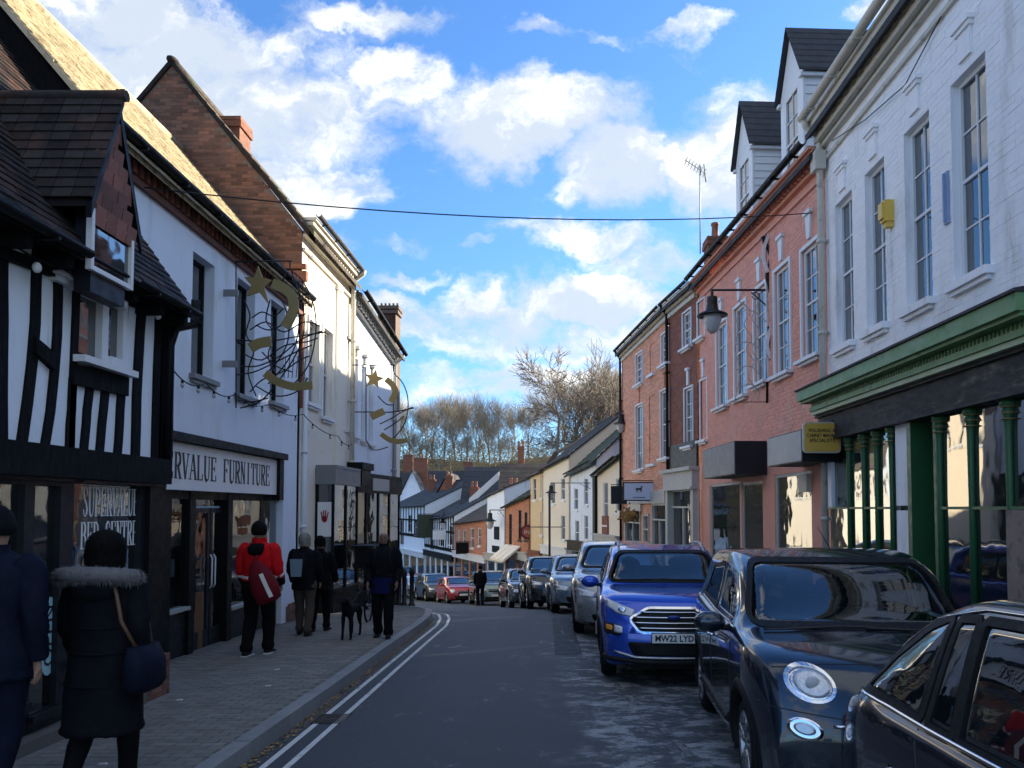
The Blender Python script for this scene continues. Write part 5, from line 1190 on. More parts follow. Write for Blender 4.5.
# farther roofs stepping up behind the inn
def block(name, label, x0, x1, y, dy, ze, zrg, mat, rmat, ridge='x', chim=None):
    R_ = thing(name, ((x0 + x1) / 2, y, zr(y)), label, 'house'); b = MB(); zg = zr(y) - .5
    if ridge == 'x': b.box(x0, x1, y, y + dy, zg, ze)
    else: b.prism([(x0, y, zg), (x1, y, zg), (x1, y, ze), ((x0 + x1) / 2, y, zrg - .1), (x0, y, ze)], (0, dy, 0))
    b.build('wall', mat, R_); b = MB(); ov = .25
    if ridge == 'x':
        ym = y + dy / 2; n = 8
        for i in range(n):
            t0, t1 = i / n, (i + 1) / n; l = .05
            for s_, ya in ((1, y - ov), (-1, y + dy + ov)):
                A = lambda t: (ya + (ym - ya) * t, ze - .1 + (zrg - ze + .1) * t); (a, p), (c2, q) = A(t0), A(t1)
                b.hexa([(x0 - .2, a, p), (x1 + .2, a, p), (x1 + .2, c2, q), (x0 - .2, c2, q), (x0 - .2, a, p + l), (x1 + .2, a, p + l), (x1 + .2, c2, q + .01), (x0 - .2, c2, q + .01)])
    else:
        xm = (x0 + x1) / 2; n = 8
        for i in range(n):
            t0, t1 = i / n, (i + 1) / n
            for xa in (x0 - ov, x1 + ov):
                A = lambda t: (xa + (xm - xa) * t, ze - .15 + (zrg - ze + .15) * t); (a, p), (c2, q) = A(t0), A(t1)
                b.hexa([(a, y - .25, p), (c2, y - .25, q), (c2, y + dy, q), (a, y + dy, p), (a, y - .25, p + .06), (c2, y - .25, q + .015), (c2, y + dy, q + .015), (a, y + dy, p + .06)])
    b.build('roof', rmat, R_)
    for c2 in (chim or []): chimney(R_, c2[:2], c2[3] if len(c2) > 3 else .8, .6, ze, c2[2], m_bricktex, 2)
    return R_
def zpx(py, Y): return P_y(450, py, Y).z
def xpx(px, Y): return P_y(px, 500, Y).x
block('grey_roof_house', 'long grey slate roof with pale verge above the brick cottages', xpx(462, 62), xpx(502, 62), 62, 8, zpx(508, 62), zpx(467, 66), m_bricktex, m_slate, 'x')
block('brown_roof_house', 'brown tiled roof behind the white gabled house', xpx(500, 56), xpx(566, 56), 56, 7, zpx(500, 56), zpx(464, 60), m_bricktex, m_brtile, 'x', [(xpx(521, 60), 60, zpx(447, 60), .5)])
block('russet_gable_house', 'russet brick gabled house behind the timbered inn', xpx(430, 72), xpx(466, 72), 72, 8, zpx(508, 72), zpx(472, 72), m_orange, m_slate, 'y')
block('slate_gable_house', 'slate roofed house behind the far white shop', xpx(396, 84), xpx(428, 84), 84, 8, zpx(505, 84), zpx(470, 84), m_plaster, m_slate, 'y', [(xpx(418, 86), 88, zpx(458, 88), 1.5)])
block('far_terrace', 'long dark roofed terrace at the foot of the wooded hill', xpx(380, 92), xpx(520, 92), 92, 8, zpx(498, 92), zpx(471, 96), m_bricktex, m_slate, 'x', [(xpx(408, 96), 96, zpx(455, 96), 1.2), (xpx(468, 96), 96, zpx(462, 96), 1.0)])
# pale verge strip on the grey roof
b = MB(); ya = 60.5; p = P_y(469, 503, ya); q = P_y(499, 476, ya); b.hexa([(p.x, ya, p.z - .25), (p.x, ya + .3, p.z - .25), (q.x, ya + .3, q.z - .25), (q.x, ya, q.z - .25), (p.x, ya, p.z + .35), (p.x, ya + .3, p.z + .35), (q.x, ya + .3, q.z + .35), (q.x, ya, q.z + .35)])
o = b.build('pale_roof_verge', m_wht, loc=p); tag(o, 'pale sloping verge board on the far grey roof', 'verge')
# the row across the side street on the left (seen from a step aside, and in the right shop windows)
for k, (x, ya, yb, hz, mt, rm, lb) in enumerate(((-6.6, 26.6, 32.0, 4.2, m_cream2, m_brtile, 'warm cream house across the side street behind the left row'), (-8.1, 32.1, 39.5, 3.4, m_white, m_slate, 'white house second along beyond the side street on the left'), (-10.2, 39.6, 51, 2.6, m_cream, m_brtile, 'pale house third along beyond the side street on the left'))):
    F = Fr((x, ya), (x - .6, yb), -1); R_ = thing('side_street_house', rootpt(F), lb, 'house'); zg = zr(yb) - .5; n_ = int(F.L / 1.7)
    ops = [(.5 + i * 1.7, 1.3 + i * 1.7, CZ + hz - 1.9, CZ + hz - .5) for i in range(n_)] + [(.3 + i * 1.7, 1.6 + i * 1.7, zr(yb) + .9, zr(ya) + 2.2) for i in range(n_)]
    wall(F, R_, mt, zg, CZ + hz, CZ + hz, ops, rev=.1)
    for o in ops: window(F, R_, o, w=-.08, cols=2, rows=2, fr=.06)
    roof(F, R_, rm, CZ + hz, CZ + hz, -3, CZ + hz + 2.2, CZ + hz + 2.2, over=.25)
    gable(F, R_, mt, .01, zg, CZ + hz, -3, CZ + hz + 2.1); gable(F, R_, mt, F.L - .01, zg, CZ + hz, -3, CZ + hz + 2.1, dirn=-1)
# small signs on far houses
def fsign(F, R_, px, py, w, h, mat, name, lb, proj=0):
    u, z = F.hit(px, py); b = MB()
    if proj: F.box(b, u - .03, u + .03, .1, .1 + w, z - h / 2, z + h / 2); F.box(b, u - .015, u + .015, 0, .1 + w, z + h / 2 + .03, z + h / 2 + .07)
    else: F.box(b, u - w / 2, u + w / 2, 0, .06, z - h / 2, z + h / 2)
    o = b.build(name, mat, loc=F.p(u, 0, z - h / 2)); return tag(o, lb, 'sign')
fsign(FF_, RF_, 497, 533, .9, .8, m_black, 'wall_sign', 'black square sign on the tall white house, upper one'); fsign(FF_, RF_, 496, 549, 1.3, .4, m_black, 'wall_sign', 'black oblong sign on the tall white house, lower one')
fsign(FG_, RG_, 470, 548, .9, .8, m_black, 'projecting_sign', 'dark square sign projecting from the brick cottages', 1)
fsign(FH_, RH_, 434, 526, 1.3, 1.9, m_mossy, 'pub_sign', 'dark green hanging inn sign with round lamps below', 1); fsign(FH_, RH_, 447, 535, 1.0, .7, m_white, 'projecting_sign', 'pale blue projecting sign on the timbered inn', 1)
fsign(FA_, RA_, 606, 528, .9, 1.0, m_brown, 'wall_sign', 'brown square sign low on the cream cottage')
c = P_y(529, 532, 42.5)
b = MB(); b.prism([(c.x + .5 * math.cos(t), c.y, c.z + .42 * math.sin(t)) for t in [2 * math.pi * k / 20 for k in range(20)]], (0, .12, 0)); o = b.build('oval_pub_sign', M('maroon_sign', (.09, .012, .015), .5), loc=c); tag(o, 'dark red oval pub sign on a pole by the orange brick house', 'sign')
b = MB(); b.prism([(c.x + .38 * math.cos(t), c.y - .02, c.z + .30 * math.sin(t)) for t in [2 * math.pi * k / 20 for k in range(20)]], (0, .02, 0)); b.build('sign_face', M('rose_sign', (.3, .07, .06), .5), o)
put_text('INN', m_offw, o, (c.x, c.y - .03, c.z), (1, 0, 0), (0, 0, 1), .2, .5); b = MB(); b.tube([(c.x, c.y + .06, zr(c.y)), (c.x, c.y + .06, c.z - .41)], .04, 6); b.build('pole', m_brown, o)
# awning of the orange brick house
b = MB(); z = FE_.hit(513, 545)[1]
for i in range(6):
    a, c2 = FE_.L * (.35 + .1 * i), FE_.L * (.35 + .1 * (i + 1)); b.hexa([FE_.p(a, .02, z - .1), FE_.p(c2, .02, z - .1), FE_.p(c2, 1.0, z - .9), FE_.p(a, 1.0, z - .9), FE_.p(a, .02, z), FE_.p(c2, .02, z), FE_.p(c2, 1.02, z - .75 - (i % 2) * .05), FE_.p(a, 1.02, z - .75 - (i % 2) * .05)])
o = b.build('shop_awning', m_cream, loc=FE_.p(2, .5, z)); tag(o, 'cream scalloped awning over the shop in the orange brick house', 'awning')
# ================================================================ wooded hill, bare trees
m_hill = M('hill_grass', (.075, .062, .042), .95, .3, .15, .3, 3, col2=(.05, .06, .03), c2scale=.2)
m_bark = M('bark', (.09, .07, .05), .9, .3, 2, .3, 20)
m_twig = M('grey_brown_twigs', (.22, .18, .14), .9, .3, 1.5, 0)
m_twig2 = M('golden_twigs', (.33, .285, .215), .9, .25, 1.5, 0)
m_brush = M('winter_brush', (.36, .28, .15), .95, .4, .6, 0, col2=(.20, .18, .08), c2scale=.35, c2lo=.45, c2hi=.6)
def hfn(x, y):
    t = max(0, min(1, (y - 96) / 45)); t = t * t * (3 - 2 * t); return zr(y) + t * 16.5 + .6 * math.sin(x * .11) + .4 * math.sin(x * .31 + y * .1)
sheet('hill', [-220 + 10 * i for i in range(45)], [94, 98, 102, 106, 110, 115, 120, 125, 130, 135, 141, 150, 170, 200, 260], 0, m_hill, fn=lambda x, y: hfn(x, y) if y > 94 else zr(94) - 1)
def make_tree(seed, H, spread, lean=0, depth=6, up=.32, r0=.42):
    rnd = random.Random(seed); tr, cr = MB(), MB()
    def grow(p, d, r, L, k):
        pts = [p]; q = p
        for i in range(3): d = (d + V((rnd.uniform(-1, 1), rnd.uniform(-1, 1), rnd.uniform(-.4, .9) * up)) * (.16 + .02 * k)).normalized(); q = q + d * L / 3; pts.append(q)
        r1 = r * (.66 if k else .75); rr = [r + (r1 - r) * i / 3 for i in range(4)]
        (tr if k < 2 else cr).tube(pts, rr, 6 if k < 2 else (4 if k < 4 else 3), False)
        if k >= depth: return
        n = 3 if k < 2 else rnd.choice((2, 3, 3))
        for i in range(n):
            a = rnd.uniform(0, 6.28); t = rnd.uniform(.45, 1) if i else 1; b = pts[3] if t == 1 else pts[0].lerp(pts[3], t) if False else (pts[2].lerp(pts[3], (t - .45) / .55))
            o = d.orthogonal().normalized(); o.rotate(Matrix.Rotation(a, 3, d)); sp = spread * (rnd.uniform(.35, .65) if i == 0 else rnd.uniform(.7, 1.15))
            grow(b, (d + o * sp).normalized(), max(r1 * rnd.uniform(.6, .8), .026 if H > 20 else .012), L * (rnd.uniform(.66, .86) if H > 20 else rnd.uniform(.76, .95)), k + 1)
        if k > 2:
            for j in range(2):
                o = d.orthogonal().normalized(); o.rotate(Matrix.Rotation(rnd.uniform(0, 6.28), 3, d)); grow(pts[1 + j], (d + o * .9).normalized(), .02, L * .5, max(k + 1, depth - 1))
    grow(V((0, 0, 0)), V((lean, 0, 1)).normalized(), r0, H * (.24 if H > 20 else .17), 0); return tr, cr
def place_tree(proto, x, y, z, s_, rz, label, group, tw=None):
    r = thing('bare_tree', (x, y, z), label, 'tree', group)
    for nm, me in proto:
        o = bpy.data.objects.new(nm, me); COL.objects.link(o); o.parent = r
    r.scale = (s_, s_, s_); r.rotation_euler.z = rz
protos = []
for sd_, H, sp, mt, dp in ((3, 24, .60, m_twig, 7), (11, 17, .34, m_twig2, 6), (23, 17, .40, m_twig2, 6)):
    t_, c_ = make_tree(sd_, H, sp, depth=dp, r0=.6 if H > 20 else .2, up=.32 if H > 20 else .55)
    protos.append([('trunk', t_.mesh('trunk', m_bark if H > 20 else mt)), ('crown', c_.mesh('crown', mt))])
def at(px, Y): return xpx(px, Y)
place_tree(protos[0], at(518, 100), 100, hfn(at(518, 100), 100), 1.5, 3.6, 'largest spreading bare tree in the middle, behind the rooftops', None)
place_tree(protos[0], at(592, 112), 112, hfn(0, 112) - 1, 1.2, 2.3, 'tall bare tree right of the largest tree', None)
rows_ = [(403, 150, .7, 2), (414, 128, .62, 1), (426, 152, .9, 2), (438, 127, .6, 2), (450, 131, .66, 1), (461, 152, .85, 1), (473, 129, .6, 2), (484, 154, .9, 2), (495, 130, .7, 1), (506, 128, .62, 2), (520, 134, .8, 1), (530, 148, 1.0, 2), (398, 132, .8, 1), (408, 140, .95, 2), (420, 136, .8, 1), (432, 142, 1.0, 2), (444, 135, .85, 1), (455, 144, 1.05, 2), (467, 138, .9, 1), (478, 146, 1.05, 1), (489, 137, .85, 2), (500, 143, .95, 1), (512, 150, 1.0, 2), (575, 128, 1.1, 1), (610, 132, 1.25, 2), (622, 126, 1.2, 1), (634, 130, 1.3, 2), (648, 128, 1.25, 1), (380, 136, .9, 2), (605, 145, 1.4, 1), (565, 145, 1.3, 2)]
for i, (px_, Y, s_, k) in enumerate(rows_):
    x = at(px_, Y); n_ = sum(1 for q in rows_ if q[0] < px_); ORD = 'first second third fourth fifth sixth seventh eighth ninth tenth eleventh twelfth thirteenth fourteenth fifteenth sixteenth seventeenth eighteenth nineteenth twentieth twenty-first twenty-second twenty-third twenty-fourth twenty-fifth twenty-sixth twenty-seventh twenty-eighth twenty-ninth thirtieth thirty-first'.split(); place_tree(protos[k], x, Y, hfn(x, Y) - .4, s_ * 1.12, i * 1.9, 'slender pale bare tree on the wooded hill, ' + ORD[n_] + ' from the left', 'pale bare trees on the hill, left part' if px_ < 540 else 'pale bare trees on the hill, right part')
b = MB(); rb_ = random.Random(5)
for i in range(34000):
    y = rb_.uniform(112, 146); x = rb_.uniform(-40, 34); h = 4.6 * rb_.random() ** 1.3 * (1.0 + .2 * math.sin(x * .55) + .2 * math.sin(x * 1.7 + 1)); c = V((x, y, hfn(x, y) + h)); s_ = rb_.uniform(.10, .30)
    a = V((rb_.uniform(-1, 1), rb_.uniform(-1, 1), rb_.uniform(-.6, 1))).normalized(); o = a.orthogonal().normalized(); o.rotate(Matrix.Rotation(rb_.uniform(0, 6), 3, a)); q = a.cross(o)
    t_ = V((rb_.uniform(-1, 1), rb_.uniform(-.3, .3), rb_.uniform(-.3, 1))) * rb_.uniform(.3, .8); w_ = V((t_.z, 0, -t_.x)).normalized() * rb_.uniform(.02, .05) if t_.length > .01 else V((.03, 0, 0))
    b.poly([c - w_, c + w_, c + t_ + w_ * .3, c + t_ - w_ * .3]); b.poly([c + o * s_ * .5, c + q * s_ * .4, c - o * s_ * .5])
tag(b.build('winter_brush', m_brush), kind='stuff')

# ================================================================ street furniture and decorations
def flat(pts, y, th, mat, name, parent=None, loc=None):      # pixel outline on the plane y, real thickness
    b = MB(); b.prism([P_y(px, py, y) for px, py in pts], (0, th, 0)); return b.build(name, mat, parent, loc)
def ribbon(pts, wpx, y, th, mat, name, parent):
    P2 = [V(p) for p in pts]; q = []
    for p, c in zip(P2, P2[1:]): q += [p.lerp(c, k / 3) for k in range(3)]
    q.append(P2[-1]); sm = [q[0]] + [(q[i - 1] + q[i] * 2 + q[i + 1]) / 4 for i in range(1, len(q) - 1)] + [q[-1]]; L, R_ = [], []
    for i, p in enumerate(sm):
        d = (sm[min(i + 1, len(sm) - 1)] - sm[max(i - 1, 0)]).normalized(); n = V((-d.y, d.x)) * wpx / 2; L.append(p + n); R_.append(p - n)
    b = MB(); A = [P_y(*p, y) for p in L]; B_ = [P_y(*p, y) for p in R_]; D = V((0, th, 0))
    b.grid([A, B_, [p + D for p in B_], [p + D for p in A]], False, False); b.grid([[p + D for p in A], A], False, False); b.poly([A[0], B_[0], B_[0] + D, A[0] + D]); b.poly([A[-1], B_[-1], B_[-1] + D, A[-1] + D])
    return b.build(name, mat, parent)
def wires(lines, y, r, mat, name, parent):
    b = MB()
    for l in lines:
        q = [P_y(px, py, y) for px, py in l]; sm = []
        for i in range(len(q) - 1):
            p0, p1, p2, p3 = q[max(i - 1, 0)], q[i], q[i + 1], q[min(i + 2, len(q) - 1)]
            for k in range(4): t = k / 4; sm.append(.5 * ((2 * p1) + (p2 - p0) * t + (2 * p0 - 5 * p1 + 4 * p2 - p3) * t * t + (3 * p1 - p0 - 3 * p2 + p3) * t**3))
        b.tube(sm + [q[-1]], r, 5)
    return b.build(name, mat, parent)
Y1 = 11.6
d1 = thing('street_decoration', P_y(236, 400, Y1), 'large gold star and ribbon wire decoration on the white left building', 'decoration')
flat([(258, 266), (262, 277), (272, 280), (264, 287), (269, 305), (259, 292), (247, 296), (251, 285), (244, 277), (254, 277)], Y1, .03, m_gold, 'star', d1)
ribbon([(272, 283), (284, 288), (292, 295), (294, 308), (289, 320), (284, 327)], 10, Y1 - .04, .03, m_gold, 'ribbon', d1)
ribbon([(250, 348), (258, 343), (271, 341)], 10, Y1 - .04, .03, m_gold, 'ribbon', d1); ribbon([(265, 373), (275, 381), (292, 387), (312, 385)], 8, Y1 - .04, .03, m_gold, 'ribbon', d1)
wires([[(236, 262), (236, 330), (236, 408)], [(236, 262), (262, 261), (292, 261)], [(290, 262), (291, 270), (302, 280), (312, 300), (316, 322), (314, 345), (308, 366), (294, 384)], [(288, 272), (284, 278), (279, 286)], [(291, 270), (298, 290), (303, 305), (304, 330), (298, 350), (285, 372), (262, 400), (240, 408)],
       [(236, 340), (270, 341), (300, 336), (326, 332)], [(240, 366), (258, 366), (280, 356), (300, 340), (322, 331)], [(236, 375), (254, 372), (276, 362), (296, 352), (312, 345)], [(250, 392), (262, 380), (282, 372), (300, 360), (310, 356)], [(252, 318), (262, 312), (274, 316), (284, 308)], [(256, 325), (268, 330), (280, 326), (292, 318), (306, 314)], [(238, 400), (252, 402), (268, 398)], [(262, 352), (276, 366), (292, 372)], [(286, 282), (296, 300), (299, 322), (295, 346), (284, 366), (268, 384)], [(282, 300), (288, 318), (288, 340), (280, 358), (266, 374)], [(244, 300), (250, 316), (246, 334), (254, 350), (248, 372), (256, 396)], [(270, 300), (266, 320), (274, 334), (268, 356), (276, 374)], [(256, 386), (276, 396), (296, 392), (308, 378)], [(250, 330), (266, 322), (284, 332), (304, 322), (320, 326)], [(244, 354), (262, 360), (284, 346), (306, 342), (318, 338)]], Y1, .011, m_iron, 'frame_wire', d1)
wires([[(296 + k * 3.2, 272 + k * 5), (296 + k * 3.2, 290 + k * 8)] for k in range(6)] + [[(294, 282 + k * 5), (304 + k, 282 + k * 6)] for k in range(5)] + [[(286 + k * 4, 356), (284 + k * 4, 378)] for k in range(6)], Y1, .006, m_iron, 'lattice', d1)
b = MB(); 
for py in (293, 364): p = P_y(231, py, Y1); b.box(-4.92, -4.9 + .22, Y1 - .02, Y1 + .02, p.z - .05, p.z + .05)
b.build('wall_clamp', m_grey, d1)
Y2 = 18.2
d2 = thing('street_decoration', P_y(378, 440, Y2), 'smaller farther gold star and ribbon decoration beside the brick stack', 'decoration')
cx, cy = 374, 379; flat([(cx + (10 if k % 2 == 0 else 4.5) * math.sin(k * math.pi / 5 + .2), cy - (10 if k % 2 == 0 else 4.5) * math.cos(k * math.pi / 5 + .2)) for k in range(10)], Y2, .03, m_gold, 'star', d2)
ribbon([(386, 379), (393, 385), (396, 392), (391, 402)], 6, Y2 - .04, .03, m_gold, 'ribbon', d2); ribbon([(371, 417), (377, 414), (384, 411)], 7, Y2 - .04, .03, m_gold, 'ribbon', d2); ribbon([(381, 434), (389, 440), (399, 442), (407, 440)], 5, Y2 - .04, .03, m_gold, 'ribbon', d2)
wires([[(352, 365), (370, 365), (395, 365)], [(393, 365), (394, 373), (402, 382), (407, 394), (408, 408), (405, 422), (399, 432), (390, 442)], [(355, 412), (372, 412), (392, 412), (414, 408)], [(380, 424), (392, 418), (402, 412), (413, 407)], [(384, 430), (394, 424), (404, 416)], [(366, 440), (374, 450), (388, 447)], [(378, 396), (386, 404), (394, 405)], [(366, 366), (366, 440)]], Y2, .014, m_iron, 'frame_wire', d2)
# right: lamp bracket, unlit wire figure and twisted banner
Y3 = 15.3
def wall_lamp(label, wallp, lampx, z, sc, name='street_lamp', globe=False):
    x0, y0 = wallp; L_ = thing(name, (x0, y0, z), label, 'street lamp')
    b = MB(); b.tube([(x0, y0, z), (lampx, y0, z)], .022 * sc, 6); b.tube([(x0, y0, z - .35 * sc), (x0 + (lampx - x0) * .3, y0, z - .05 * sc)], .014 * sc, 6)
    s_ = 1 if lampx < x0 else -1; sp = [V((x0 - s_ * (.25 + .07 * math.cos(t)) * sc, y0, z - (.12 + .07 * math.sin(t)) * sc)) for t in [k * .5 for k in range(12)]]; b.tube(sp, .009 * sc, 5)
    b.box(x0 - .02, x0 + .03, y0 - .05, y0 + .05, z - .45 * sc, z + .1 * sc); b.build('bracket', m_iron, L_)
    b = MB(); c = (lampx, y0, z); b.lathe(c, [(0, .02 * sc), (.03 * sc, .0), (.03 * sc, -.12 * sc), (.10 * sc, -.14 * sc), (.11 * sc, -.24 * sc), (.10 * sc, -.26 * sc), (.13 * sc, -.42 * sc), (.30 * sc, -.50 * sc), (.31 * sc, -.53 * sc), (.14 * sc, -.50 * sc), (0, -.5 * sc)], 16); b.build('lamp_hood', m_iron, L_)
    b = MB(); b.lathe(c, [(.17 * sc, -.51 * sc), (.185 * sc, -.62 * sc), (.13 * sc, -.80 * sc), (.05 * sc, -.88 * sc), (0, -.89 * sc)], 14); b.build('lamp_glass', m_lamp, L_)
p = P_y(712, 290, Y3); wall_lamp('large black hooded street lamp on a long bracket from the pink building', (P_y(768, 290, Y3).x, Y3), p.x, p.z, 1.0)
b = MB(); b.tube([P_y(768, 290, Y3), V((4.5, Y3, P_y(768, 290, Y3).z))], .03, 6); b.tube([P_y(767, 230, Y3), P_y(767, 403, Y3)], .022, 6); b.tube([P_y(734, 402, Y3), P_y(768, 402, Y3)], .008, 5); o = b.build('decoration_pole', m_iron, loc=P_y(767, 300, Y3)); tag(o, 'upright iron pole held off the pink wall beside the lamp bracket', 'pole')
d3 = thing('wire_figure', P_y(750, 400, Y3), 'pale unlit wire figure decoration hanging beside the pink wall windows', 'decoration')
wires([[(742, 302), (750, 312), (744, 325), (752, 338), (746, 350), (754, 362), (748, 376), (756, 390), (750, 402)], [(734, 310), (738, 330), (735, 350), (740, 372), (735, 400)], [(760, 300), (752, 318), (760, 332), (752, 350), (762, 368), (758, 400)], [(735, 345), (748, 342), (762, 350)], [(736, 370), (750, 366), (762, 378)], [(738, 318), (746, 310), (758, 314), (766, 322)], [(740, 388), (750, 384), (760, 392)], [(745, 305), (739, 300), (744, 292)]], Y3, .010, m_lgrey, 'figure_wire', d3)
d4 = thing('twisted_banner', P_y(768, 360, Y3), 'twisted black and white ribbon banner fixed up the pink wall', 'decoration')
Yb = 15.15; ribbon([(763, 236), (766, 245), (772, 255), (769, 268), (767, 276), (771, 290), (773, 302)], 4, Yb, .05, m_iron, 'banner_strip', d4); ribbon([(770, 232), (765, 244), (763, 256), (768, 272)], 3, Yb - .03, .03, m_wht, 'banner_strip', d4); ribbon([(770, 326), (772, 340), (769, 350), (773, 361)], 5, Yb, .05, m_iron, 'banner_strip', d4); ribbon([(774, 318), (769, 334), (767, 346), (771, 358)], 3, Yb - .03, .03, m_wht, 'banner_strip', d4)
p = P_y(621, 413, 29.3); wall_lamp('white-globed lamp on bracket at the corner of the salmon house', (3.2, 29.3), p.x, P_y(621, 411, 29.3).z, .95)
p = P_y(551, 483, 34.2); wall_lamp('black hooded lamp on a bracket before the cream and yellow houses', (2.1, 34.2), p.x, p.z, .85)
p = P_y(490, 510, 46.6); wall_lamp('small far lamp on a bracket at the tall white house', (-2.45, 46.6), p.x, p.z, 1.3)
p = P_y(444, 512, 60.0); wall_lamp('far lamp by the hanging sign of the timbered inn', (-7.9, 60.0), p.x, p.z, 1.6)
b = MB(); x_, y_ = at(549.5, 33), 33; b.tube([(x_, y_, zr(y_)), (x_, y_, P_y(549, 492, 33).z)], .05, 8); b.lathe((x_, y_, zr(y_) + .1), [(.12, 0), (.12, .1), (.07, .9), (.05, 1.0)], 8); b.tube([(x_ - .9, y_, P_y(549, 527, 33).z), (x_ + .6, y_, P_y(549, 527, 33).z)], .02, 5); o = b.build('thin_pole', m_iron, loc=(x_, y_, zr(y_))); tag(o, 'slim dark pole standing on the right pavement by the cream house', 'pole')
# hanging signs over the right pavement
Ys = 25.2; a, c = P_y(623, 482, Ys), P_y(655, 501, Ys)
b = MB(); b.box(a.x, c.x, Ys, Ys + .07, c.z, a.z); b.box(a.x, c.x + .15, Ys + .02, Ys + .05, a.z + .03, a.z + .06); o = b.build('hanging_sign', m_ink, loc=(a.x, Ys, c.z)); tag(o, 'pale blue-white hanging sign with a small dog emblem above the right pavement', 'sign')
b = MB(); b.box(a.x + .04, c.x - .04, Ys - .008, Ys - .001, c.z + .04, a.z - .04); b.build('sign_face', M('pale_blue_sign', (.55, .62, .80), .5, .04, bump=0), o)
def dogem(ox, oz, s_): return [(ox + x * s_, Ys - .02, oz + z * s_) for x, z in ((-.5, .1), (-.42, .28), (-.2, .22), (.2, .22), (.3, .5), (.42, .55), (.55, .42), (.42, .36), (.38, .05), (.34, -.4), (.24, -.4), (.22, -.02), (-.2, 0), (-.26, -.4), (-.38, -.4), (-.36, .05), (-.5, -.1))]
b = MB(); b.prism(dogem((a.x + c.x) / 2, (a.z + c.z) / 2 + .06, .22), (0, .008, 0)); b.build('dog_emblem', m_ink, o)
b = MB()
for k in range(9): x_ = (a.x + c.x) / 2 - .2 + k * .045; b.box(x_, x_ + .03, Ys - .014, Ys - .008, c.z + .10, c.z + .13)
b.build('small_lettering', m_navy, o)
a, c = P_y(611, 486, 27), P_y(627, 504, 27); b = MB(); b.box(a.x, c.x, 27, 27.08, c.z, a.z); b.box(a.x, 3.4, 27.02, 27.05, a.z + .03, a.z + .06); o = b.build('hanging_sign', m_navy, loc=(a.x, 27, c.z)); tag(o, 'plain black hanging sign just behind the pale dog sign', 'sign')
# overhead cable
A, B_ = P_x(140, 187, -4.88), P_x(812, 213, 4.55); pts = [A.lerp(B_, t / 14) - V((0, 0, .24 * 4 * (t / 14) * (1 - t / 14))) for t in range(15)]
b = MB(); b.tube(pts, .009, 5); o = b.build('overhead_cable', m_iron, loc=A); tag(o, 'dark cable strung across the street between the upper walls', 'cable')
# aerial on the pink building chimney
c0 = P_y(700, 232, 20.6); c1 = P_y(700, 164, 20.6); b = MB(); b.tube([c0 - V((0, 0, .6)), c1], .018, 6); o = b.build('television_aerial', m_lgrey, loc=c0); tag(o, 'television aerial on a tall mast above the pink building chimney', 'aerial')
b = MB(); b.tube([P_y(685, 160, 20.6), P_y(706, 174, 20.6)], .012, 5)
for k in range(7):
    q = P_y(686 + k * 3, 161 + k * 2, 20.6); b.tube([q - V((0, .25, 0)), q + V((0, .25, 0))], .008, 4); b.tube([q - V((0, 0, .12)), q + V((0, 0, .14))], .007, 4)
b.tube([P_y(704, 164, 20.6), P_y(706, 182, 20.6)], .02, 5); b.build('aerial_array', m_lgrey, o)
# festoon of dark bulbs on the white left building
festoon('string_lights', [P_x(174, 371, -4.7), P_x(206, 383, -4.7), P_x(236, 394, -4.7), P_x(270, 404, -4.7), P_x(303, 414, -4.7), P_x(338, 436, -4.6), P_x(352, 444, -4.6)], .10, 2, 'string of dark bulbs looped along the white left building', .028, m_lgrey)
# bollards at the side street
for i, (px_, Y, lb) in enumerate(((412.5, 19.6, 'nearest and rightmost'), (405, 20.6, 'middle'), (400, 21.4, 'farthest and leftmost'))):
    x_ = at(px_, Y); b = MB(); b.lathe((x_, Y, zr(Y) + PH), [(.09, 0), (.09, .06), (.06, .09), (.055, .8), (.075, .83), (.07, .9), (.04, .97), (0, 1.0)], 12); o = b.build('bollard', m_iron, loc=(x_, Y, zr(Y) + PH)); tag(o, lb + ' black bollard at the corner of the left pavement', 'bollard', 'bollards at the side street')
# planter box on the bay shop
b = MB(); a = P_x(352, 557, -4.1); b.box(-4.25, -3.85, 17.2, 18.1, a.z - .35, a.z + .15); b.box(-4.3, -3.8, 17.15, 18.15, a.z + .15, a.z + .2); b.tube([(-4.05, 17.65, zr(17.6) + PH), (-4.05, 17.65, a.z - .35)], .05, 6); o = b.build('litter_bin', m_black, loc=(-4.05, 17.6, zr(17.6) + PH)); tag(o, 'black post mounted bin beside the left bay shops', 'bin')
# hanging basket flowers on the salmon house
b = MB(); rr_ = random.Random(4); c = FSa.p(4.2, .25, CZ - .25)
for i in range(140):
    q = c + V((rr_.gauss(0, .15), rr_.gauss(0, .5), rr_.gauss(0, .12))); s_ = .05; b.poly([q + V((s_, 0, 0)), q + V((0, s_, s_)), q + V((-s_, 0, 0)), q + V((0, -s_, -s_))])
o = b.build('planter', M('rust_flowers', (.32, .17, .05), .9, .5, 8), loc=c); tag(o, 'rusty orange plants in a trough on the salmon house front', 'plant')
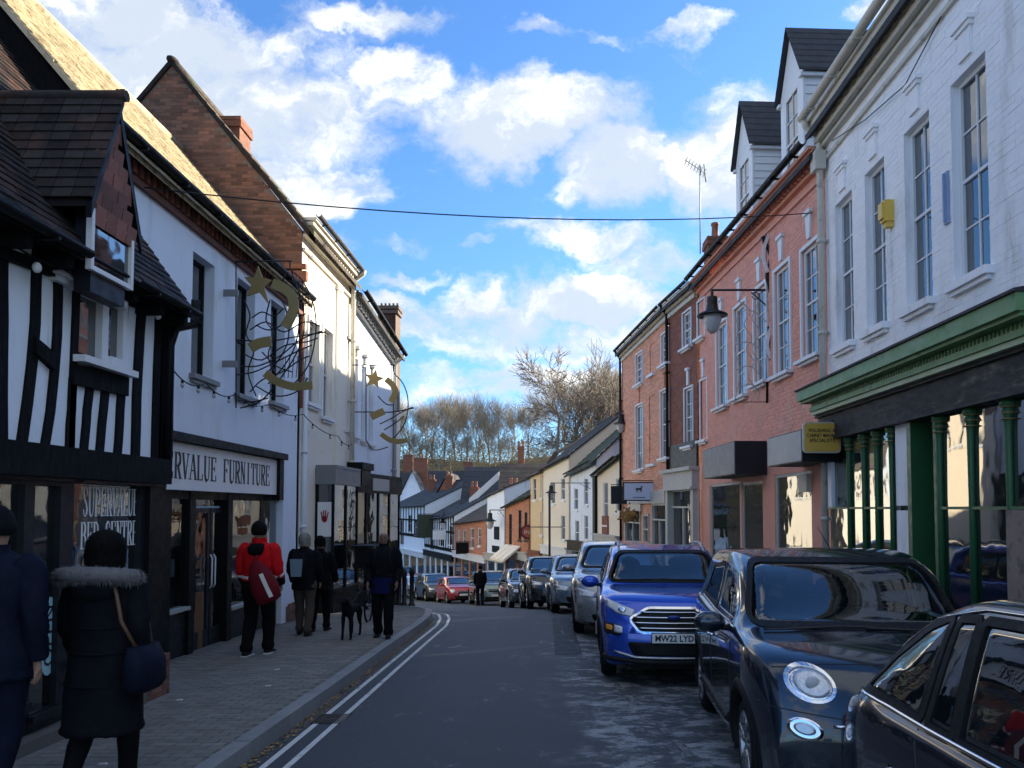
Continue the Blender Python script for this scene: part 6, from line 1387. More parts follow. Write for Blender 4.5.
# ================================================================ cars
m_tyre = M('tyre_rubber', (.008, .008, .009), .85, .2, 8, .3, 60, spec=.2)
m_rim = M('alloy_rim', (.36, .37, .38), .3, .1, 6, metal=.85, bump=0)
m_darkrim = M('dark_alloy', (.07, .07, .075), .3, .1, 6, metal=.7, bump=0)
m_trim = M('black_plastic_trim', (.009, .010, .011), .6, .2, 8, .1, 90, spec=.25)
m_chrome = M('chrome', (.75, .76, .78), .08, .02, metal=1, bump=0)
m_seat = M('seat_cloth', (.03, .03, .033), .9, .2, 8)
m_plate = M('number_plate', (.78, .78, .76), .4, .03, bump=0)
m_amber = M('amber_lens', (.7, .25, .03), .2, .05, bump=0)
m_tail = M('red_lens', (.35, .01, .01), .15, .05, bump=0)
m_lens = M('headlamp_lens', (.66, .70, .74), .12, .5, 30, metal=.5, bump=.6, bscale=55)
m_fog = M('foglamp_lens', (.5, .53, .56), .08, .25, 14, metal=.5, bump=.2, bscale=30)
m_wind = glassM('windscreen_glass', (.012, .02, .026), .86, .01, .002, refl=.12)
m_cglass = glassM('tinted_car_glass', (.012, .018, .022), .45, .01, .003, refl=.16)
m_fglass = glassM('car_glass', (.02, .035, .045), .0, .03, .003, refl=.20)
def paint(name, c, metal=.35, dirt=.10):
    m = M(name, c, .22, .06, 1.5, 0, 40, metal=metal, coat=1.0)
    T = NT(m.node_tree); n = T.n['Principled BSDF']; lk = n.inputs['Base Color'].links[0].from_socket
    g = T.add('ShaderNodeNewGeometry'); s3 = T.add('ShaderNodeSeparateXYZ', i_0=T.add('ShaderNodeTexCoord').outputs['Object'])
    low = T.ramp(s3.outputs[2], .75, .2, 0, .55); nz = T.ramp(T.noise(g.outputs['Position'], 6, 5, .65), .3, .8)
    f = T.math('ADD', T.math('MULTIPLY', low, nz), T.math('MULTIPLY', nz, dirt * .4), clamp=True)
    T.set(n.inputs['Base Color'], T.mix(f, lk, (.10, .10, .095))); T.set(n.inputs['Roughness'], T.math('ADD', .2, T.math('MULTIPLY', f, .5)))
    T.set(n.inputs['Coat Weight'], T.math('SUBTRACT', 1, T.math('MULTIPLY', f, .8))); return m
def pchip(tab):
    xs = [a for a, _ in tab]; ys = [b for _, b in tab]; n = len(tab); h = [xs[i + 1] - xs[i] for i in range(n - 1)]; d = [(ys[i + 1] - ys[i]) / h[i] for i in range(n - 1)]; m = [0] * n
    m[0], m[-1] = d[0], d[-1]
    for i in range(1, n - 1):
        if d[i - 1] * d[i] > 0: w1, w2 = 2 * h[i] + h[i - 1], h[i] + 2 * h[i - 1]; m[i] = (w1 + w2) / (w1 / d[i - 1] + w2 / d[i])
    def f(x):
        if x <= xs[0]: return ys[0]
        if x >= xs[-1]: return ys[-1]
        i = 0
        while x > xs[i + 1]: i += 1
        t = (x - xs[i]) / h[i]
        return (2 * t**3 - 3 * t * t + 1) * ys[i] + (t**3 - 2 * t * t + t) * h[i] * m[i] + (-2 * t**3 + 3 * t * t) * ys[i + 1] + (t**3 - t * t) * h[i] * m[i + 1]
    return f
def rpoly(pts, r, n=4):
    """round the corners of a 2D polygon"""
    out = []; N_ = len(pts)
    for i in range(N_):
        p0, p1, p2 = V(pts[i - 1]), V(pts[i]), V(pts[(i + 1) % N_]); a, b = (p0 - p1), (p2 - p1); rr = min(r, a.length * .45, b.length * .45)
        A, B = p1 + a.normalized() * rr, p1 + b.normalized() * rr
        for k in range(n + 1): t = k / n; out.append(A * (1 - t)**2 + p1 * 2 * t * (1 - t) + B * t * t)
    return out
def dens(pts, step=.08):
    out = []
    for i in range(len(pts)):
        a, b = V(pts[i]), V(pts[(i + 1) % len(pts)]); n = max(1, int((b - a).length / step)); out += [a.lerp(b, k / n) for k in range(n)]
    return out
def inpoly(p, poly):
    x, y = p; c = False; j = len(poly) - 1
    for i in range(len(poly)):
        xi, yi = poly[i]; xj, yj = poly[j]
        if (yi > y) != (yj > y) and x < (xj - xi) * (y - yi) / (yj - yi + 1e-12) + xi: c = not c
        j = i
    return c
class Car:
    def __init__(s, name, label, cat, L, Wd, top, belt, pm, wheel_r=.33, axles=(.86, 3.4), res=.05, open_=True, zs=.24, group='cars parked along the right kerb', arch=.075, clad=None, rake=.10, bulge=.20, rimm=None, tumble=.755):
        s.root = thing(name, (0, 0, 0), label, cat, group); s.L, s.Wh = L, Wd / 2; s.T, s.B = pchip(top), pchip(belt); s.pm = pm; s.open = open_
        s.wr = wheel_r; s.ax = axles; s.res = res; s.zs = zs; s.rk, s.bl, s.tb = rake, bulge, tumble
        ys_ = []; y = 0
        while y < L: ys_.append(y); y += res * (.45 if (y < .3 or y > L - .35) else 1)
        ys_.append(L); m = 30 if res < .06 else 18
        rows = [s.sec(y, m) for y in ys_]; b = MB(); full = []
        for y, r in zip(ys_, rows):
            pts = [s.defm(V((-x, y, z))) for x, z in r] + [s.defm(V((x, y, z))) for x, z in r[::-1][1:]]; full.append(pts)
        b.grid(full)
        for y, r in ((0, rows[0]), (L, rows[-1])):
            nn = 12; b.grid([[s.defm(V((-x + 2 * x * k / nn, y, z))) for k in range(nn + 1)] for x, z in r])
        me = b.mesh('body', [pm]); bm = bmesh.new(); bm.from_mesh(me); bmesh.ops.remove_doubles(bm, verts=bm.verts, dist=.004); bmesh.ops.recalc_face_normals(bm, faces=bm.faces)
        s.bm = bm; s.bvh = BVHTree.FromBMesh(bm); s.cut = []; s.R = wheel_r + arch; s.clad = clad
        s.body = bpy.data.objects.new('body', me); COL.objects.link(s.body); s.body.parent = s.root
        s.archs(); s.wheels(rimm or m_rim)
    def sec(s, y, m):
        L, W = s.L, s.Wh; f = 1 - .13 * (1 - min(1, y / .75)) ** 2 - .10 * (1 - min(1, (L - y) / .6)) ** 2; w = W * f
        zb_, zt_ = s.B(y), max(s.T(y), s.B(y) + .004); e = zt_ - zb_; c = max(0, min(1, (e - .06) / .35)); zs = s.zs + (.04 if y < .1 or y > L - .1 else 0); lp = lambda a, b_: a + (b_ - a) * c
        P = [(w * .80, zs - .02), (w * .955, zs), (w * .985, zs + .10), (w * .998, zs + (zb_ - zs) * .5), (w * 1.0, zs + (zb_ - zs) * .78), (w * .975, zb_ - .015), (w * lp(.93, .935), zb_ + e * lp(.4, .03) + .01 * c),
             (w * lp(.86, .86), zb_ + e * lp(.70, .5)), (w * lp(.76, s.tb + .02), zb_ + e * lp(.86, .87)), (w * lp(.58, s.tb - .09), zb_ + e * lp(.95, .965)), (w * .34, zb_ + e * .99), (0, zt_)]
        out = []; n = len(P) - 1
        for k in range(m + 1):
            t = k / m * n; i = min(int(t), n - 1); t -= i; p0, p1, p2, p3 = P[max(i - 1, 0)], P[i], P[i + 1], P[min(i + 2, n)] if i + 2 <= n else (-P[n - 1][0], P[n - 1][1])
            out.append(tuple(.5 * ((2 * p1[q]) + (-p0[q] + p2[q]) * t + (2 * p0[q] - 5 * p1[q] + 4 * p2[q] - p3[q]) * t * t + (-p0[q] + 3 * p1[q] - 3 * p2[q] + p3[q]) * t**3) for q in (0, 1)))
        out[-1] = (0, out[-1][1]); return out
    def defm(s, p):
        k = abs(p.x) / s.Wh; yf = p.y; yr = s.L - p.y
        dy = s.bl * k ** 2.3 * math.exp(-yf / .7) - .16 * k ** 2.3 * math.exp(-yr / .6)
        zz = (p.z - .48); dy += s.rk * (zz / .4) ** 2 * (1 if zz > 0 else .35) * math.exp(-yf / .25) - .06 * (zz / .4) ** 2 * math.exp(-yr / .2) * (1 if zz > 0 else .4)
        return V((p.x, p.y + dy, p.z))
    def side(s, y, z, sg, off=0):
        h = s.bvh.ray_cast(V((sg * 3, y, z)), V((-sg, 0, 0)))
        if h[0] is None or h[0].x * sg < .2: h = s.bvh.find_nearest(V((sg * s.Wh * .9, y, z)))
        n = h[1] if h[1].x * sg > 0 else -h[1]; return h[0] + n * off
    def front(s, x, z, off=0, rear=False):
        d = -1 if rear else 1; h = s.bvh.ray_cast(V((x, -2 if not rear else s.L + 2, z)), V((0, d, 0)))
        if h[0] is None: h = s.bvh.find_nearest(V((x, .1 if not rear else s.L - .1, z)))
        n = h[1] if h[1].y * d < 0 else -h[1]; return h[0] + n * off
    def patch(s, fn, poly, name, mat, off=.004, parent=None, rings=6, step=.06):
        pts = dens(poly, step); c = V((sum(p[0] for p in pts) / len(pts), sum(p[1] for p in pts) / len(pts))); b = MB()
        b.grid([[fn(*(c.lerp(V(p[:2]), k / rings)), off if k < rings else off) for p in pts] for k in range(rings + 1)], True)
        b.grid([[fn(*V(p[:2]), off) for p in pts], [fn(*(c + (V(p[:2]) - c) * 1.0), off - .02) for p in pts]], True)
        return b.build(name, mat, parent or s.root)
    def ring(s, fn, poly, name, mat, wi, wo, off=.006, parent=None, step=.06):
        pts = dens(poly, step); c = V((sum(p[0] for p in pts) / len(pts), sum(p[1] for p in pts) / len(pts))); n = len(pts); b = MB(); rows = [[], [], [], []]
        for i, p in enumerate(pts):
            p = V(p[:2]); t = (V(pts[(i + 1) % n][:2]) - V(pts[i - 1][:2])).normalized(); nn = V((t.y, -t.x))
            if nn.dot(p - c) < 0: nn = -nn
            a, o = p - nn * wi, p + nn * wo
            rows[0].append(fn(*o, -.005)); rows[1].append(fn(*o, off)); rows[2].append(fn(*a, off)); rows[3].append(fn(*a, -.01))
        b.grid(rows, True, False); return b.build(name, mat, parent or s.root)
    def trace(s, fn, pts, name, mat, r, off=.003, parent=None, step=.05, n=5):
        q = []
        for a, c in zip(pts, pts[1:]):
            a, c = V(a), V(c); k = max(1, int((c - a).length / step)); q += [a.lerp(c, i / k) for i in range(k)]
        q.append(V(pts[-1])); b = MB(); b.tube([fn(*p, off) for p in q], r, n); return b.build(name, mat, parent or s.root)
    def archs(s):
        for yw in s.ax:
            for sg in (-1, 1):
                b = MB(); o, i_, q = [], [], []; 
                for k in range(19):
                    a = rad(-14 + 208 * k / 18); R = s.R; wd = .055 if s.clad else .028
                    p = s.side(yw + (R + .012) * math.cos(a), max(s.zs + .012, s.wr + (R + .012) * math.sin(a)), sg); p2 = s.side(yw + (R + wd) * math.cos(a), max(s.zs, s.wr + (R + wd) * math.sin(a)), sg)
                    P = lambda rr, x: V((x, yw + rr * math.cos(a), max(s.zs - .03, s.wr + rr * math.sin(a))))
                    q.append([P(R - .015, p.x - sg * .06), P(R - .02, p.x + sg * .012), P(R + wd * .5, p.x + sg * .014), P(R + wd, p2.x - sg * .004)])
                b.grid(q, False); b.build('arch_trim', s.clad or s.pm, s.root)
                b = MB(); b.grid([[V((sg * s.Wh * .5, yw + s.R * math.cos(rad(a)), s.wr + s.R * math.sin(rad(a)))), V((sg * s.Wh * .975, yw + s.R * math.cos(rad(a)), s.wr + s.R * math.sin(rad(a))))] for a in range(-20, 201, 20)])
                b.poly([V((sg * s.Wh * .5, yw + s.R * math.cos(rad(a)), s.wr + s.R * math.sin(rad(a)))) for a in range(-20, 201, 20)]); b.build('arch_liner', m_trim, s.root)
    def wheels(s, rm):
        R = s.wr
        for yw in s.ax:
            for sg in (-1, 1):
                xo = s.side(yw, s.wr + s.R + .03, sg).x * sg - .035; xi = xo - .21; X = lambda q: sg * q; n = 28 if s.res < .06 else 16
                b = MB(); b.lathe((0, yw, R), [(R * .62, X(xo - .02)), (R * .70, X(xo)), (R * .90, X(xo - .005)), (R * .985, X(xo - .035)), (R, X(xo - .07)), (R, X(xi + .05)), (R * .97, X(xi + .02)), (R * .6, X(xi)), (.02, X(xi))], n, 'x')
                w = b.build('wheel', m_tyre, s.root)
                b = MB(); b.lathe((0, yw, R), [(R * .70, X(xo - .004)), (R * .655, X(xo + .002)), (R * .62, X(xo - .012)), (R * .60, X(xo - .10)), (.02, X(xo - .11))], n, 'x')
                ns = 5 if s.res < .06 else 5
                for k in range(ns):
                    for dd in (-.10, .10):
                        a = 2 * math.pi * k / ns + .3 + dd; a2 = 2 * math.pi * k / ns + .3 + dd * 1.6
                        c1 = V((X(xo - .02), yw + .05 * math.cos(a), R + .05 * math.sin(a))); c2 = V((X(xo - .012), yw + R * .64 * math.cos(a2), R + R * .64 * math.sin(a2)))
                        b.tube([c1, c1.lerp(c2, .5) + V((X(.004), 0, 0)), c2], [.022, .014, .017], 5)
                b.lathe((0, yw, R), [(.065, X(xo - .05)), (.06, X(xo - .012)), (.0, X(xo - .008))], 10, 'x')
                b.build('rim', rm, w)
    def window(s, poly, kind, name='side_window', sg=1, mat=None, frame=None, r=.05, fw=(.012, .026)):
        fn = {'side': lambda a, b_, o=0: s.side(a, b_, sg, o), 'front': lambda a, b_, o=0: s.front(a, b_, o), 'rear': lambda a, b_, o=0: s.front(a, b_, o, True)}[kind]
        poly = rpoly(poly, r); s.cut.append((kind, sg, [tuple(p) for p in poly]))
        m = mat or (m_cglass if s.open else m_fglass)
        g = s.patch(fn, poly, name, m, .001 if s.open else .003)
        s.ring(fn, poly, 'seal', frame or m_trim, fw[0], fw[1], .006, g); return g
    def finish(s, X, Y, yaw, extra=0):
        bm = s.bm; dele = []
        if s.res < .3:
            for f in bm.faces:
                c = f.calc_center_median()
                if abs(c.x) > s.Wh * .52 and any((c.y - yw) ** 2 + (c.z - s.wr) ** 2 < s.R ** 2 and c.z < s.wr + s.R for yw in s.ax): dele.append(f); continue
                if s.open:
                    for kind, sg, poly in s.cut:
                        if kind == 'side' and c.x * sg > 0 and abs(f.normal.x) > .3 and c.z > .7 and inpoly((c.y, c.z), poly): dele.append(f); break
                        if kind == 'front' and c.y < s.L * .5 and abs(f.normal.y) > .2 and inpoly((c.x, c.z), poly): dele.append(f); break
                        if kind == 'rear' and c.y > s.L * .5 and abs(f.normal.y) > .2 and inpoly((c.x, c.z), poly): dele.append(f); break
        bmesh.ops.delete(bm, geom=dele, context='FACES')
        for f in bm.faces: f.smooth = True
        bm.to_mesh(s.body.data); bm.free()
        b = MB(); z0 = s.zs - .06; b.box(-s.Wh * .62, s.Wh * .62, .25, s.L - .25, z0, z0 + .1); b.box(-s.Wh * .80, s.Wh * .80, s.ax[0] + s.R, s.ax[1] - s.R, z0 + .02, z0 + .12); b.build('underbody', m_trim, s.root)
        sl_ = (zr(Y + s.L) - zr(Y)) / s.L; s.root.rotation_euler = (math.atan(sl_), 0, yaw); s.root.location = (X, Y, rfn(X, Y) + .002)
    def mirrors(s, y, z, mat, sc=1):
        for sg in (-1, 1):
            p = s.side(y, z, sg); b = MB(); c = V((p.x + sg * .135 * sc, y + .0, z + .045))
            b.ball(c, .115 * sc, .07 * sc, .075 * sc, 12, 8); o = b.build('door_mirror', mat, s.root)
            b = MB(); b.tube([p - V((sg * .02, 0, -.0)), V((p.x + sg * .05, y, z + .0)), c - V((sg * .03, 0, .03))], [.03, .022, .03], 6); b.build('mirror_arm', m_trim, o)
    def plate(s, txt, z, tilt=.0, rear=False, mat=None, x=0, w=.52):
        p = s.front(x, z, .012, rear); b = MB(); y0 = p.y - .012; b.box(x - w / 2 - .008, x + w / 2 + .008, y0 + .004, y0 + .05, z - .062, z + .062); o = b.build('number_plate', m_trim, s.root)
        b = MB(); b.box(x - w / 2, x + w / 2, y0 - .002, y0 + .004, z - .055, z + .055); b.build('plate_face', mat or m_plate, o)
        if txt: put_text(txt, m_ink, o, (x, y0 - .006, z), (1, 0, 0), (0, 0, 1), .075, w * .86, bold=.02)
    def interior(s, yd, ys_, zf=.35, zc=1.15, head=True, wheel_side=-1):
        b = MB(); W = s.Wh; b.box(-W * .86, W * .86, yd - .02, yd + .28, zf, s.B(yd) - .03); b.box(-W * .84, W * .84, yd, s.L - .5, zf - .06, zf); b.build('dashboard', m_trim, s.root)
        for yy in ys_:
            for sx in (-1, 1):
                b = MB(); c = sx * W * .42; b.hexa([(c - .23, yy - .45, zf + .12), (c + .23, yy - .45, zf + .12), (c + .24, yy + .1, zf + .05), (c - .24, yy + .1, zf + .05), (c - .23, yy - .45, zf + .3), (c + .23, yy - .45, zf + .3), (c + .24, yy + .1, zf + .22), (c - .24, yy + .1, zf + .22)])
                b.hexa([(c - .23, yy - .02, zf + .2), (c + .23, yy - .02, zf + .2), (c + .22, yy + .12, zf + .2), (c - .22, yy + .12, zf + .2), (c - .19, yy + .16, zc), (c + .19, yy + .16, zc), (c + .18, yy + .26, zc), (c - .18, yy + .26, zc)])
                o = b.build('seat', m_seat, s.root)
                b = MB(); b.ball((c, yy + .24, zc + .13), .13, .06, .10, 10, 6); b.build('headrest', m_seat, o)
        b = MB(); c = V((wheel_side * W * .42, yd + .42, s.B(yd) - .08)); pts = [c + V((.18 * math.cos(t), .06 * math.sin(t), .17 * math.sin(t))) for t in [2 * math.pi * k / 20 for k in range(21)]]
        b.tube(pts, .014, 6, False); b.tube([c - V((.17, 0, 0)), c + V((.17, 0, 0))], .02, 6); b.build('steering_wheel', m_trim, s.root)
def stdcar(name, label, paintm, X, Y, yaw, kind='hatch', res=.11, lights=None, plate=None, sc=1, grp='cars parked along the right kerb', rear=False, cat='car'):
    if kind == 'suv': L, Wd, top, belt, wr, ax = 4.3, 1.84, [(0, .62), (.03, .85), (.12, .98), (.5, 1.06), (1.15, 1.14), (1.85, 1.60), (2.5, 1.68), (3.6, 1.64), (4.05, 1.45), (4.25, 1.1), (4.3, .7)], [(0, .60), (.12, .90), (1.1, 1.05), (2.5, 1.10), (4.0, 1.15), (4.3, .75)], .36, (.85, 3.45)
    elif kind == 'mini': L, Wd, top, belt, wr, ax = 3.7, 1.66, [(0, .55), (.03, .75), (.12, .86), (.4, .94), (.85, 1.02), (1.5, 1.40), (2.1, 1.48), (3.0, 1.45), (3.45, 1.25), (3.65, .95), (3.7, .6)], [(0, .52), (.1, .80), (.9, .93), (2.5, .98), (3.4, 1.0), (3.7, .65)], .30, (.72, 3.1)
    else: L, Wd, top, belt, wr, ax = 4.2, 1.77, [(0, .52), (.03, .70), (.12, .80), (.5, .90), (1.1, .99), (1.95, 1.42), (2.6, 1.49), (3.4, 1.44), (3.9, 1.25), (4.15, .95), (4.2, .6)], [(0, .50), (.12, .76), (1.1, .92), (2.5, .96), (3.9, 1.0), (4.2, .65)], .32, (.85, 3.4)
    c = Car(name, label, cat, L, Wd, top, belt, paintm, wr, ax, res, False, group=grp, clad=m_trim if kind == 'suv' else None)
    T = lambda y: c.T(y); W = c.Wh; yh = top[4][0]; yt = top[5][0]; zb_ = top[4][1] + .04; zt_ = top[5][1] - .05; b0 = belt[2][1] + .03
    c.window([(-W * .80, zb_), (W * .80, zb_), (W * .64, zt_), (-W * .64, zt_)], 'front', 'windscreen', r=.08)
    zr_ = top[7][1] - .14; c.window([(-W * .70, belt[3][1] + .08), (W * .70, belt[3][1] + .08), (W * .6, zr_), (-W * .6, zr_)], 'rear', 'rear_window', r=.08)
    for sg in (-1, 1):
        ztp = top[6][1] - .15
        c.window([(yh + .42, b0 + .02), (yt + .75, b0 + .03), (yt + .72, ztp), (yt + .12, ztp - .04)], 'side', sg=sg, r=.04)
        c.window([(yt + .83, b0 + .03), (L - 1.05, b0 + .05), (L - .95, ztp - .06), (yt + .80, ztp)], 'side', sg=sg, r=.05)
    fn = lambda a, b_, o=0: c.front(a, b_, o); hz = top[1][1] - .06
    for sg in (-1, 1):
        P = [(sg * W * .50, hz - .02), (sg * W * .92, hz + .05), (sg * W * .94, hz - .08), (sg * W * .52, hz - .12)] if kind != 'mini' else [(sg * (W * .70 + .13 * math.cos(t)), hz - .02 + .12 * math.sin(t)) for t in [2 * math.pi * k / 10 for k in range(10)]]
        if kind != 'mini': P = rpoly(P, .04, 2)
        c.patch(fn, P, 'headlight', m_lens, .008, rings=2)
        c.patch(lambda a, b_, o=0: c.front(a, b_, o, True), rpoly([(sg * W * .62, .85), (sg * W * .88, .86), (sg * W * .88, .66), (sg * W * .64, .68)], .03, 2), 'tail_light', m_tail, .008, rings=2)
    c.patch(fn, rpoly([(-W * .45, hz - .03), (W * .45, hz - .03), (W * .38, hz - .17), (-W * .38, hz - .17)], .04, 2), 'grille', m_trim, .006, rings=2)
    c.trace(fn, [(-W * .42, hz - .08), (W * .42, hz - .08)], 'grille_bar', m_chrome, .010, .008)
    c.patch(fn, rpoly([(-W * .62, .40), (W * .62, .40), (W * .55, .27), (-W * .55, .27)], .04, 2), 'lower_grille', m_trim, .006, rings=2)
    c.mirrors(yh + .45, b0 + .02, paintm, .95); c.plate(plate, .47, w=.5)
    c.finish(X, Y, yaw); return c

# ---- black small SUV with round lamps (near right)
FX, FY = 2.24, 4.58
p500 = paint('black_blue_metallic', (.012, .022, .038), .45)
top = [(0, .57), (.03, .83), (.10, .95), (.22, 1.02), (.5, 1.08), (1.05, 1.14), (1.72, 1.58), (2.3, 1.695), (3.1, 1.68), (3.7, 1.52), (4.0, 1.13), (4.1, .6)]
belt = [(0, .54), (.1, .87), (.5, 1.01), (1.05, 1.07), (2.5, 1.11), (3.7, 1.17), (4.1, .7)]
c = Car('black_compact_car', 'black compact car with round headlights and a driver at the wheel', 'car', 4.1, 1.86, top, belt, p500, .335, (.88, 3.42), .035, True, clad=m_trim, bulge=.27, rake=.08, tumble=.80)
W_ = c.Wh; S_ = lambda sg: (lambda a, b_, o=0: c.side(a, b_, sg, o)); Fn = lambda a, b_, o=0: c.front(a, b_, o)
c.window([(-W_ * .85, 1.15), (W_ * .85, 1.15), (W_ * .73, 1.60), (-W_ * .73, 1.60)], 'front', 'windscreen', mat=m_wind, r=.09, fw=(.018, .02))
c.window([(-W_ * .68, 1.25), (W_ * .68, 1.25), (W_ * .60, 1.54), (-W_ * .60, 1.54)], 'rear', 'rear_window', r=.09)
for sg in (-1, 1):
    c.window([(1.42, 1.13), (2.32, 1.16), (2.30, 1.54), (2.0, 1.52), (1.75, 1.42)], 'side', sg=sg, frame=m_chrome, r=.04)
    c.window([(2.40, 1.165), (3.25, 1.22), (3.05, 1.49), (2.38, 1.54)], 'side', sg=sg, frame=m_trim, r=.05)
    c.trace(S_(sg), [(1.38, 1.105), (2.35, 1.13), (3.3, 1.195)], 'waist_chrome', m_chrome, .008, .006)
    c.trace(S_(sg), [(1.30, 1.03), (1.30, .6), (1.42, .34)], 'door_seam', m_ink, .005, 0); c.trace(S_(sg), [(2.36, 1.10), (2.36, .34)], 'door_seam', m_ink, .005, 0); c.trace(S_(sg), [(3.22, 1.12), (3.12, .75), (2.98, .5)], 'door_seam', m_ink, .005, 0)
    for yy in (2.15, 3.0):
        q = [c.side(yy, .93, sg, .004), c.side(yy + .03, .93, sg, .035), c.side(yy + .16, .935, sg, .035), c.side(yy + .19, .935, sg, .004)]; b = MB(); b.tube(q, .013, 6); b.build('door_handle', m_chrome, c.root)
    b = MB(); 
    c.trace(S_(sg), [(1.35, .40), (3.0, .40)], 'sill_cladding', m_trim, .05, -.01)
    el = lambda cx, cz, rx, rz, n=28: [(sg * (cx + rx * math.cos(t)), cz + rz * math.sin(t) + .12 * rx * math.cos(t)) for t in [2 * math.pi * k / n for k in range(n)]]
    h = c.patch(Fn, el(.60, .885, .130, .094), 'headlight', m_chrome, .012, rings=5, step=.03)
    c.patch(Fn, el(.59, .883, .102, .072), 'lamp_reflector', m_lens, .03, h, rings=4, step=.02); c.ring(Fn, el(.60, .885, .132, .096), 'lamp_bezel', m_chrome, .008, .010, .022, h, step=.03)
    b = MB(); q = c.front(sg * .585, .883, .033); b.ball(q, .045, .016, .042, 12, 8); b.build('lamp_bulb', m_lamp, h)
    f_ = c.patch(Fn, el(.655, .63, .10, .065), 'foglight', m_chrome, .010, rings=4, step=.03); c.patch(Fn, el(.655, .63, .06, .035), 'fog_lens', m_fog, .022, f_, rings=3, step=.02)
c.trace(Fn, [(-.5, .66), (.5, .66)], 'grille_bar', m_chrome, .012, .006); c.patch(Fn, rpoly([(-.42, .50), (.42, .50), (.36, .34), (-.36, .34)], .05), 'lower_grille', m_trim, .006)
c.trace(Fn, [(-.83, .30), (-.4, .28), (.4, .28), (.83, .30)], 'bumper_strip', m_trim, .035, -.01)
c.trace(Fn, [(-W_ * .78, 1.115), (-.2, 1.135), (.1, 1.135)], 'wiper', m_ink, .009, .014); c.trace(Fn, [(.0, 1.13), (.62, 1.12)], 'wiper', m_ink, .009, .014)
b = MB(); b.box(-.13, .13, 1.98, 2.0, 1.48, 1.55); b.build('rear_view_mirror', m_trim, c.root)
b = MB(); b.box(-.62, -.12, 1.95, 1.97, 1.50, 1.58); b.build('sun_visor', m_blind, c.root)
c.trace(Fn, [(-.80, .96), (-.5, 1.0), (0, 1.01), (.5, 1.0), (.80, .96)], 'bonnet_seam', m_ink, .005, 0); c.trace(Fn, [(-.88, .74), (-.4, .70), (.4, .70), (.88, .74)], 'bumper_seam', m_ink, .004, 0)
c.mirrors(1.45, 1.08, p500, 1.12); c.interior(1.12, (2.25, 3.1)); 
b = MB(); b.tube([(.1, 2.2, 1.69), (.06, 2.45, 1.88)], [.006, .003], 5); b.build('aerial', m_ink, c.root)
c.finish(FX, FY, rad(-4.5)); fiat = c

# ---- dark saloon at the frame edge (rear towards the distance)
pdk = paint('dark_blue_paint', (.010, .013, .024), .3)
top = [(0, .5), (.03, .66), (.12, .76), (.5, .86), (1.2, .97), (1.95, 1.47), (2.5, 1.58), (3.2, 1.565), (3.8, 1.34), (4.25, 1.02), (4.42, .94), (4.5, .6)]
belt = [(0, .48), (.12, .72), (1.1, .88), (2.5, .93), (3.7, .96), (4.3, .92), (4.5, .6)]
c = Car('dark_hatchback_car', 'dark blue car cut off at the right frame edge, reflections in its side windows', 'car', 4.5, 1.76, top, belt, pdk, .32, (.88, 3.50), .035, True, bulge=.2)
for sg in (-1, 1):
    S2 = lambda a, b_, o=0, sg=sg: c.side(a, b_, sg, o)
    c.window([(3.40, 1.0), (4.0, 1.03), (3.80, 1.22), (3.50, 1.40), (3.32, 1.46)], 'side', sg=sg, r=.035); c.window([(3.14, .985), (3.33, .995), (3.25, 1.46), (3.12, 1.47)], 'side', sg=sg, r=.015); c.window([(2.36, .975), (3.09, .985), (3.07, 1.47), (2.34, 1.485)], 'side', sg=sg, r=.03)
    c.window([(1.38, .96), (2.25, .97), (2.23, 1.485), (1.95, 1.44)], 'side', sg=sg, r=.03)
    c.trace(S2, [(1.2, .93), (2.3, .95), (3.3, .972), (4.05, 1.0)], 'waist_chrome', m_chrome, .012, .006); c.trace(S2, [(4.05, 1.05), (3.83, 1.26), (3.5, 1.44), (3.1, 1.515), (2.4, 1.53), (1.9, 1.46)], 'roof_trim', m_chrome, .006, .004)
    c.trace(S2, [(2.31, .95), (2.31, .34)], 'door_seam', m_ink, .005, 0); c.trace(S2, [(3.38, .96), (3.30, .72), (3.1, .5)], 'door_seam', m_ink, .005, 0); c.trace(S2, [(1.2, .9), (1.25, .34)], 'door_seam', m_ink, .005, 0); c.trace(S2, [(1.3, .60), (3.1, .60)], 'rubbing_strip', m_trim, .018, 0)
    for yy in (3.08, 2.06):
        q = [S2(yy, .80, .004), S2(yy + .02, .80, .035), S2(yy + .14, .80, .035), S2(yy + .17, .80, .004)]; b = MB(); b.tube(q, .016, 6); b.build('door_handle', m_rim, c.root)
    c.patch(lambda a, b_, o=0: c.front(a, b_, o, True), rpoly([(sg * .5, .9), (sg * .8, .9), (sg * .8, .7), (sg * .52, .7)], .03), 'tail_light', m_tail, .01)
c.window([(-.58, 1.0), (.58, 1.0), (.50, 1.38), (-.50, 1.38)], 'rear', 'rear_window', r=.08); c.window([(-.72, 1.0), (.72, 1.0), (.56, 1.44), (-.56, 1.44)], 'front', 'windscreen', r=.08)
c.mirrors(1.5, .95, pdk); c.interior(1.25, (2.35, 3.2), zc=1.05)
b = MB(); b.tube([(-.6, 4.30, 1.0), (-.55, 4.36, 1.01), (-.5, 4.38, 1.0)], .02, 6); b.build('boot_washer', m_chrome, c.root)
c.finish(2.58, .12, rad(1.0))

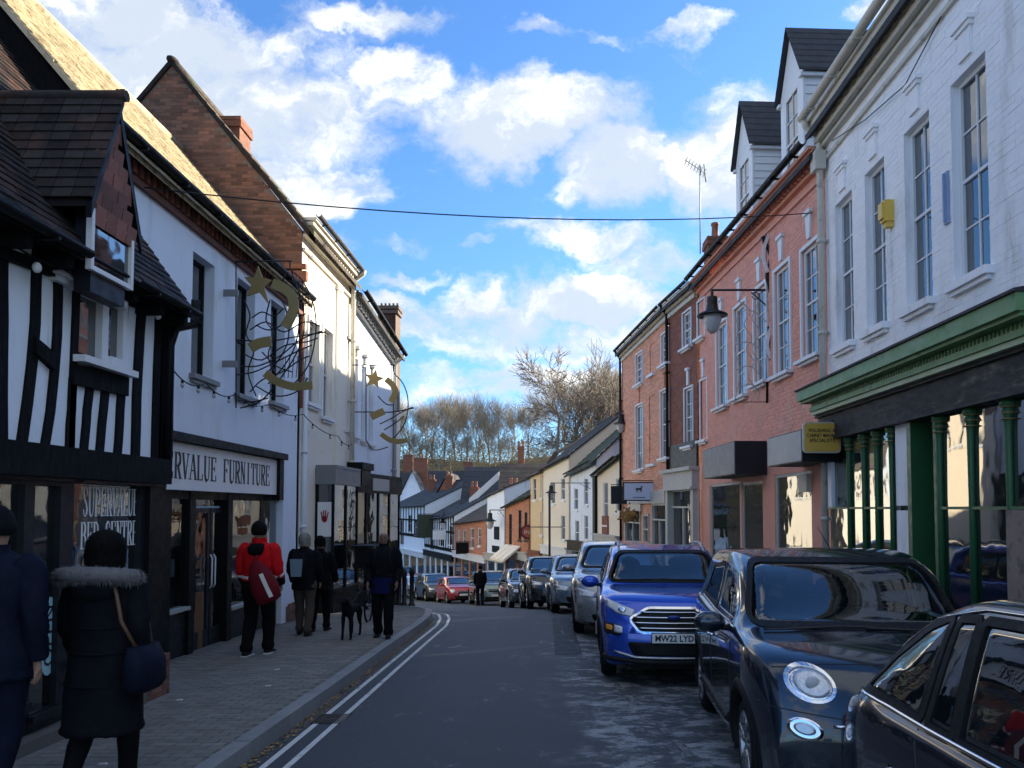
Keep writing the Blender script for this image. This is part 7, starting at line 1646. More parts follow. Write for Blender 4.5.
# ---- bright blue SUV with the white number plate
pb = paint('bright_blue_metallic', (.012, .075, .52), .5)
top = [(0, .62), (.03, .86), (.10, .98), (.25, 1.04), (.5, 1.08), (1.0, 1.14), (1.62, 1.56), (2.2, 1.64), (3.0, 1.62), (3.55, 1.48), (3.8, 1.15), (3.9, .7)]
belt = [(0, .60), (.1, .90), (.5, 1.0), (1.0, 1.06), (2.4, 1.10), (3.5, 1.15), (3.9, .75)]
c = Car('blue_suv_car', 'bright blue SUV with chrome barred grille and white front plate', 'car', 3.9, 1.78, top, belt, pb, .34, (.83, 3.25), .04, True, clad=m_trim, bulge=.24, rake=.07)
W_ = c.Wh; Fn = lambda a, b_, o=0: c.front(a, b_, o)
c.window([(-W_ * .84, 1.17), (W_ * .84, 1.17), (W_ * .68, 1.545), (-W_ * .68, 1.545)], 'front', 'windscreen', mat=m_wind, r=.09, fw=(.015, .02)); c.window([(-W_ * .66, 1.25), (W_ * .66, 1.25), (W_ * .58, 1.5), (-W_ * .58, 1.5)], 'rear', 'rear_window', mat=m_wind, r=.09)
for sg in (-1, 1):
    S2 = lambda a, b_, o=0, sg=sg: c.side(a, b_, sg, o)
    c.window([(1.35, 1.13), (2.15, 1.15), (2.13, 1.49), (1.72, 1.46)], 'side', sg=sg, r=.04); c.window([(2.22, 1.15), (3.1, 1.2), (2.9, 1.46), (2.2, 1.49)], 'side', sg=sg, r=.04)
    for pts in ([(1.22, 1.05), (1.25, .36)], [(2.18, 1.1), (2.18, .36)]): c.trace(S2, pts, 'door_seam', m_ink, .005, 0)
    c.trace(S2, [(1.3, .42), (2.85, .42)], 'sill_cladding', m_trim, .05, -.01)
    b = MB(); pts = []
    for k in range(9): y = 1.62 + k * .2; pts.append(V((sg * W_ * .66, y, c.T(y) + .03 - (.05 if k in (0, 8) else 0))))
    b.tube(pts, .018, 6); b.build('roof_rail', m_rim, c.root)
    h = c.patch(Fn, rpoly([(sg * .44, .88), (sg * .78, 1.0), (sg * .80, .93), (sg * .66, .84), (sg * .47, .80)], .03), 'headlight', m_lens, .012, rings=4, step=.03)
    c.patch(Fn, [(sg * .60 + .045 * math.cos(t), .885 + .038 * math.sin(t)) for t in [2 * math.pi * k / 12 for k in range(12)]], 'projector', m_chrome, .022, h, rings=2, step=.03)
    f_ = c.patch(Fn, rpoly([(sg * .60, .70), (sg * .82, .74), (sg * .82, .60), (sg * .62, .58)], .04), 'fog_recess', m_trim, .005, rings=3); c.patch(Fn, rpoly([(sg * .60, .69), (sg * .70, .71), (sg * .70, .62), (sg * .60, .61)], .02), 'daylight_lamp', m_lens, .014, f_, rings=2); c.patch(Fn, rpoly([(sg * .72, .70), (sg * .79, .71), (sg * .79, .65), (sg * .72, .64)], .02), 'indicator', m_amber, .014, f_, rings=2)
G_ = rpoly([(-.52, .78), (-.30, .91), (.30, .91), (.52, .78), (.40, .63), (-.40, .63)], .05)
g_ = c.patch(Fn, G_, 'grille', m_trim, .006, rings=5, step=.04); c.ring(Fn, G_, 'grille_surround', m_chrome, .012, .014, .014, g_, step=.04)
for z, w_ in ((.86, .38), (.80, .47), (.74, .47), (.68, .42)): c.trace(Fn, [(-w_, z), (w_, z)], 'grille_bar', m_chrome, .009, .018, g_)
b = MB(); q = c.front(0, .80, .03); b.lathe(q, [(0, -.008), (.055, -.008), (.06, 0), (.055, .01)], 20, 'y'); o = b.build('oval_badge', M('blue_enamel', (.01, .04, .25), .2, .02, bump=0), c.root)
for v in o.data.vertices: v.co.z = q.z + (v.co.z - q.z) * .42; v.co.x *= 1.25
c.patch(Fn, rpoly([(-.55, .52), (.55, .52), (.48, .36), (-.48, .36)], .05), 'lower_grille', m_trim, .006, rings=3); c.trace(Fn, [(-.7, .40), (-.45, .34), (.45, .34), (.7, .40)], 'skid_strip', m_rim, .018, .006)
c.trace(Fn, [(-.84, .32), (-.4, .29), (.4, .29), (.84, .32)], 'bumper_strip', m_trim, .04, -.01)
c.plate('MW22 LYD', .575); c.mirrors(1.38, 1.10, pb, 1.1); c.interior(1.08, (2.15, 2.95), zc=1.2)
c.trace(Fn, [(-.7, 1.175), (0, 1.19)], 'wiper', m_ink, .008, .014); c.trace(Fn, [(.0, 1.185), (.62, 1.18)], 'wiper', m_ink, .008, .014)
c.finish(1.52, 9.1, rad(-3.5))

# ---- the rest of the row
psil = paint('silver_paint', (.30, .31, .32), .6); pblu = paint('pale_blue_paint', (.17, .23, .30), .5); pdg = paint('black_paint_car', (.012, .014, .018), .3); pred = paint('red_paint', (.42, .015, .02), .2); pgrn = paint('silver_green_paint', (.20, .25, .22), .5); pwht = paint('pale_silver_paint', (.42, .43, .44), .4); pgry = paint('graphite_paint', (.05, .055, .06), .4)
stdcar('silver_suv_car', 'silver SUV directly behind the bright blue SUV', psil, 1.36, 13.25, rad(-2.5), 'suv', .08)
stdcar('pale_blue_hatchback_car', 'pale blue hatchback behind the silver SUV', pblu, 1.02, 17.75, rad(2), 'hatch', .09)
stdcar('black_suv_car', 'black SUV behind the pale blue hatchback', pdg, .42, 22.3, rad(6), 'suv')
stdcar('graphite_hatchback_car', 'graphite hatchback half hidden behind the black SUV', pgry, -.32, 27.0, rad(10), 'hatch')
stdcar('silver_green_hatchback_car', 'grey-green silver car parked square on beside the standing man in the road', pgrn, -2.25, 36.0, rad(12), 'suv')
stdcar('red_hatchback_car', 'red car just left of the man standing in the road', pred, -4.25, 40.8, rad(20), 'mini')
stdcar('white_nosed_suv_car', 'dark grey SUV with pale bonnet between the two red cars', pgry, -6.0, 45.5, rad(21), 'suv')
stdcar('pale_silver_hatchback_car', 'pale silver hatchback beside the farther red car', pwht, -7.7, 49.6, rad(21), 'hatch')
stdcar('red_small_car', 'small red car with lit lamps, farthest red one', pred, -9.1, 54, rad(14), 'mini')
stdcar('dark_blue_van', 'dark blue van at the far left end of the parked row', pdk, -11.4, 61.5, rad(8), 'suv', cat='van')
# ================================================================ people and dog
m_skin = M('skin', (.42, .24, .17), .6, .08, 6, .1, 60); m_dskin = M('darker_skin', (.22, .12, .085), .6, .08, 6)
m_hairk = M('black_hair', (.005, .004, .004), .7, .3, 20, .8, 90, stretch=(3, 3, .7), spec=.12); m_hairg = M('grey_hair', (.25, .23, .2), .7, .2, 20, .5, 90)
m_coatk = M('black_coat', (.006, .007, .010), .9, .3, 5, .5, 30, spec=.12); m_navyc = M('navy_jacket', (.005, .008, .020), .75, .25, 5, .5, 25, spec=.12)
m_jean = M('dark_jeans', (.006, .009, .022), .9, .25, 6, .3, 80, spec=.12); m_blk = M('black_cloth', (.005, .005, .006), .9, .25, 6, .3, 60, spec=.12)
m_fur = M('grey_fur', (.13, .13, .135), .95, .35, 20, .8, 120, rnd=.3); m_redj = M('red_jacket', (.56, .010, .014), .85, .15, 6, .4, 30, spec=.1); m_dred = M('dark_red_bag', (.13, .008, .014), .6, .15, 8, .3, 50, spec=.12)
m_refl = M('reflective_band', (.75, .73, .66), .4, .08); m_pack = M('blue_grey_pack', (.16, .24, .30), .7, .1, 6); m_brt = M('brown_trousers', (.07, .055, .045), .9, .2, 6, spec=.12)
m_blu = M('blue_cloth', (.006, .009, .05), .85, .2, 6, .3, 40, spec=.12); m_shoe = M('black_shoe', (.012, .012, .013), .4, .2, 8, spec=.12); m_sole = M('white_sole', (.6, .6, .6), .6, .1); m_strap = M('tan_strap', (.14, .07, .04), .6, .2)
def skinned(name, verts, edges, rad_, mat, parent, sub=2, root=0):
    me = bpy.data.meshes.new(name); me.from_pydata([tuple(v) for v in verts], edges, []); o = bpy.data.objects.new(name, me); COL.objects.link(o)
    m = o.modifiers.new('s', 'SKIN'); m.use_smooth_shade = True; m.branch_smoothing = .6; sv = me.skin_vertices[0].data
    for i, r in enumerate(rad_): sv[i].radius = r if isinstance(r, tuple) else (r, r); sv[i].use_root = (i == root)
    s2 = o.modifiers.new('u', 'SUBSURF'); s2.levels = sub; s2.render_levels = sub
    dg = bpy.context.evaluated_depsgraph_get(); dg.update(); m2 = bpy.data.meshes.new_from_object(o.evaluated_get(dg)); bpy.data.objects.remove(o); bpy.data.meshes.remove(me)
    m2.materials.clear(); m2.materials.append(mat)
    for p in m2.polygons: p.use_smooth = True
    n = bpy.data.objects.new(name, m2); COL.objects.link(n); n.parent = parent; return n
def loft(b, rings, n=20, cap=True):
    rows = []
    for (c, rx, ry, *k) in rings:
        e = k[0] if k else 2; rows.append([V(c) + V((rx * (abs(math.cos(t)) ** (2 / e)) * (1 if math.cos(t) > 0 else -1), ry * (abs(math.sin(t)) ** (2 / e)) * (1 if math.sin(t) > 0 else -1), 0)) for t in [2 * math.pi * i / n for i in range(n)]])
    b.grid(rows, True)
    if cap: b.poly(rows[0]); b.poly(rows[-1])
    return b
from mathutils import noise as mnoise
def wrinkle(o, amp=.008, sc=9, cuts=2):
    bm = bmesh.new(); bm.from_mesh(o.data); bmesh.ops.subdivide_edges(bm, edges=bm.edges, cuts=cuts, smooth=.6, use_grid_fill=True); bm.normal_update(); sd_ = V((hash(o.name) % 50, 3, 7)); mv = []
    for v in bm.verts:
        p = V((v.co.x * sc * .7, v.co.y * sc * .7, v.co.z * sc * 1.5)) + sd_
        f = mnoise.noise(p) * .6 + (1 - abs(mnoise.noise(p * 1.9 + V((5, 5, 5))))) ** 3 * .6 - .3; mv.append(v.normal * f * amp)
    for v, m in zip(bm.verts, mv): v.co += m
    for f in bm.faces: f.smooth = True
    bm.to_mesh(o.data); bm.free(); return o
def strands(b, c, rx, ry, rz, n, L, r0=.003, seed=1, tmin=.1, tmax=1.7, curl=.25):
    rs = random.Random(seed)
    for i in range(n):
        t = rs.uniform(tmin, tmax); a = rs.uniform(0, 6.283); rows = []
        for k in range(5):
            tt = t + k / 4 * L / rz; s_ = 1 + .05 * math.sin(k * 1.3 + i) + rs.uniform(0, .04)
            q = V((rx * math.sin(min(tt, 1.75)) * math.cos(a) * s_, ry * math.sin(min(tt, 1.75)) * math.sin(a) * s_, rz * math.cos(min(tt, 1.75)) - max(0, tt - 1.75) * rz)); a += rs.uniform(-.1, .1) * curl; rows.append(V(c) + q)
        w = V((-math.sin(a), math.cos(a), 0)) * r0
        for p, q in zip(rows, rows[1:]): b.poly([p - w, p + w, q + w * .7, q - w * .7])
class Person:
    """local frame: facing +y, feet at z=0"""
    def __init__(s, label, X, Y, yaw, H, legs=(.12, -.14), arms=(-.10, .12), bend=.12, skin=None, handc=(.03, .03), sink=PH, zoff=None):
        s.root = thing('person', (0, 0, 0), label, 'person'); k = s.k = H / 1.75; s.X, s.Y, s.yaw = X, Y, yaw; s.skin = skin or m_skin; s.zo = zoff
        hip = V((0, 0, .93)); s.J = J = {}
        for sg, nm, lf, af in ((-1, 'l', legs[0], arms[0]), (1, 'r', legs[1], arms[1])):
            J['hip' + nm] = V((sg * .095, 0, .90)); J['knee' + nm] = V((sg * .10, lf * .55 + (.06 if lf < 0 else .05), .50)); J['ank' + nm] = V((sg * .10, lf - (.04 if lf < 0 else 0), .09 + (.06 if lf < -.1 else 0))); J['toe' + nm] = J['ank' + nm] + V((sg * .015, .15, -.055 - (.03 if lf < -.1 else 0)))
            J['sh' + nm] = V((sg * .175, 0, 1.43)); J['elb' + nm] = V((sg * .245, af * .5 - .02, 1.15)); J['wri' + nm] = V((sg * .235, af + .05 + bend * .3, .90 + abs(bend) * .3))
        s.body()
    def P(s, *v): return V(v) * s.k
    def body(s):
        J = s.J; vs, es, rs = [], [], []
        def add(p, r, prev=None):
            vs.append(V(p) * s.k); rs.append(tuple(x * s.k for x in r) if isinstance(r, tuple) else r * s.k); i = len(vs) - 1
            if prev is not None: es.append((prev, i))
            return i
        pel = add((0, 0, .96), (.13, .095)); w = add((0, 0, 1.12), (.12, .09), pel); ch = add((0, .0, 1.30), (.14, .10), w); ne = add((0, 0, 1.47), .062, ch); n2 = add((0, .008, 1.535), .055, ne); h1 = add((0, .012, 1.60), (.070, .088), n2); h2 = add((0, .008, 1.665), (.078, .10), h1); add((0, 0, 1.725), (.058, .075), h2)
        for nm, sg in (('l', -1), ('r', 1)):
            a = add(J['hip' + nm], .085, pel); kn = add(J['knee' + nm], .058, a); an = add(J['ank' + nm], .036, kn); add(J['ank' + nm].lerp(J['toe' + nm], .45) + V((0, 0, .01)), (.022, .018), an)
            sh = add(J['sh' + nm], .055, ch); el = add(J['elb' + nm], .040, sh); wr_ = add(J['wri' + nm], .026, el); d = (J['wri' + nm] - J['elb' + nm]).normalized(); pm = add(J['wri' + nm] + d * .055, (.034, .020), wr_)
            base = J['wri' + nm] + d * .07
            for q, (off, ln) in enumerate(((-.028, .066), (-.010, .078), (.010, .074), (.026, .058))):
                f1 = add(base + V((0, off, 0)) + d * .02, .0095, pm); f2 = add(base + V((-sg * .006, off * 1.05, 0)) + d * (.02 + ln * .5), .0088, f1); add(base + V((-sg * .022, off * 1.05, 0)) + d * (.015 + ln * .9), .0075, f2)
            t1 = add(J['wri' + nm] + d * .03 + V((-sg * .012, .034, 0)), .0115, wr_); add(J['wri' + nm] + d * .065 + V((-sg * .02, .052, 0)), .0095, t1)
        skinned('body', vs, es, rs, s.skin, s.root)
        b = MB()
        for sg in (-1, 1): b.ball(s.P(sg * .080, .0, 1.635), .012 * s.k, .022 * s.k, .032 * s.k, 8, 6)
        b.build('ears', s.skin, s.root)
    def face(s):
        b = MB(); b.ball(s.P(0, .112, 1.63), .014 * s.k, .018 * s.k, .026 * s.k, 8, 6); b.build('nose', s.skin, s.root)
        b = MB()
        for sg in (-1, 1): b.ball(s.P(sg * .033, .095, 1.655), .012 * s.k, .008 * s.k, .007 * s.k, 8, 5); b.ball(s.P(sg * .033, .093, 1.675), .018 * s.k, .006 * s.k, .004 * s.k, 8, 5)
        b.build('eyes', m_ink, s.root); b = MB(); b.ball(s.P(0, .095, 1.588), .024 * s.k, .007 * s.k, .006 * s.k, 8, 5); b.build('mouth', M('lips', (.3, .12, .1), .6), s.root)
    def hair(s, mat, rx=.092, ry=.105, rz=.11, dz=.01, name='hair', low=0):
        b = MB(); r_ = random.Random(3); n, m = 18, 12; rows = []
        for i in range(m + 1):
            t = math.pi * (.0 + (.62 + low) * i / m); rows.append([s.P(0, -.012, 1.665 + dz) + s.P(rx * math.sin(t) * math.cos(a) * (1 + r_.uniform(-.02, .02)), ry * math.sin(t) * math.sin(a) * (1 if math.sin(a) < .3 else .88), rz * math.cos(t)) for a in [2 * math.pi * k / n for k in range(n)]])
        b.grid(rows, True)
        if name == 'hair': strands(b, s.P(0, -.012, 1.665 + dz), rx * s.k, ry * s.k, rz * s.k, 500, .05 + low * .4, tmax=1.75 + low)
        return b.build(name, mat, s.root)
    def trousers(s, mat, r=(.105, .078, .062)):
        b = MB(); J = s.J
        for nm, sg in (('l', -1), ('r', 1)):
            h, k_, a = J['hip' + nm], J['knee' + nm], J['ank' + nm]; pts = [h + V((0, 0, .06)), h + (k_ - h) * .3, h + (k_ - h) * .75, k_, k_ + (a - k_) * .35, k_ + (a - k_) * .8, a + V((0, -.005, -.02))]
            b.tube([p * s.k for p in pts], [x * s.k for x in (r[0], r[0] * .98, r[1] * 1.06, r[1], r[1] * .98, r[2], r[2] * 1.02)], 14)
        loft(b, [(s.P(0, 0, .84), .15 * s.k, .10 * s.k), (s.P(0, 0, .92), .185 * s.k, .13 * s.k), (s.P(0, 0, 1.04), .165 * s.k, .12 * s.k)]); return wrinkle(b.build('trousers', mat, s.root), .012, 8, 1)
    def shoes(s, mat, sole=None):
        for nm, sg in (('l', -1), ('r', 1)):
            a, t = s.J['ank' + nm], s.J['toe' + nm]; b = MB(); d = (t - a); hz = min(a.z, t.z) - .04; 
            rows = []
            for q, (f, w_, h_) in enumerate(((-.45, .03, .05), (-.35, .04, .09), (.0, .043, .10), (.45, .048, .065), (.9, .046, .045), (1.15, .03, .03))):
                c = V((a.x + d.x * f, a.y + d.y * f, 0)); z0 = a.z - .085 + (t.z - a.z + .055) * max(0, f) * (1 if a.z > .1 else 0)
                rows.append([s.k * (c + V((w_ * math.cos(u), 0, z0 + h_ * .5 + h_ * .52 * math.sin(u)))) for u in [2 * math.pi * k / 10 for k in range(10)]])
            b.grid(rows, True); b.poly(rows[0]); b.poly(rows[-1]); o = b.build('shoe', mat, s.root)
            if sole:
                b = MB(); c = a; b.hexa([s.k * V((a.x - .04, a.y - .07, a.z - .088)), s.k * V((a.x + .04, a.y - .07, a.z - .088)), s.k * V((a.x + .045, a.y + .17, a.z - .088)), s.k * V((a.x - .045, a.y + .17, a.z - .088)), s.k * V((a.x - .04, a.y - .07, a.z - .065)), s.k * V((a.x + .04, a.y - .07, a.z - .065)), s.k * V((a.x + .045, a.y + .17, a.z - .07)), s.k * V((a.x - .045, a.y + .17, a.z - .07))]); b.build('sole', sole, o)
    def jacket(s, mat, hem=.88, hw=.20, hd=.145, bulk=1.0, name='jacket', sw=.215, collar=True, sleeve=(.072, .062, .050), flare=0):
        b = MB(); J = s.J; B_ = bulk; r_ = random.Random(hash(name) % 99)
        zs = [hem, hem + .06, (hem + 1.1) / 2, 1.10, 1.22, 1.34, 1.42, 1.465, 1.50]
        R_ = [(hw + flare, hd + flare * .7), (hw + flare * .9, hd + flare * .6), (hw * .99 + flare * .4, hd), (.178 * B_, .128 * B_), (.190 * B_, .135 * B_), (.203 * B_, .135 * B_), (.195 * B_, .120 * B_), (.135 * B_, .098 * B_), (.078 * B_, .080 * B_)]
        rings = [(s.P(r_.uniform(-.004, .004), -.005, z), rx * s.k, ry * s.k, 2.3) for z, (rx, ry) in zip(zs, R_)]; loft(b, rings, 24, True)
        for nm, sg in (('l', -1), ('r', 1)):
            a, e, w = J['sh' + nm], J['elb' + nm], J['wri' + nm]; pts = [a + V((-sg * .03, 0, -.01)), a + V((sg * .012, 0, -.03)), a.lerp(e, .5) + V((sg * .008, 0, 0)), a.lerp(e, .9), e, e.lerp(w, .5), e.lerp(w, .93), w]
            rr = [.078, sleeve[0] * 1.06, sleeve[0], sleeve[1] * 1.08, sleeve[1], sleeve[1] * .92, sleeve[2], sleeve[2] * .96]; b.tube([p * s.k for p in pts], [x * s.k * B_ for x in rr], 14)
        o = wrinkle(b.build(name, mat, s.root), .016, 8)
        if collar: c = MB(); loft(c, [(s.P(0, -.003, 1.475), .095 * s.k, .09 * s.k), (s.P(0, .0, 1.52), .078 * s.k, .078 * s.k), (s.P(0, .0, 1.55), .080 * s.k, .080 * s.k)], 18, False); c.build('collar', mat, o)
        return o
    def part(s, b, name, mat, parent=None): return b.build(name, mat, parent or s.root)
    def done(s):
        z = s.zo if s.zo is not None else (zr(s.Y) + PH); s.root.location = (s.X, s.Y, z); s.root.rotation_euler = (0, 0, s.yaw)
# navy man at the left edge
p = Person('person in a dark blue jacket and beanie cut off by the left frame edge', -3.30, 4.62, rad(4), 1.86, legs=(.16, -.12), arms=(-.1, -.02), bend=-.02)
p.trousers(m_jean); p.jacket(m_navyc, .80, .225, .165, 1.12); p.shoes(m_shoe)
b = MB(); loft(b, [(p.P(0, -.005, 1.60), .098 * p.k, .112 * p.k), (p.P(0, -.005, 1.66), .104 * p.k, .120 * p.k), (p.P(0, -.008, 1.72), .09 * p.k, .105 * p.k), (p.P(0, -.01, 1.765), .05 * p.k, .06 * p.k), (p.P(0, -.01, 1.775), .015, .02)], 20); p.part(b, 'beanie', m_coatk); p.done()
# woman in long coat with fur hood
p = Person('person in a long black coat with grey fur hood trim and shoulder bag', -2.85, 5.02, rad(-2), 1.70, legs=(-.16, .14), arms=(.04, -.02), bend=.05)
p.trousers(m_blk, (.10, .07, .055)); p.shoes(m_shoe); o = p.jacket(m_coatk, .46, .215, .175, 1.14, 'coat', flare=.035)
b = MB()
for zz, rx, ry in ((.78, .236, .182), (.985, .215, .160), (1.15, .209, .153)): b.tube([p.P(rx * 1.0 * math.cos(t), ry * math.sin(t) - .005, zz) for t in [2 * math.pi * k / 24 for k in range(25)]], .010, 5, False)
p.part(b, 'quilting_seam', m_coatk, o)
p.hair(m_hairk, .122, .12, .125, -.0, low=.14)
b = MB(); loft(b, [(p.P(0, -.02, 1.50), .10, .085), (p.P(0, -.02, 1.55), .118, .105), (p.P(0, -.015, 1.62), .124, .115)], 18, False); p.part(b, 'hair_ends', m_hairk)
b = MB(); rf_ = random.Random(8)
hd_ = MB(); loft(hd_, [(p.P(0, -.10, 1.30), .06, .03), (p.P(0, -.135, 1.36), .14, .075), (p.P(0, -.11, 1.44), .17, .115), (p.P(0, -.05, 1.49), .15, .12), (p.P(0, -.03, 1.505), .10, .09)], 18); p.part(hd_, 'hood', m_coatk, o)
fr_ = []
for k in range(25):
    t = 2 * math.pi * k / 24; fr_.append(p.P(.235 * math.cos(t), -.075 + .155 * math.sin(t), 1.475 + .03 * math.sin(t) * -1))
b.tube(fr_, .052, 8, False)
for i in range(5200):
    c = fr_[rf_.randrange(24)].lerp(fr_[rf_.randrange(24)], 0) ; k = rf_.randrange(24); c = fr_[k].lerp(fr_[k + 1], rf_.random()); d = V((rf_.gauss(0, 1), rf_.gauss(0, 1), rf_.gauss(0, 1))).normalized(); q = c + d * .045; e = q + d * rf_.uniform(.012, .034) + V((0, 0, -.01)); w_ = d.orthogonal().normalized() * .0022
    b.poly([q - w_, q + w_, e])
p.part(b, 'fur_trim', m_fur, o)
b = MB(); b.tube([p.P(.12, -.13, 1.48), p.P(.175, -.165, 1.36), p.P(.21, -.17, 1.2), p.P(.27, -.10, 1.02)], .012, 6); b.tube([p.P(.12, .02, 1.52), p.P(.19, .12, 1.36), p.P(.26, .10, 1.02)], .012, 6); p.part(b, 'bag_strap', m_strap)
p.done()
b = MB(); z0 = zr(5.0) + PH; cx_, cy_ = -2.88 + .325, 4.97
loft(b, [((cx_, cy_, z0 + .72), .06, .14, 3), ((cx_, cy_, z0 + .76), .085, .18, 3), ((cx_ - .005, cy_, z0 + .90), .08, .18, 3), ((cx_ - .02, cy_, z0 + 1.0), .05, .15, 3)], 20); o = b.build('shoulder_bag', m_navyc, loc=(cx_, cy_, z0 + .72)); tag(o, 'dark blue shoulder bag hanging at the right side of the fur-hooded person', 'bag')
# red jacket
p = Person('person in a bright red jacket with white stripe, walking away on the left pavement', -3.98, 10.75, rad(-3), 1.82, legs=(-.10, .10), arms=(.03, .05), bend=.15)
p.trousers(m_blk, (.115, .085, .072)); p.shoes(m_shoe, m_sole); o = p.jacket(m_redj, .98, .205, .155, 1.12, 'jacket', sleeve=(.08, .07, .055))
b = MB(); loft(b, [(p.P(0, -.01, .82), .215 * p.k, .162 * p.k), (p.P(0, -.01, .96), .228 * p.k, .170 * p.k), (p.P(0, -.01, 1.02), .215 * p.k, .162 * p.k)], 22, False); p.part(b, 'black_hem', m_blk, o)
b = MB(); loft(b, [(p.P(0, -.008, 1.015), .226 * p.k, .169 * p.k), (p.P(0, -.008, 1.055), .217 * p.k, .164 * p.k)], 22, False); p.part(b, 'reflective_band', m_refl, o)
for nm, sg in (('l', -1), ('r', 1)):
    a, w = p.J['elb' + nm], p.J['wri' + nm]; b = MB(); b.tube([a.lerp(w, .25) * p.k, a.lerp(w, .42) * p.k], [.084 * p.k, .080 * p.k], 14); p.part(b, 'reflective_band', m_refl, o); b = MB(); b.tube([a.lerp(w, .42) * p.k, w * p.k], [.081 * p.k, .066 * p.k], 14); p.part(b, 'black_cuff', m_blk, o)
p.hair(m_hairk, .105, .12, .125, .005, 'cap', .08)
b = MB(); loft(b, [(p.P(.01, -.10, 1.30), .04, .03), (p.P(.01, -.15, 1.36), .10, .05), (p.P(.01, -.14, 1.43), .12, .07), (p.P(.01, -.08, 1.48), .10, .07), (p.P(0, -.03, 1.5), .06, .05)], 16); p.part(b, 'black_hood', m_blk, o)
b = MB(); loft(b, [(p.P(0, -.0, 1.49), .098 * p.k, .092 * p.k), (p.P(0, 0, 1.56), .094 * p.k, .096 * p.k)], 18, False); p.part(b, 'red_collar', m_redj, o); p.done()
g = thing('sling_bag', (-3.86, 10.52, zr(10.5) + PH + .8), 'dark red sling bag with a white stripe on the back of the red-jacketed person', 'bag')
z0 = zr(10.5) + PH; b = MB(); R1_ = Matrix.Rotation(rad(-22), 3, 'Y'); c = V((-3.84, 10.50, z0 + 1.03)); rows = []
for (h, rx, ry) in ((-.30, .10, .05), (-.27, .17, .09), (-.1, .19, .11), (.1, .16, .10), (.24, .09, .06), (.30, .04, .03)): rows.append([c + R1_ @ V((rx * (1 if math.cos(t) > 0 else -1) * abs(math.cos(t)) ** .7, ry * math.sin(t), h)) for t in [2 * math.pi * k / 18 for k in range(18)]])
b.grid(rows, True); b.poly(rows[0]); b.poly(rows[-1]); b.build('bag_body', m_dred, g)
b = MB(); b.hexa([c + R1_ @ V(q) for q in ((.05, -.115, -.24), (.10, -.11, -.24), (.10, -.09, -.24), (.05, -.09, -.24), (.03, -.115, .10), (.08, -.11, .10), (.08, -.09, .10), (.03, -.09, .10))]); b.build('white_stripe', m_refl, g)
b = MB(); b.tube([c + R1_ @ V((0, -.02, .28)), V((-3.95, 10.60, z0 + 1.40)), V((-4.08, 10.66, z0 + 1.50)), V((-4.14, 10.80, z0 + 1.45))], .02, 6); b.build('strap', m_dred, g)
# grey haired person and dark companion
p = Person('grey-haired person in a black coat with a pale blue rucksack panel, walking away', -3.97, 12.75, rad(2), 1.66, legs=(.10, -.10), arms=(.05, .05), bend=.1); p.trousers(m_brt); p.shoes(m_shoe); p.jacket(m_coatk, .80, .20, .15, 1.12); p.hair(m_hairg, .10, .112, .12, 0, low=.12); p.done()
b = MB(); z0 = zr(12.7) + PH; loft(b, [((-4.0, 12.52, z0 + .93), .10, .05, 3), ((-4.0, 12.50, z0 + .97), .13, .08, 3), ((-4.0, 12.50, z0 + 1.25), .13, .08, 3), ((-4.0, 12.53, z0 + 1.36), .08, .05, 3)], 18); o = b.build('rucksack', m_coatk, loc=(-4, 12.5, z0 + .93)); tag(o, 'small dark rucksack with pale blue panel worn by the grey-haired person', 'rucksack')
b = MB(); b.hexa([(-4.08, 12.405, z0 + .99), (-3.92, 12.405, z0 + .99), (-3.92, 12.43, z0 + .99), (-4.08, 12.43, z0 + .99), (-4.10, 12.405, z0 + 1.27), (-3.90, 12.405, z0 + 1.27), (-3.90, 12.43, z0 + 1.27), (-4.10, 12.43, z0 + 1.27)]); b.build('pocket_panel', m_pack, o)
p = Person('person in plain black clothes half hidden beyond the grey-haired person', -3.86, 13.25, rad(-4), 1.60, legs=(-.08, .10)); p.trousers(m_blk); p.shoes(m_shoe); p.jacket(m_blk, .78, .2, .15, 1.08); p.hair(m_hairk, .10, .112, .12, low=.08); p.done()
# man facing the camera
p = Person('bald person in a dark jacket with rucksack straps walking towards the camera', -2.60, 12.45, rad(183), 1.71, legs=(.10, -.08), arms=(.02, .05), bend=.1, skin=m_dskin); p.trousers(m_blk, (.11, .08, .07)); p.shoes(m_shoe); o = p.jacket(m_coatk, .98, .205, .15, 1.16); p.face()
b = MB(); loft(b, [(p.P(0, 0, .74), .22 * p.k, .165 * p.k), (p.P(0, 0, .9), .218 * p.k, .165 * p.k), (p.P(0, 0, 1.0), .21 * p.k, .16 * p.k)], 22, False); p.part(b, 'blue_hem', m_blu, o)
for sg in (-1, 1): b = MB(); b.tube([p.P(sg * .11, .05, 1.50), p.P(sg * .12, .145, 1.38), p.P(sg * .13, .165, 1.2), p.P(sg * .16, .12, 1.08)], .016, 6); p.part(b, 'rucksack_strap', m_tyre, o)
b = MB(); loft(b, [(p.P(0, -.2, 1.02), .12, .05, 3), (p.P(0, -.22, 1.06), .15, .09, 3), (p.P(0, -.22, 1.38), .14, .08, 3), (p.P(0, -.2, 1.46), .09, .05, 3)], 16); p.part(b, 'back_padding', m_coatk, o)
p.done(); man = p
# far man in the road
p = Person('person in dark clothes standing in the road beside the far parked cars', -2.92, 34.8, rad(10), 1.76, legs=(.02, -.04), arms=(.0, .0), bend=.2, zoff=zr(34.8) + .01); p.trousers(m_jean); p.shoes(m_shoe); p.jacket(m_coatk, .85, .21, .15, 1.1); p.hair(m_hairk, .095, .108, .115); p.done()
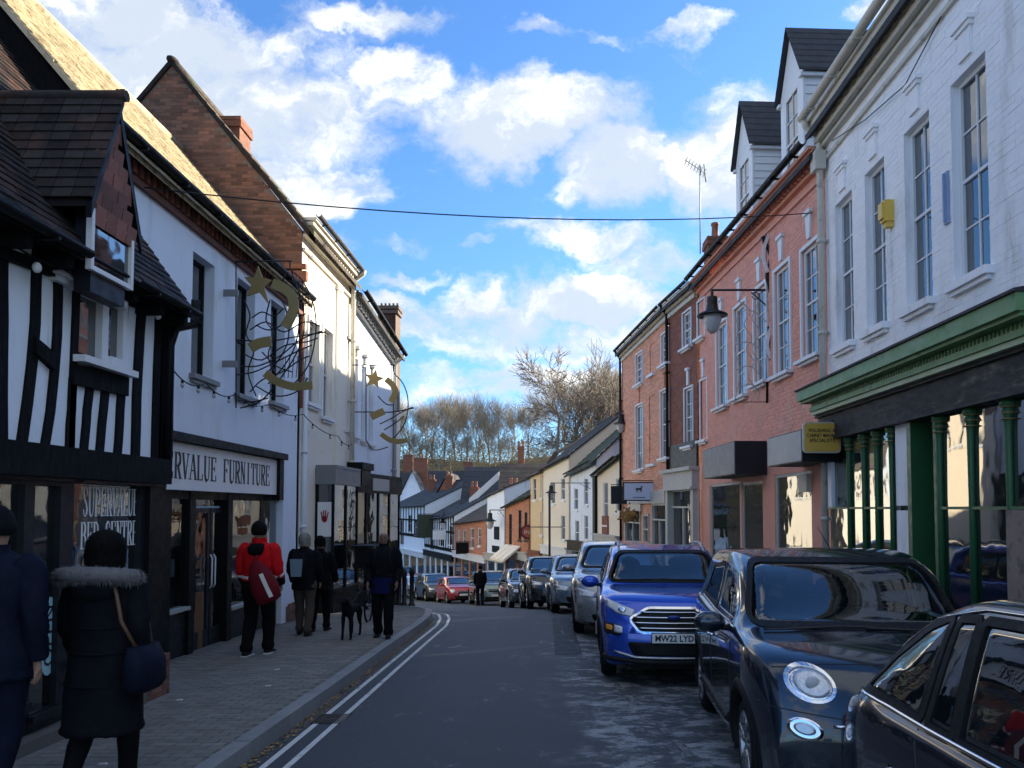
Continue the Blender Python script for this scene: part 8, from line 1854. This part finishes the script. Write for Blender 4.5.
# driver behind the wheel
ry_ = rad(-4.5); T_ = lambda x, y, z: V((FX, FY, rfn(FX, FY))) + Matrix.Rotation(ry_, 3, 'Z') @ V((x, y, z))
dr = thing('person', T_(-.38, 2.25, .6), 'person in dark clothes sitting at the steering wheel of the black compact car', 'person')
c0 = V((-.38, 2.18, 0)); Q = lambda x, y, z: (c0.x + x, c0.y + y, z + .07)
vs = [Q(0, .10, .62), Q(0, .12, .85), Q(0, .08, 1.02), Q(0, .03, 1.14), Q(0, -.0, 1.20), Q(0, -.02, 1.28), Q(0, -.01, 1.35), Q(-.17, .05, 1.05), Q(-.22, -.12, .90), Q(-.15, -.42, .98), Q(.17, .05, 1.05), Q(.22, -.12, .90), Q(.15, -.42, .98), Q(-.12, -.48, 1.0), Q(.12, -.48, 1.0)]
es = [(0, 1), (1, 2), (2, 3), (3, 4), (4, 5), (5, 6), (2, 7), (7, 8), (8, 9), (2, 10), (10, 11), (11, 12), (9, 13), (12, 14)]
skinned('body', [T_(*v) - dr.location for v in vs], es, [.13, .13, .13, .055, .06, .082, .07, .055, .042, .028, .055, .042, .028, .03, .03], m_skin, dr)
b = MB(); loft(b, [(T_(*Q(0, .12, .60)), .19, .13), (T_(*Q(0, .12, .85)), .19, .13), (T_(*Q(0, .08, 1.02)), .20, .12), (T_(*Q(0, .05, 1.10)), .14, .1), (T_(*Q(0, .04, 1.14)), .07, .07)], 18); 
for sg in (-1, 1): b.tube([T_(*Q(sg * .16, .05, 1.05)), T_(*Q(sg * .22, -.12, .90)), T_(*Q(sg * .16, -.38, .97))], [.07, .062, .045], 10)
b.build('jumper', m_coatk, dr)
b = MB(); b.ball(T_(*Q(0, .03, 1.33)), .105, .10, .12, 14, 10); b.build('hair', m_hairk, dr)
b = MB(); b.ball(T_(*Q(0, -.025, 1.29)), .078, .085, .105, 14, 10); b.ball(T_(*Q(0, -.112, 1.28)), .012, .018, .022, 8, 6); b.build('face', m_skin, dr)
b = MB()
for sg in (-1, 1): b.ball(T_(*Q(sg * .03, -.10, 1.305)), .012, .008, .006, 6, 5)
b.build('eyes', m_ink, dr)
# dog on a lead, facing the camera
dg_ = thing('dog', (-3.12, 12.45, zr(12.5) + PH), 'slim dark dog walking on a lead beside the bald person', 'dog'); z0 = 0
v = [(0, .32, .52), (0, .05, .50), (0, -.22, .52), (0, -.34, .60), (0, -.42, .70), (0, -.53, .69), (0, -.62, .665), (-.07, .34, .42), (-.075, .29, .30), (-.075, .40, .18), (-.075, .37, .03), (-.075, .32, .02), (.07, .34, .42), (.075, .27, .30), (.075, .37, .18), (.075, .34, .03), (.075, .29, .02),
     (-.065, -.24, .40), (-.07, -.24, .22), (-.07, -.27, .03), (-.07, -.31, .02), (.065, -.24, .40), (.07, -.30, .22), (.07, -.27, .05), (.07, -.32, .03), (0, .44, .50), (0, .54, .38), (0, .60, .28)]
e = [(0, 1), (1, 2), (2, 3), (3, 4), (4, 5), (5, 6), (0, 7), (7, 8), (8, 9), (9, 10), (10, 11), (0, 12), (12, 13), (13, 14), (14, 15), (15, 16), (2, 17), (17, 18), (18, 19), (19, 20), (2, 21), (21, 22), (22, 23), (23, 24), (0, 25), (25, 26), (26, 27)]
r = [.10, .105, .13, .075, .07, .045, .028, .065, .042, .024, .022, .022, .065, .042, .024, .022, .022, .045, .026, .022, .024, .045, .026, .022, .024, .025, .015, .01]
skinned('body', v, e, r, m_coatk, dg_)
b = MB()
for sg in (-1, 1): b.prism([(sg * .03, -.40, .75), (sg * .065, -.41, .745), (sg * .07, -.43, .82)], (0, .02, 0))
b.build('ears', m_coatk, dg_); b = MB(); b.ball((0, -.645, .672), .016, .012, .012, 8, 6); b.build('nose', m_ink, dg_)
b = MB(); loft(b, [((0, 0, 0), .1, .1)], 8, False) if False else b.tube([(0, .22, .51), (0, .05, .50), (0, -.16, .52)], [.125, .128, .15], 14); b.build('dog_coat', m_mossy, dg_); dg_.scale = (.95, .95, .95)
b = MB(); b.tube([(-3.12, 12.06, zr(12.1) + PH + .62), (-3.0, 12.15, zr(12.1) + PH + .62), (-2.85, 12.38, zr(12.4) + PH + .90)], .007, 5); o = b.build('dog_lead', m_ink, loc=(-3.1, 12.1, zr(12) + PH + .6)); tag(o, 'thin black lead from the dog to the bald person', 'lead')
# parked bicycle behind the dog
bk = thing('bicycle', (-3.25, 15.2, zr(15.2) + PH), 'dark bicycle leaning at the shop bay behind the dog', 'bicycle'); zb_ = zr(15.2) + PH; bx_ = -3.35
for yy in (14.7, 15.75):
    b = MB(); c = V((bx_, yy, zb_ + .34)); b.tube([c + V((.0, .33 * math.cos(t), .33 * math.sin(t))) for t in [2 * math.pi * k / 24 for k in range(25)]], .018, 6, False); w_ = b.build('wheel', m_tyre, bk)
    b = MB()
    for k in range(10): t = 2 * math.pi * k / 10; b.tube([c, c + V((0, .32 * math.cos(t), .32 * math.sin(t)))], .003, 3)
    b.lathe(c, [(.02, -.04), (.02, .04)], 8, 'x'); b.build('spokes', m_rim, w_)
b = MB(); A, B_, C_, D_ = V((bx_, 14.7, zb_ + .34)), V((bx_, 14.9, zb_ + .85)), V((bx_, 15.45, zb_ + .82)), V((bx_, 15.75, zb_ + .34)); E_ = V((bx_, 15.3, zb_ + .3))
for q in ((A, B_), (B_, C_), (C_, E_), (E_, B_), (E_, D_), (C_, D_)): b.tube(q, .016, 6)
b.tube([B_, B_ + V((0, -.05, .14))], .014, 6); b.build('frame', m_black, bk)
b = MB(); t_ = B_ + V((0, -.05, .14)); b.tube([t_ + V((-.26, .1, 0)), t_ + V((-.15, -.02, .02)), t_, t_ + V((.15, -.02, .02)), t_ + V((.26, .1, 0))], .013, 6); b.build('handlebar', m_black, bk)
b = MB(); b.tube([C_, C_ + V((0, .03, .13))], .012, 6); b.ball(C_ + V((0, .03, .15)), .07, .13, .03, 10, 6); b.build('saddle', m_black, bk)
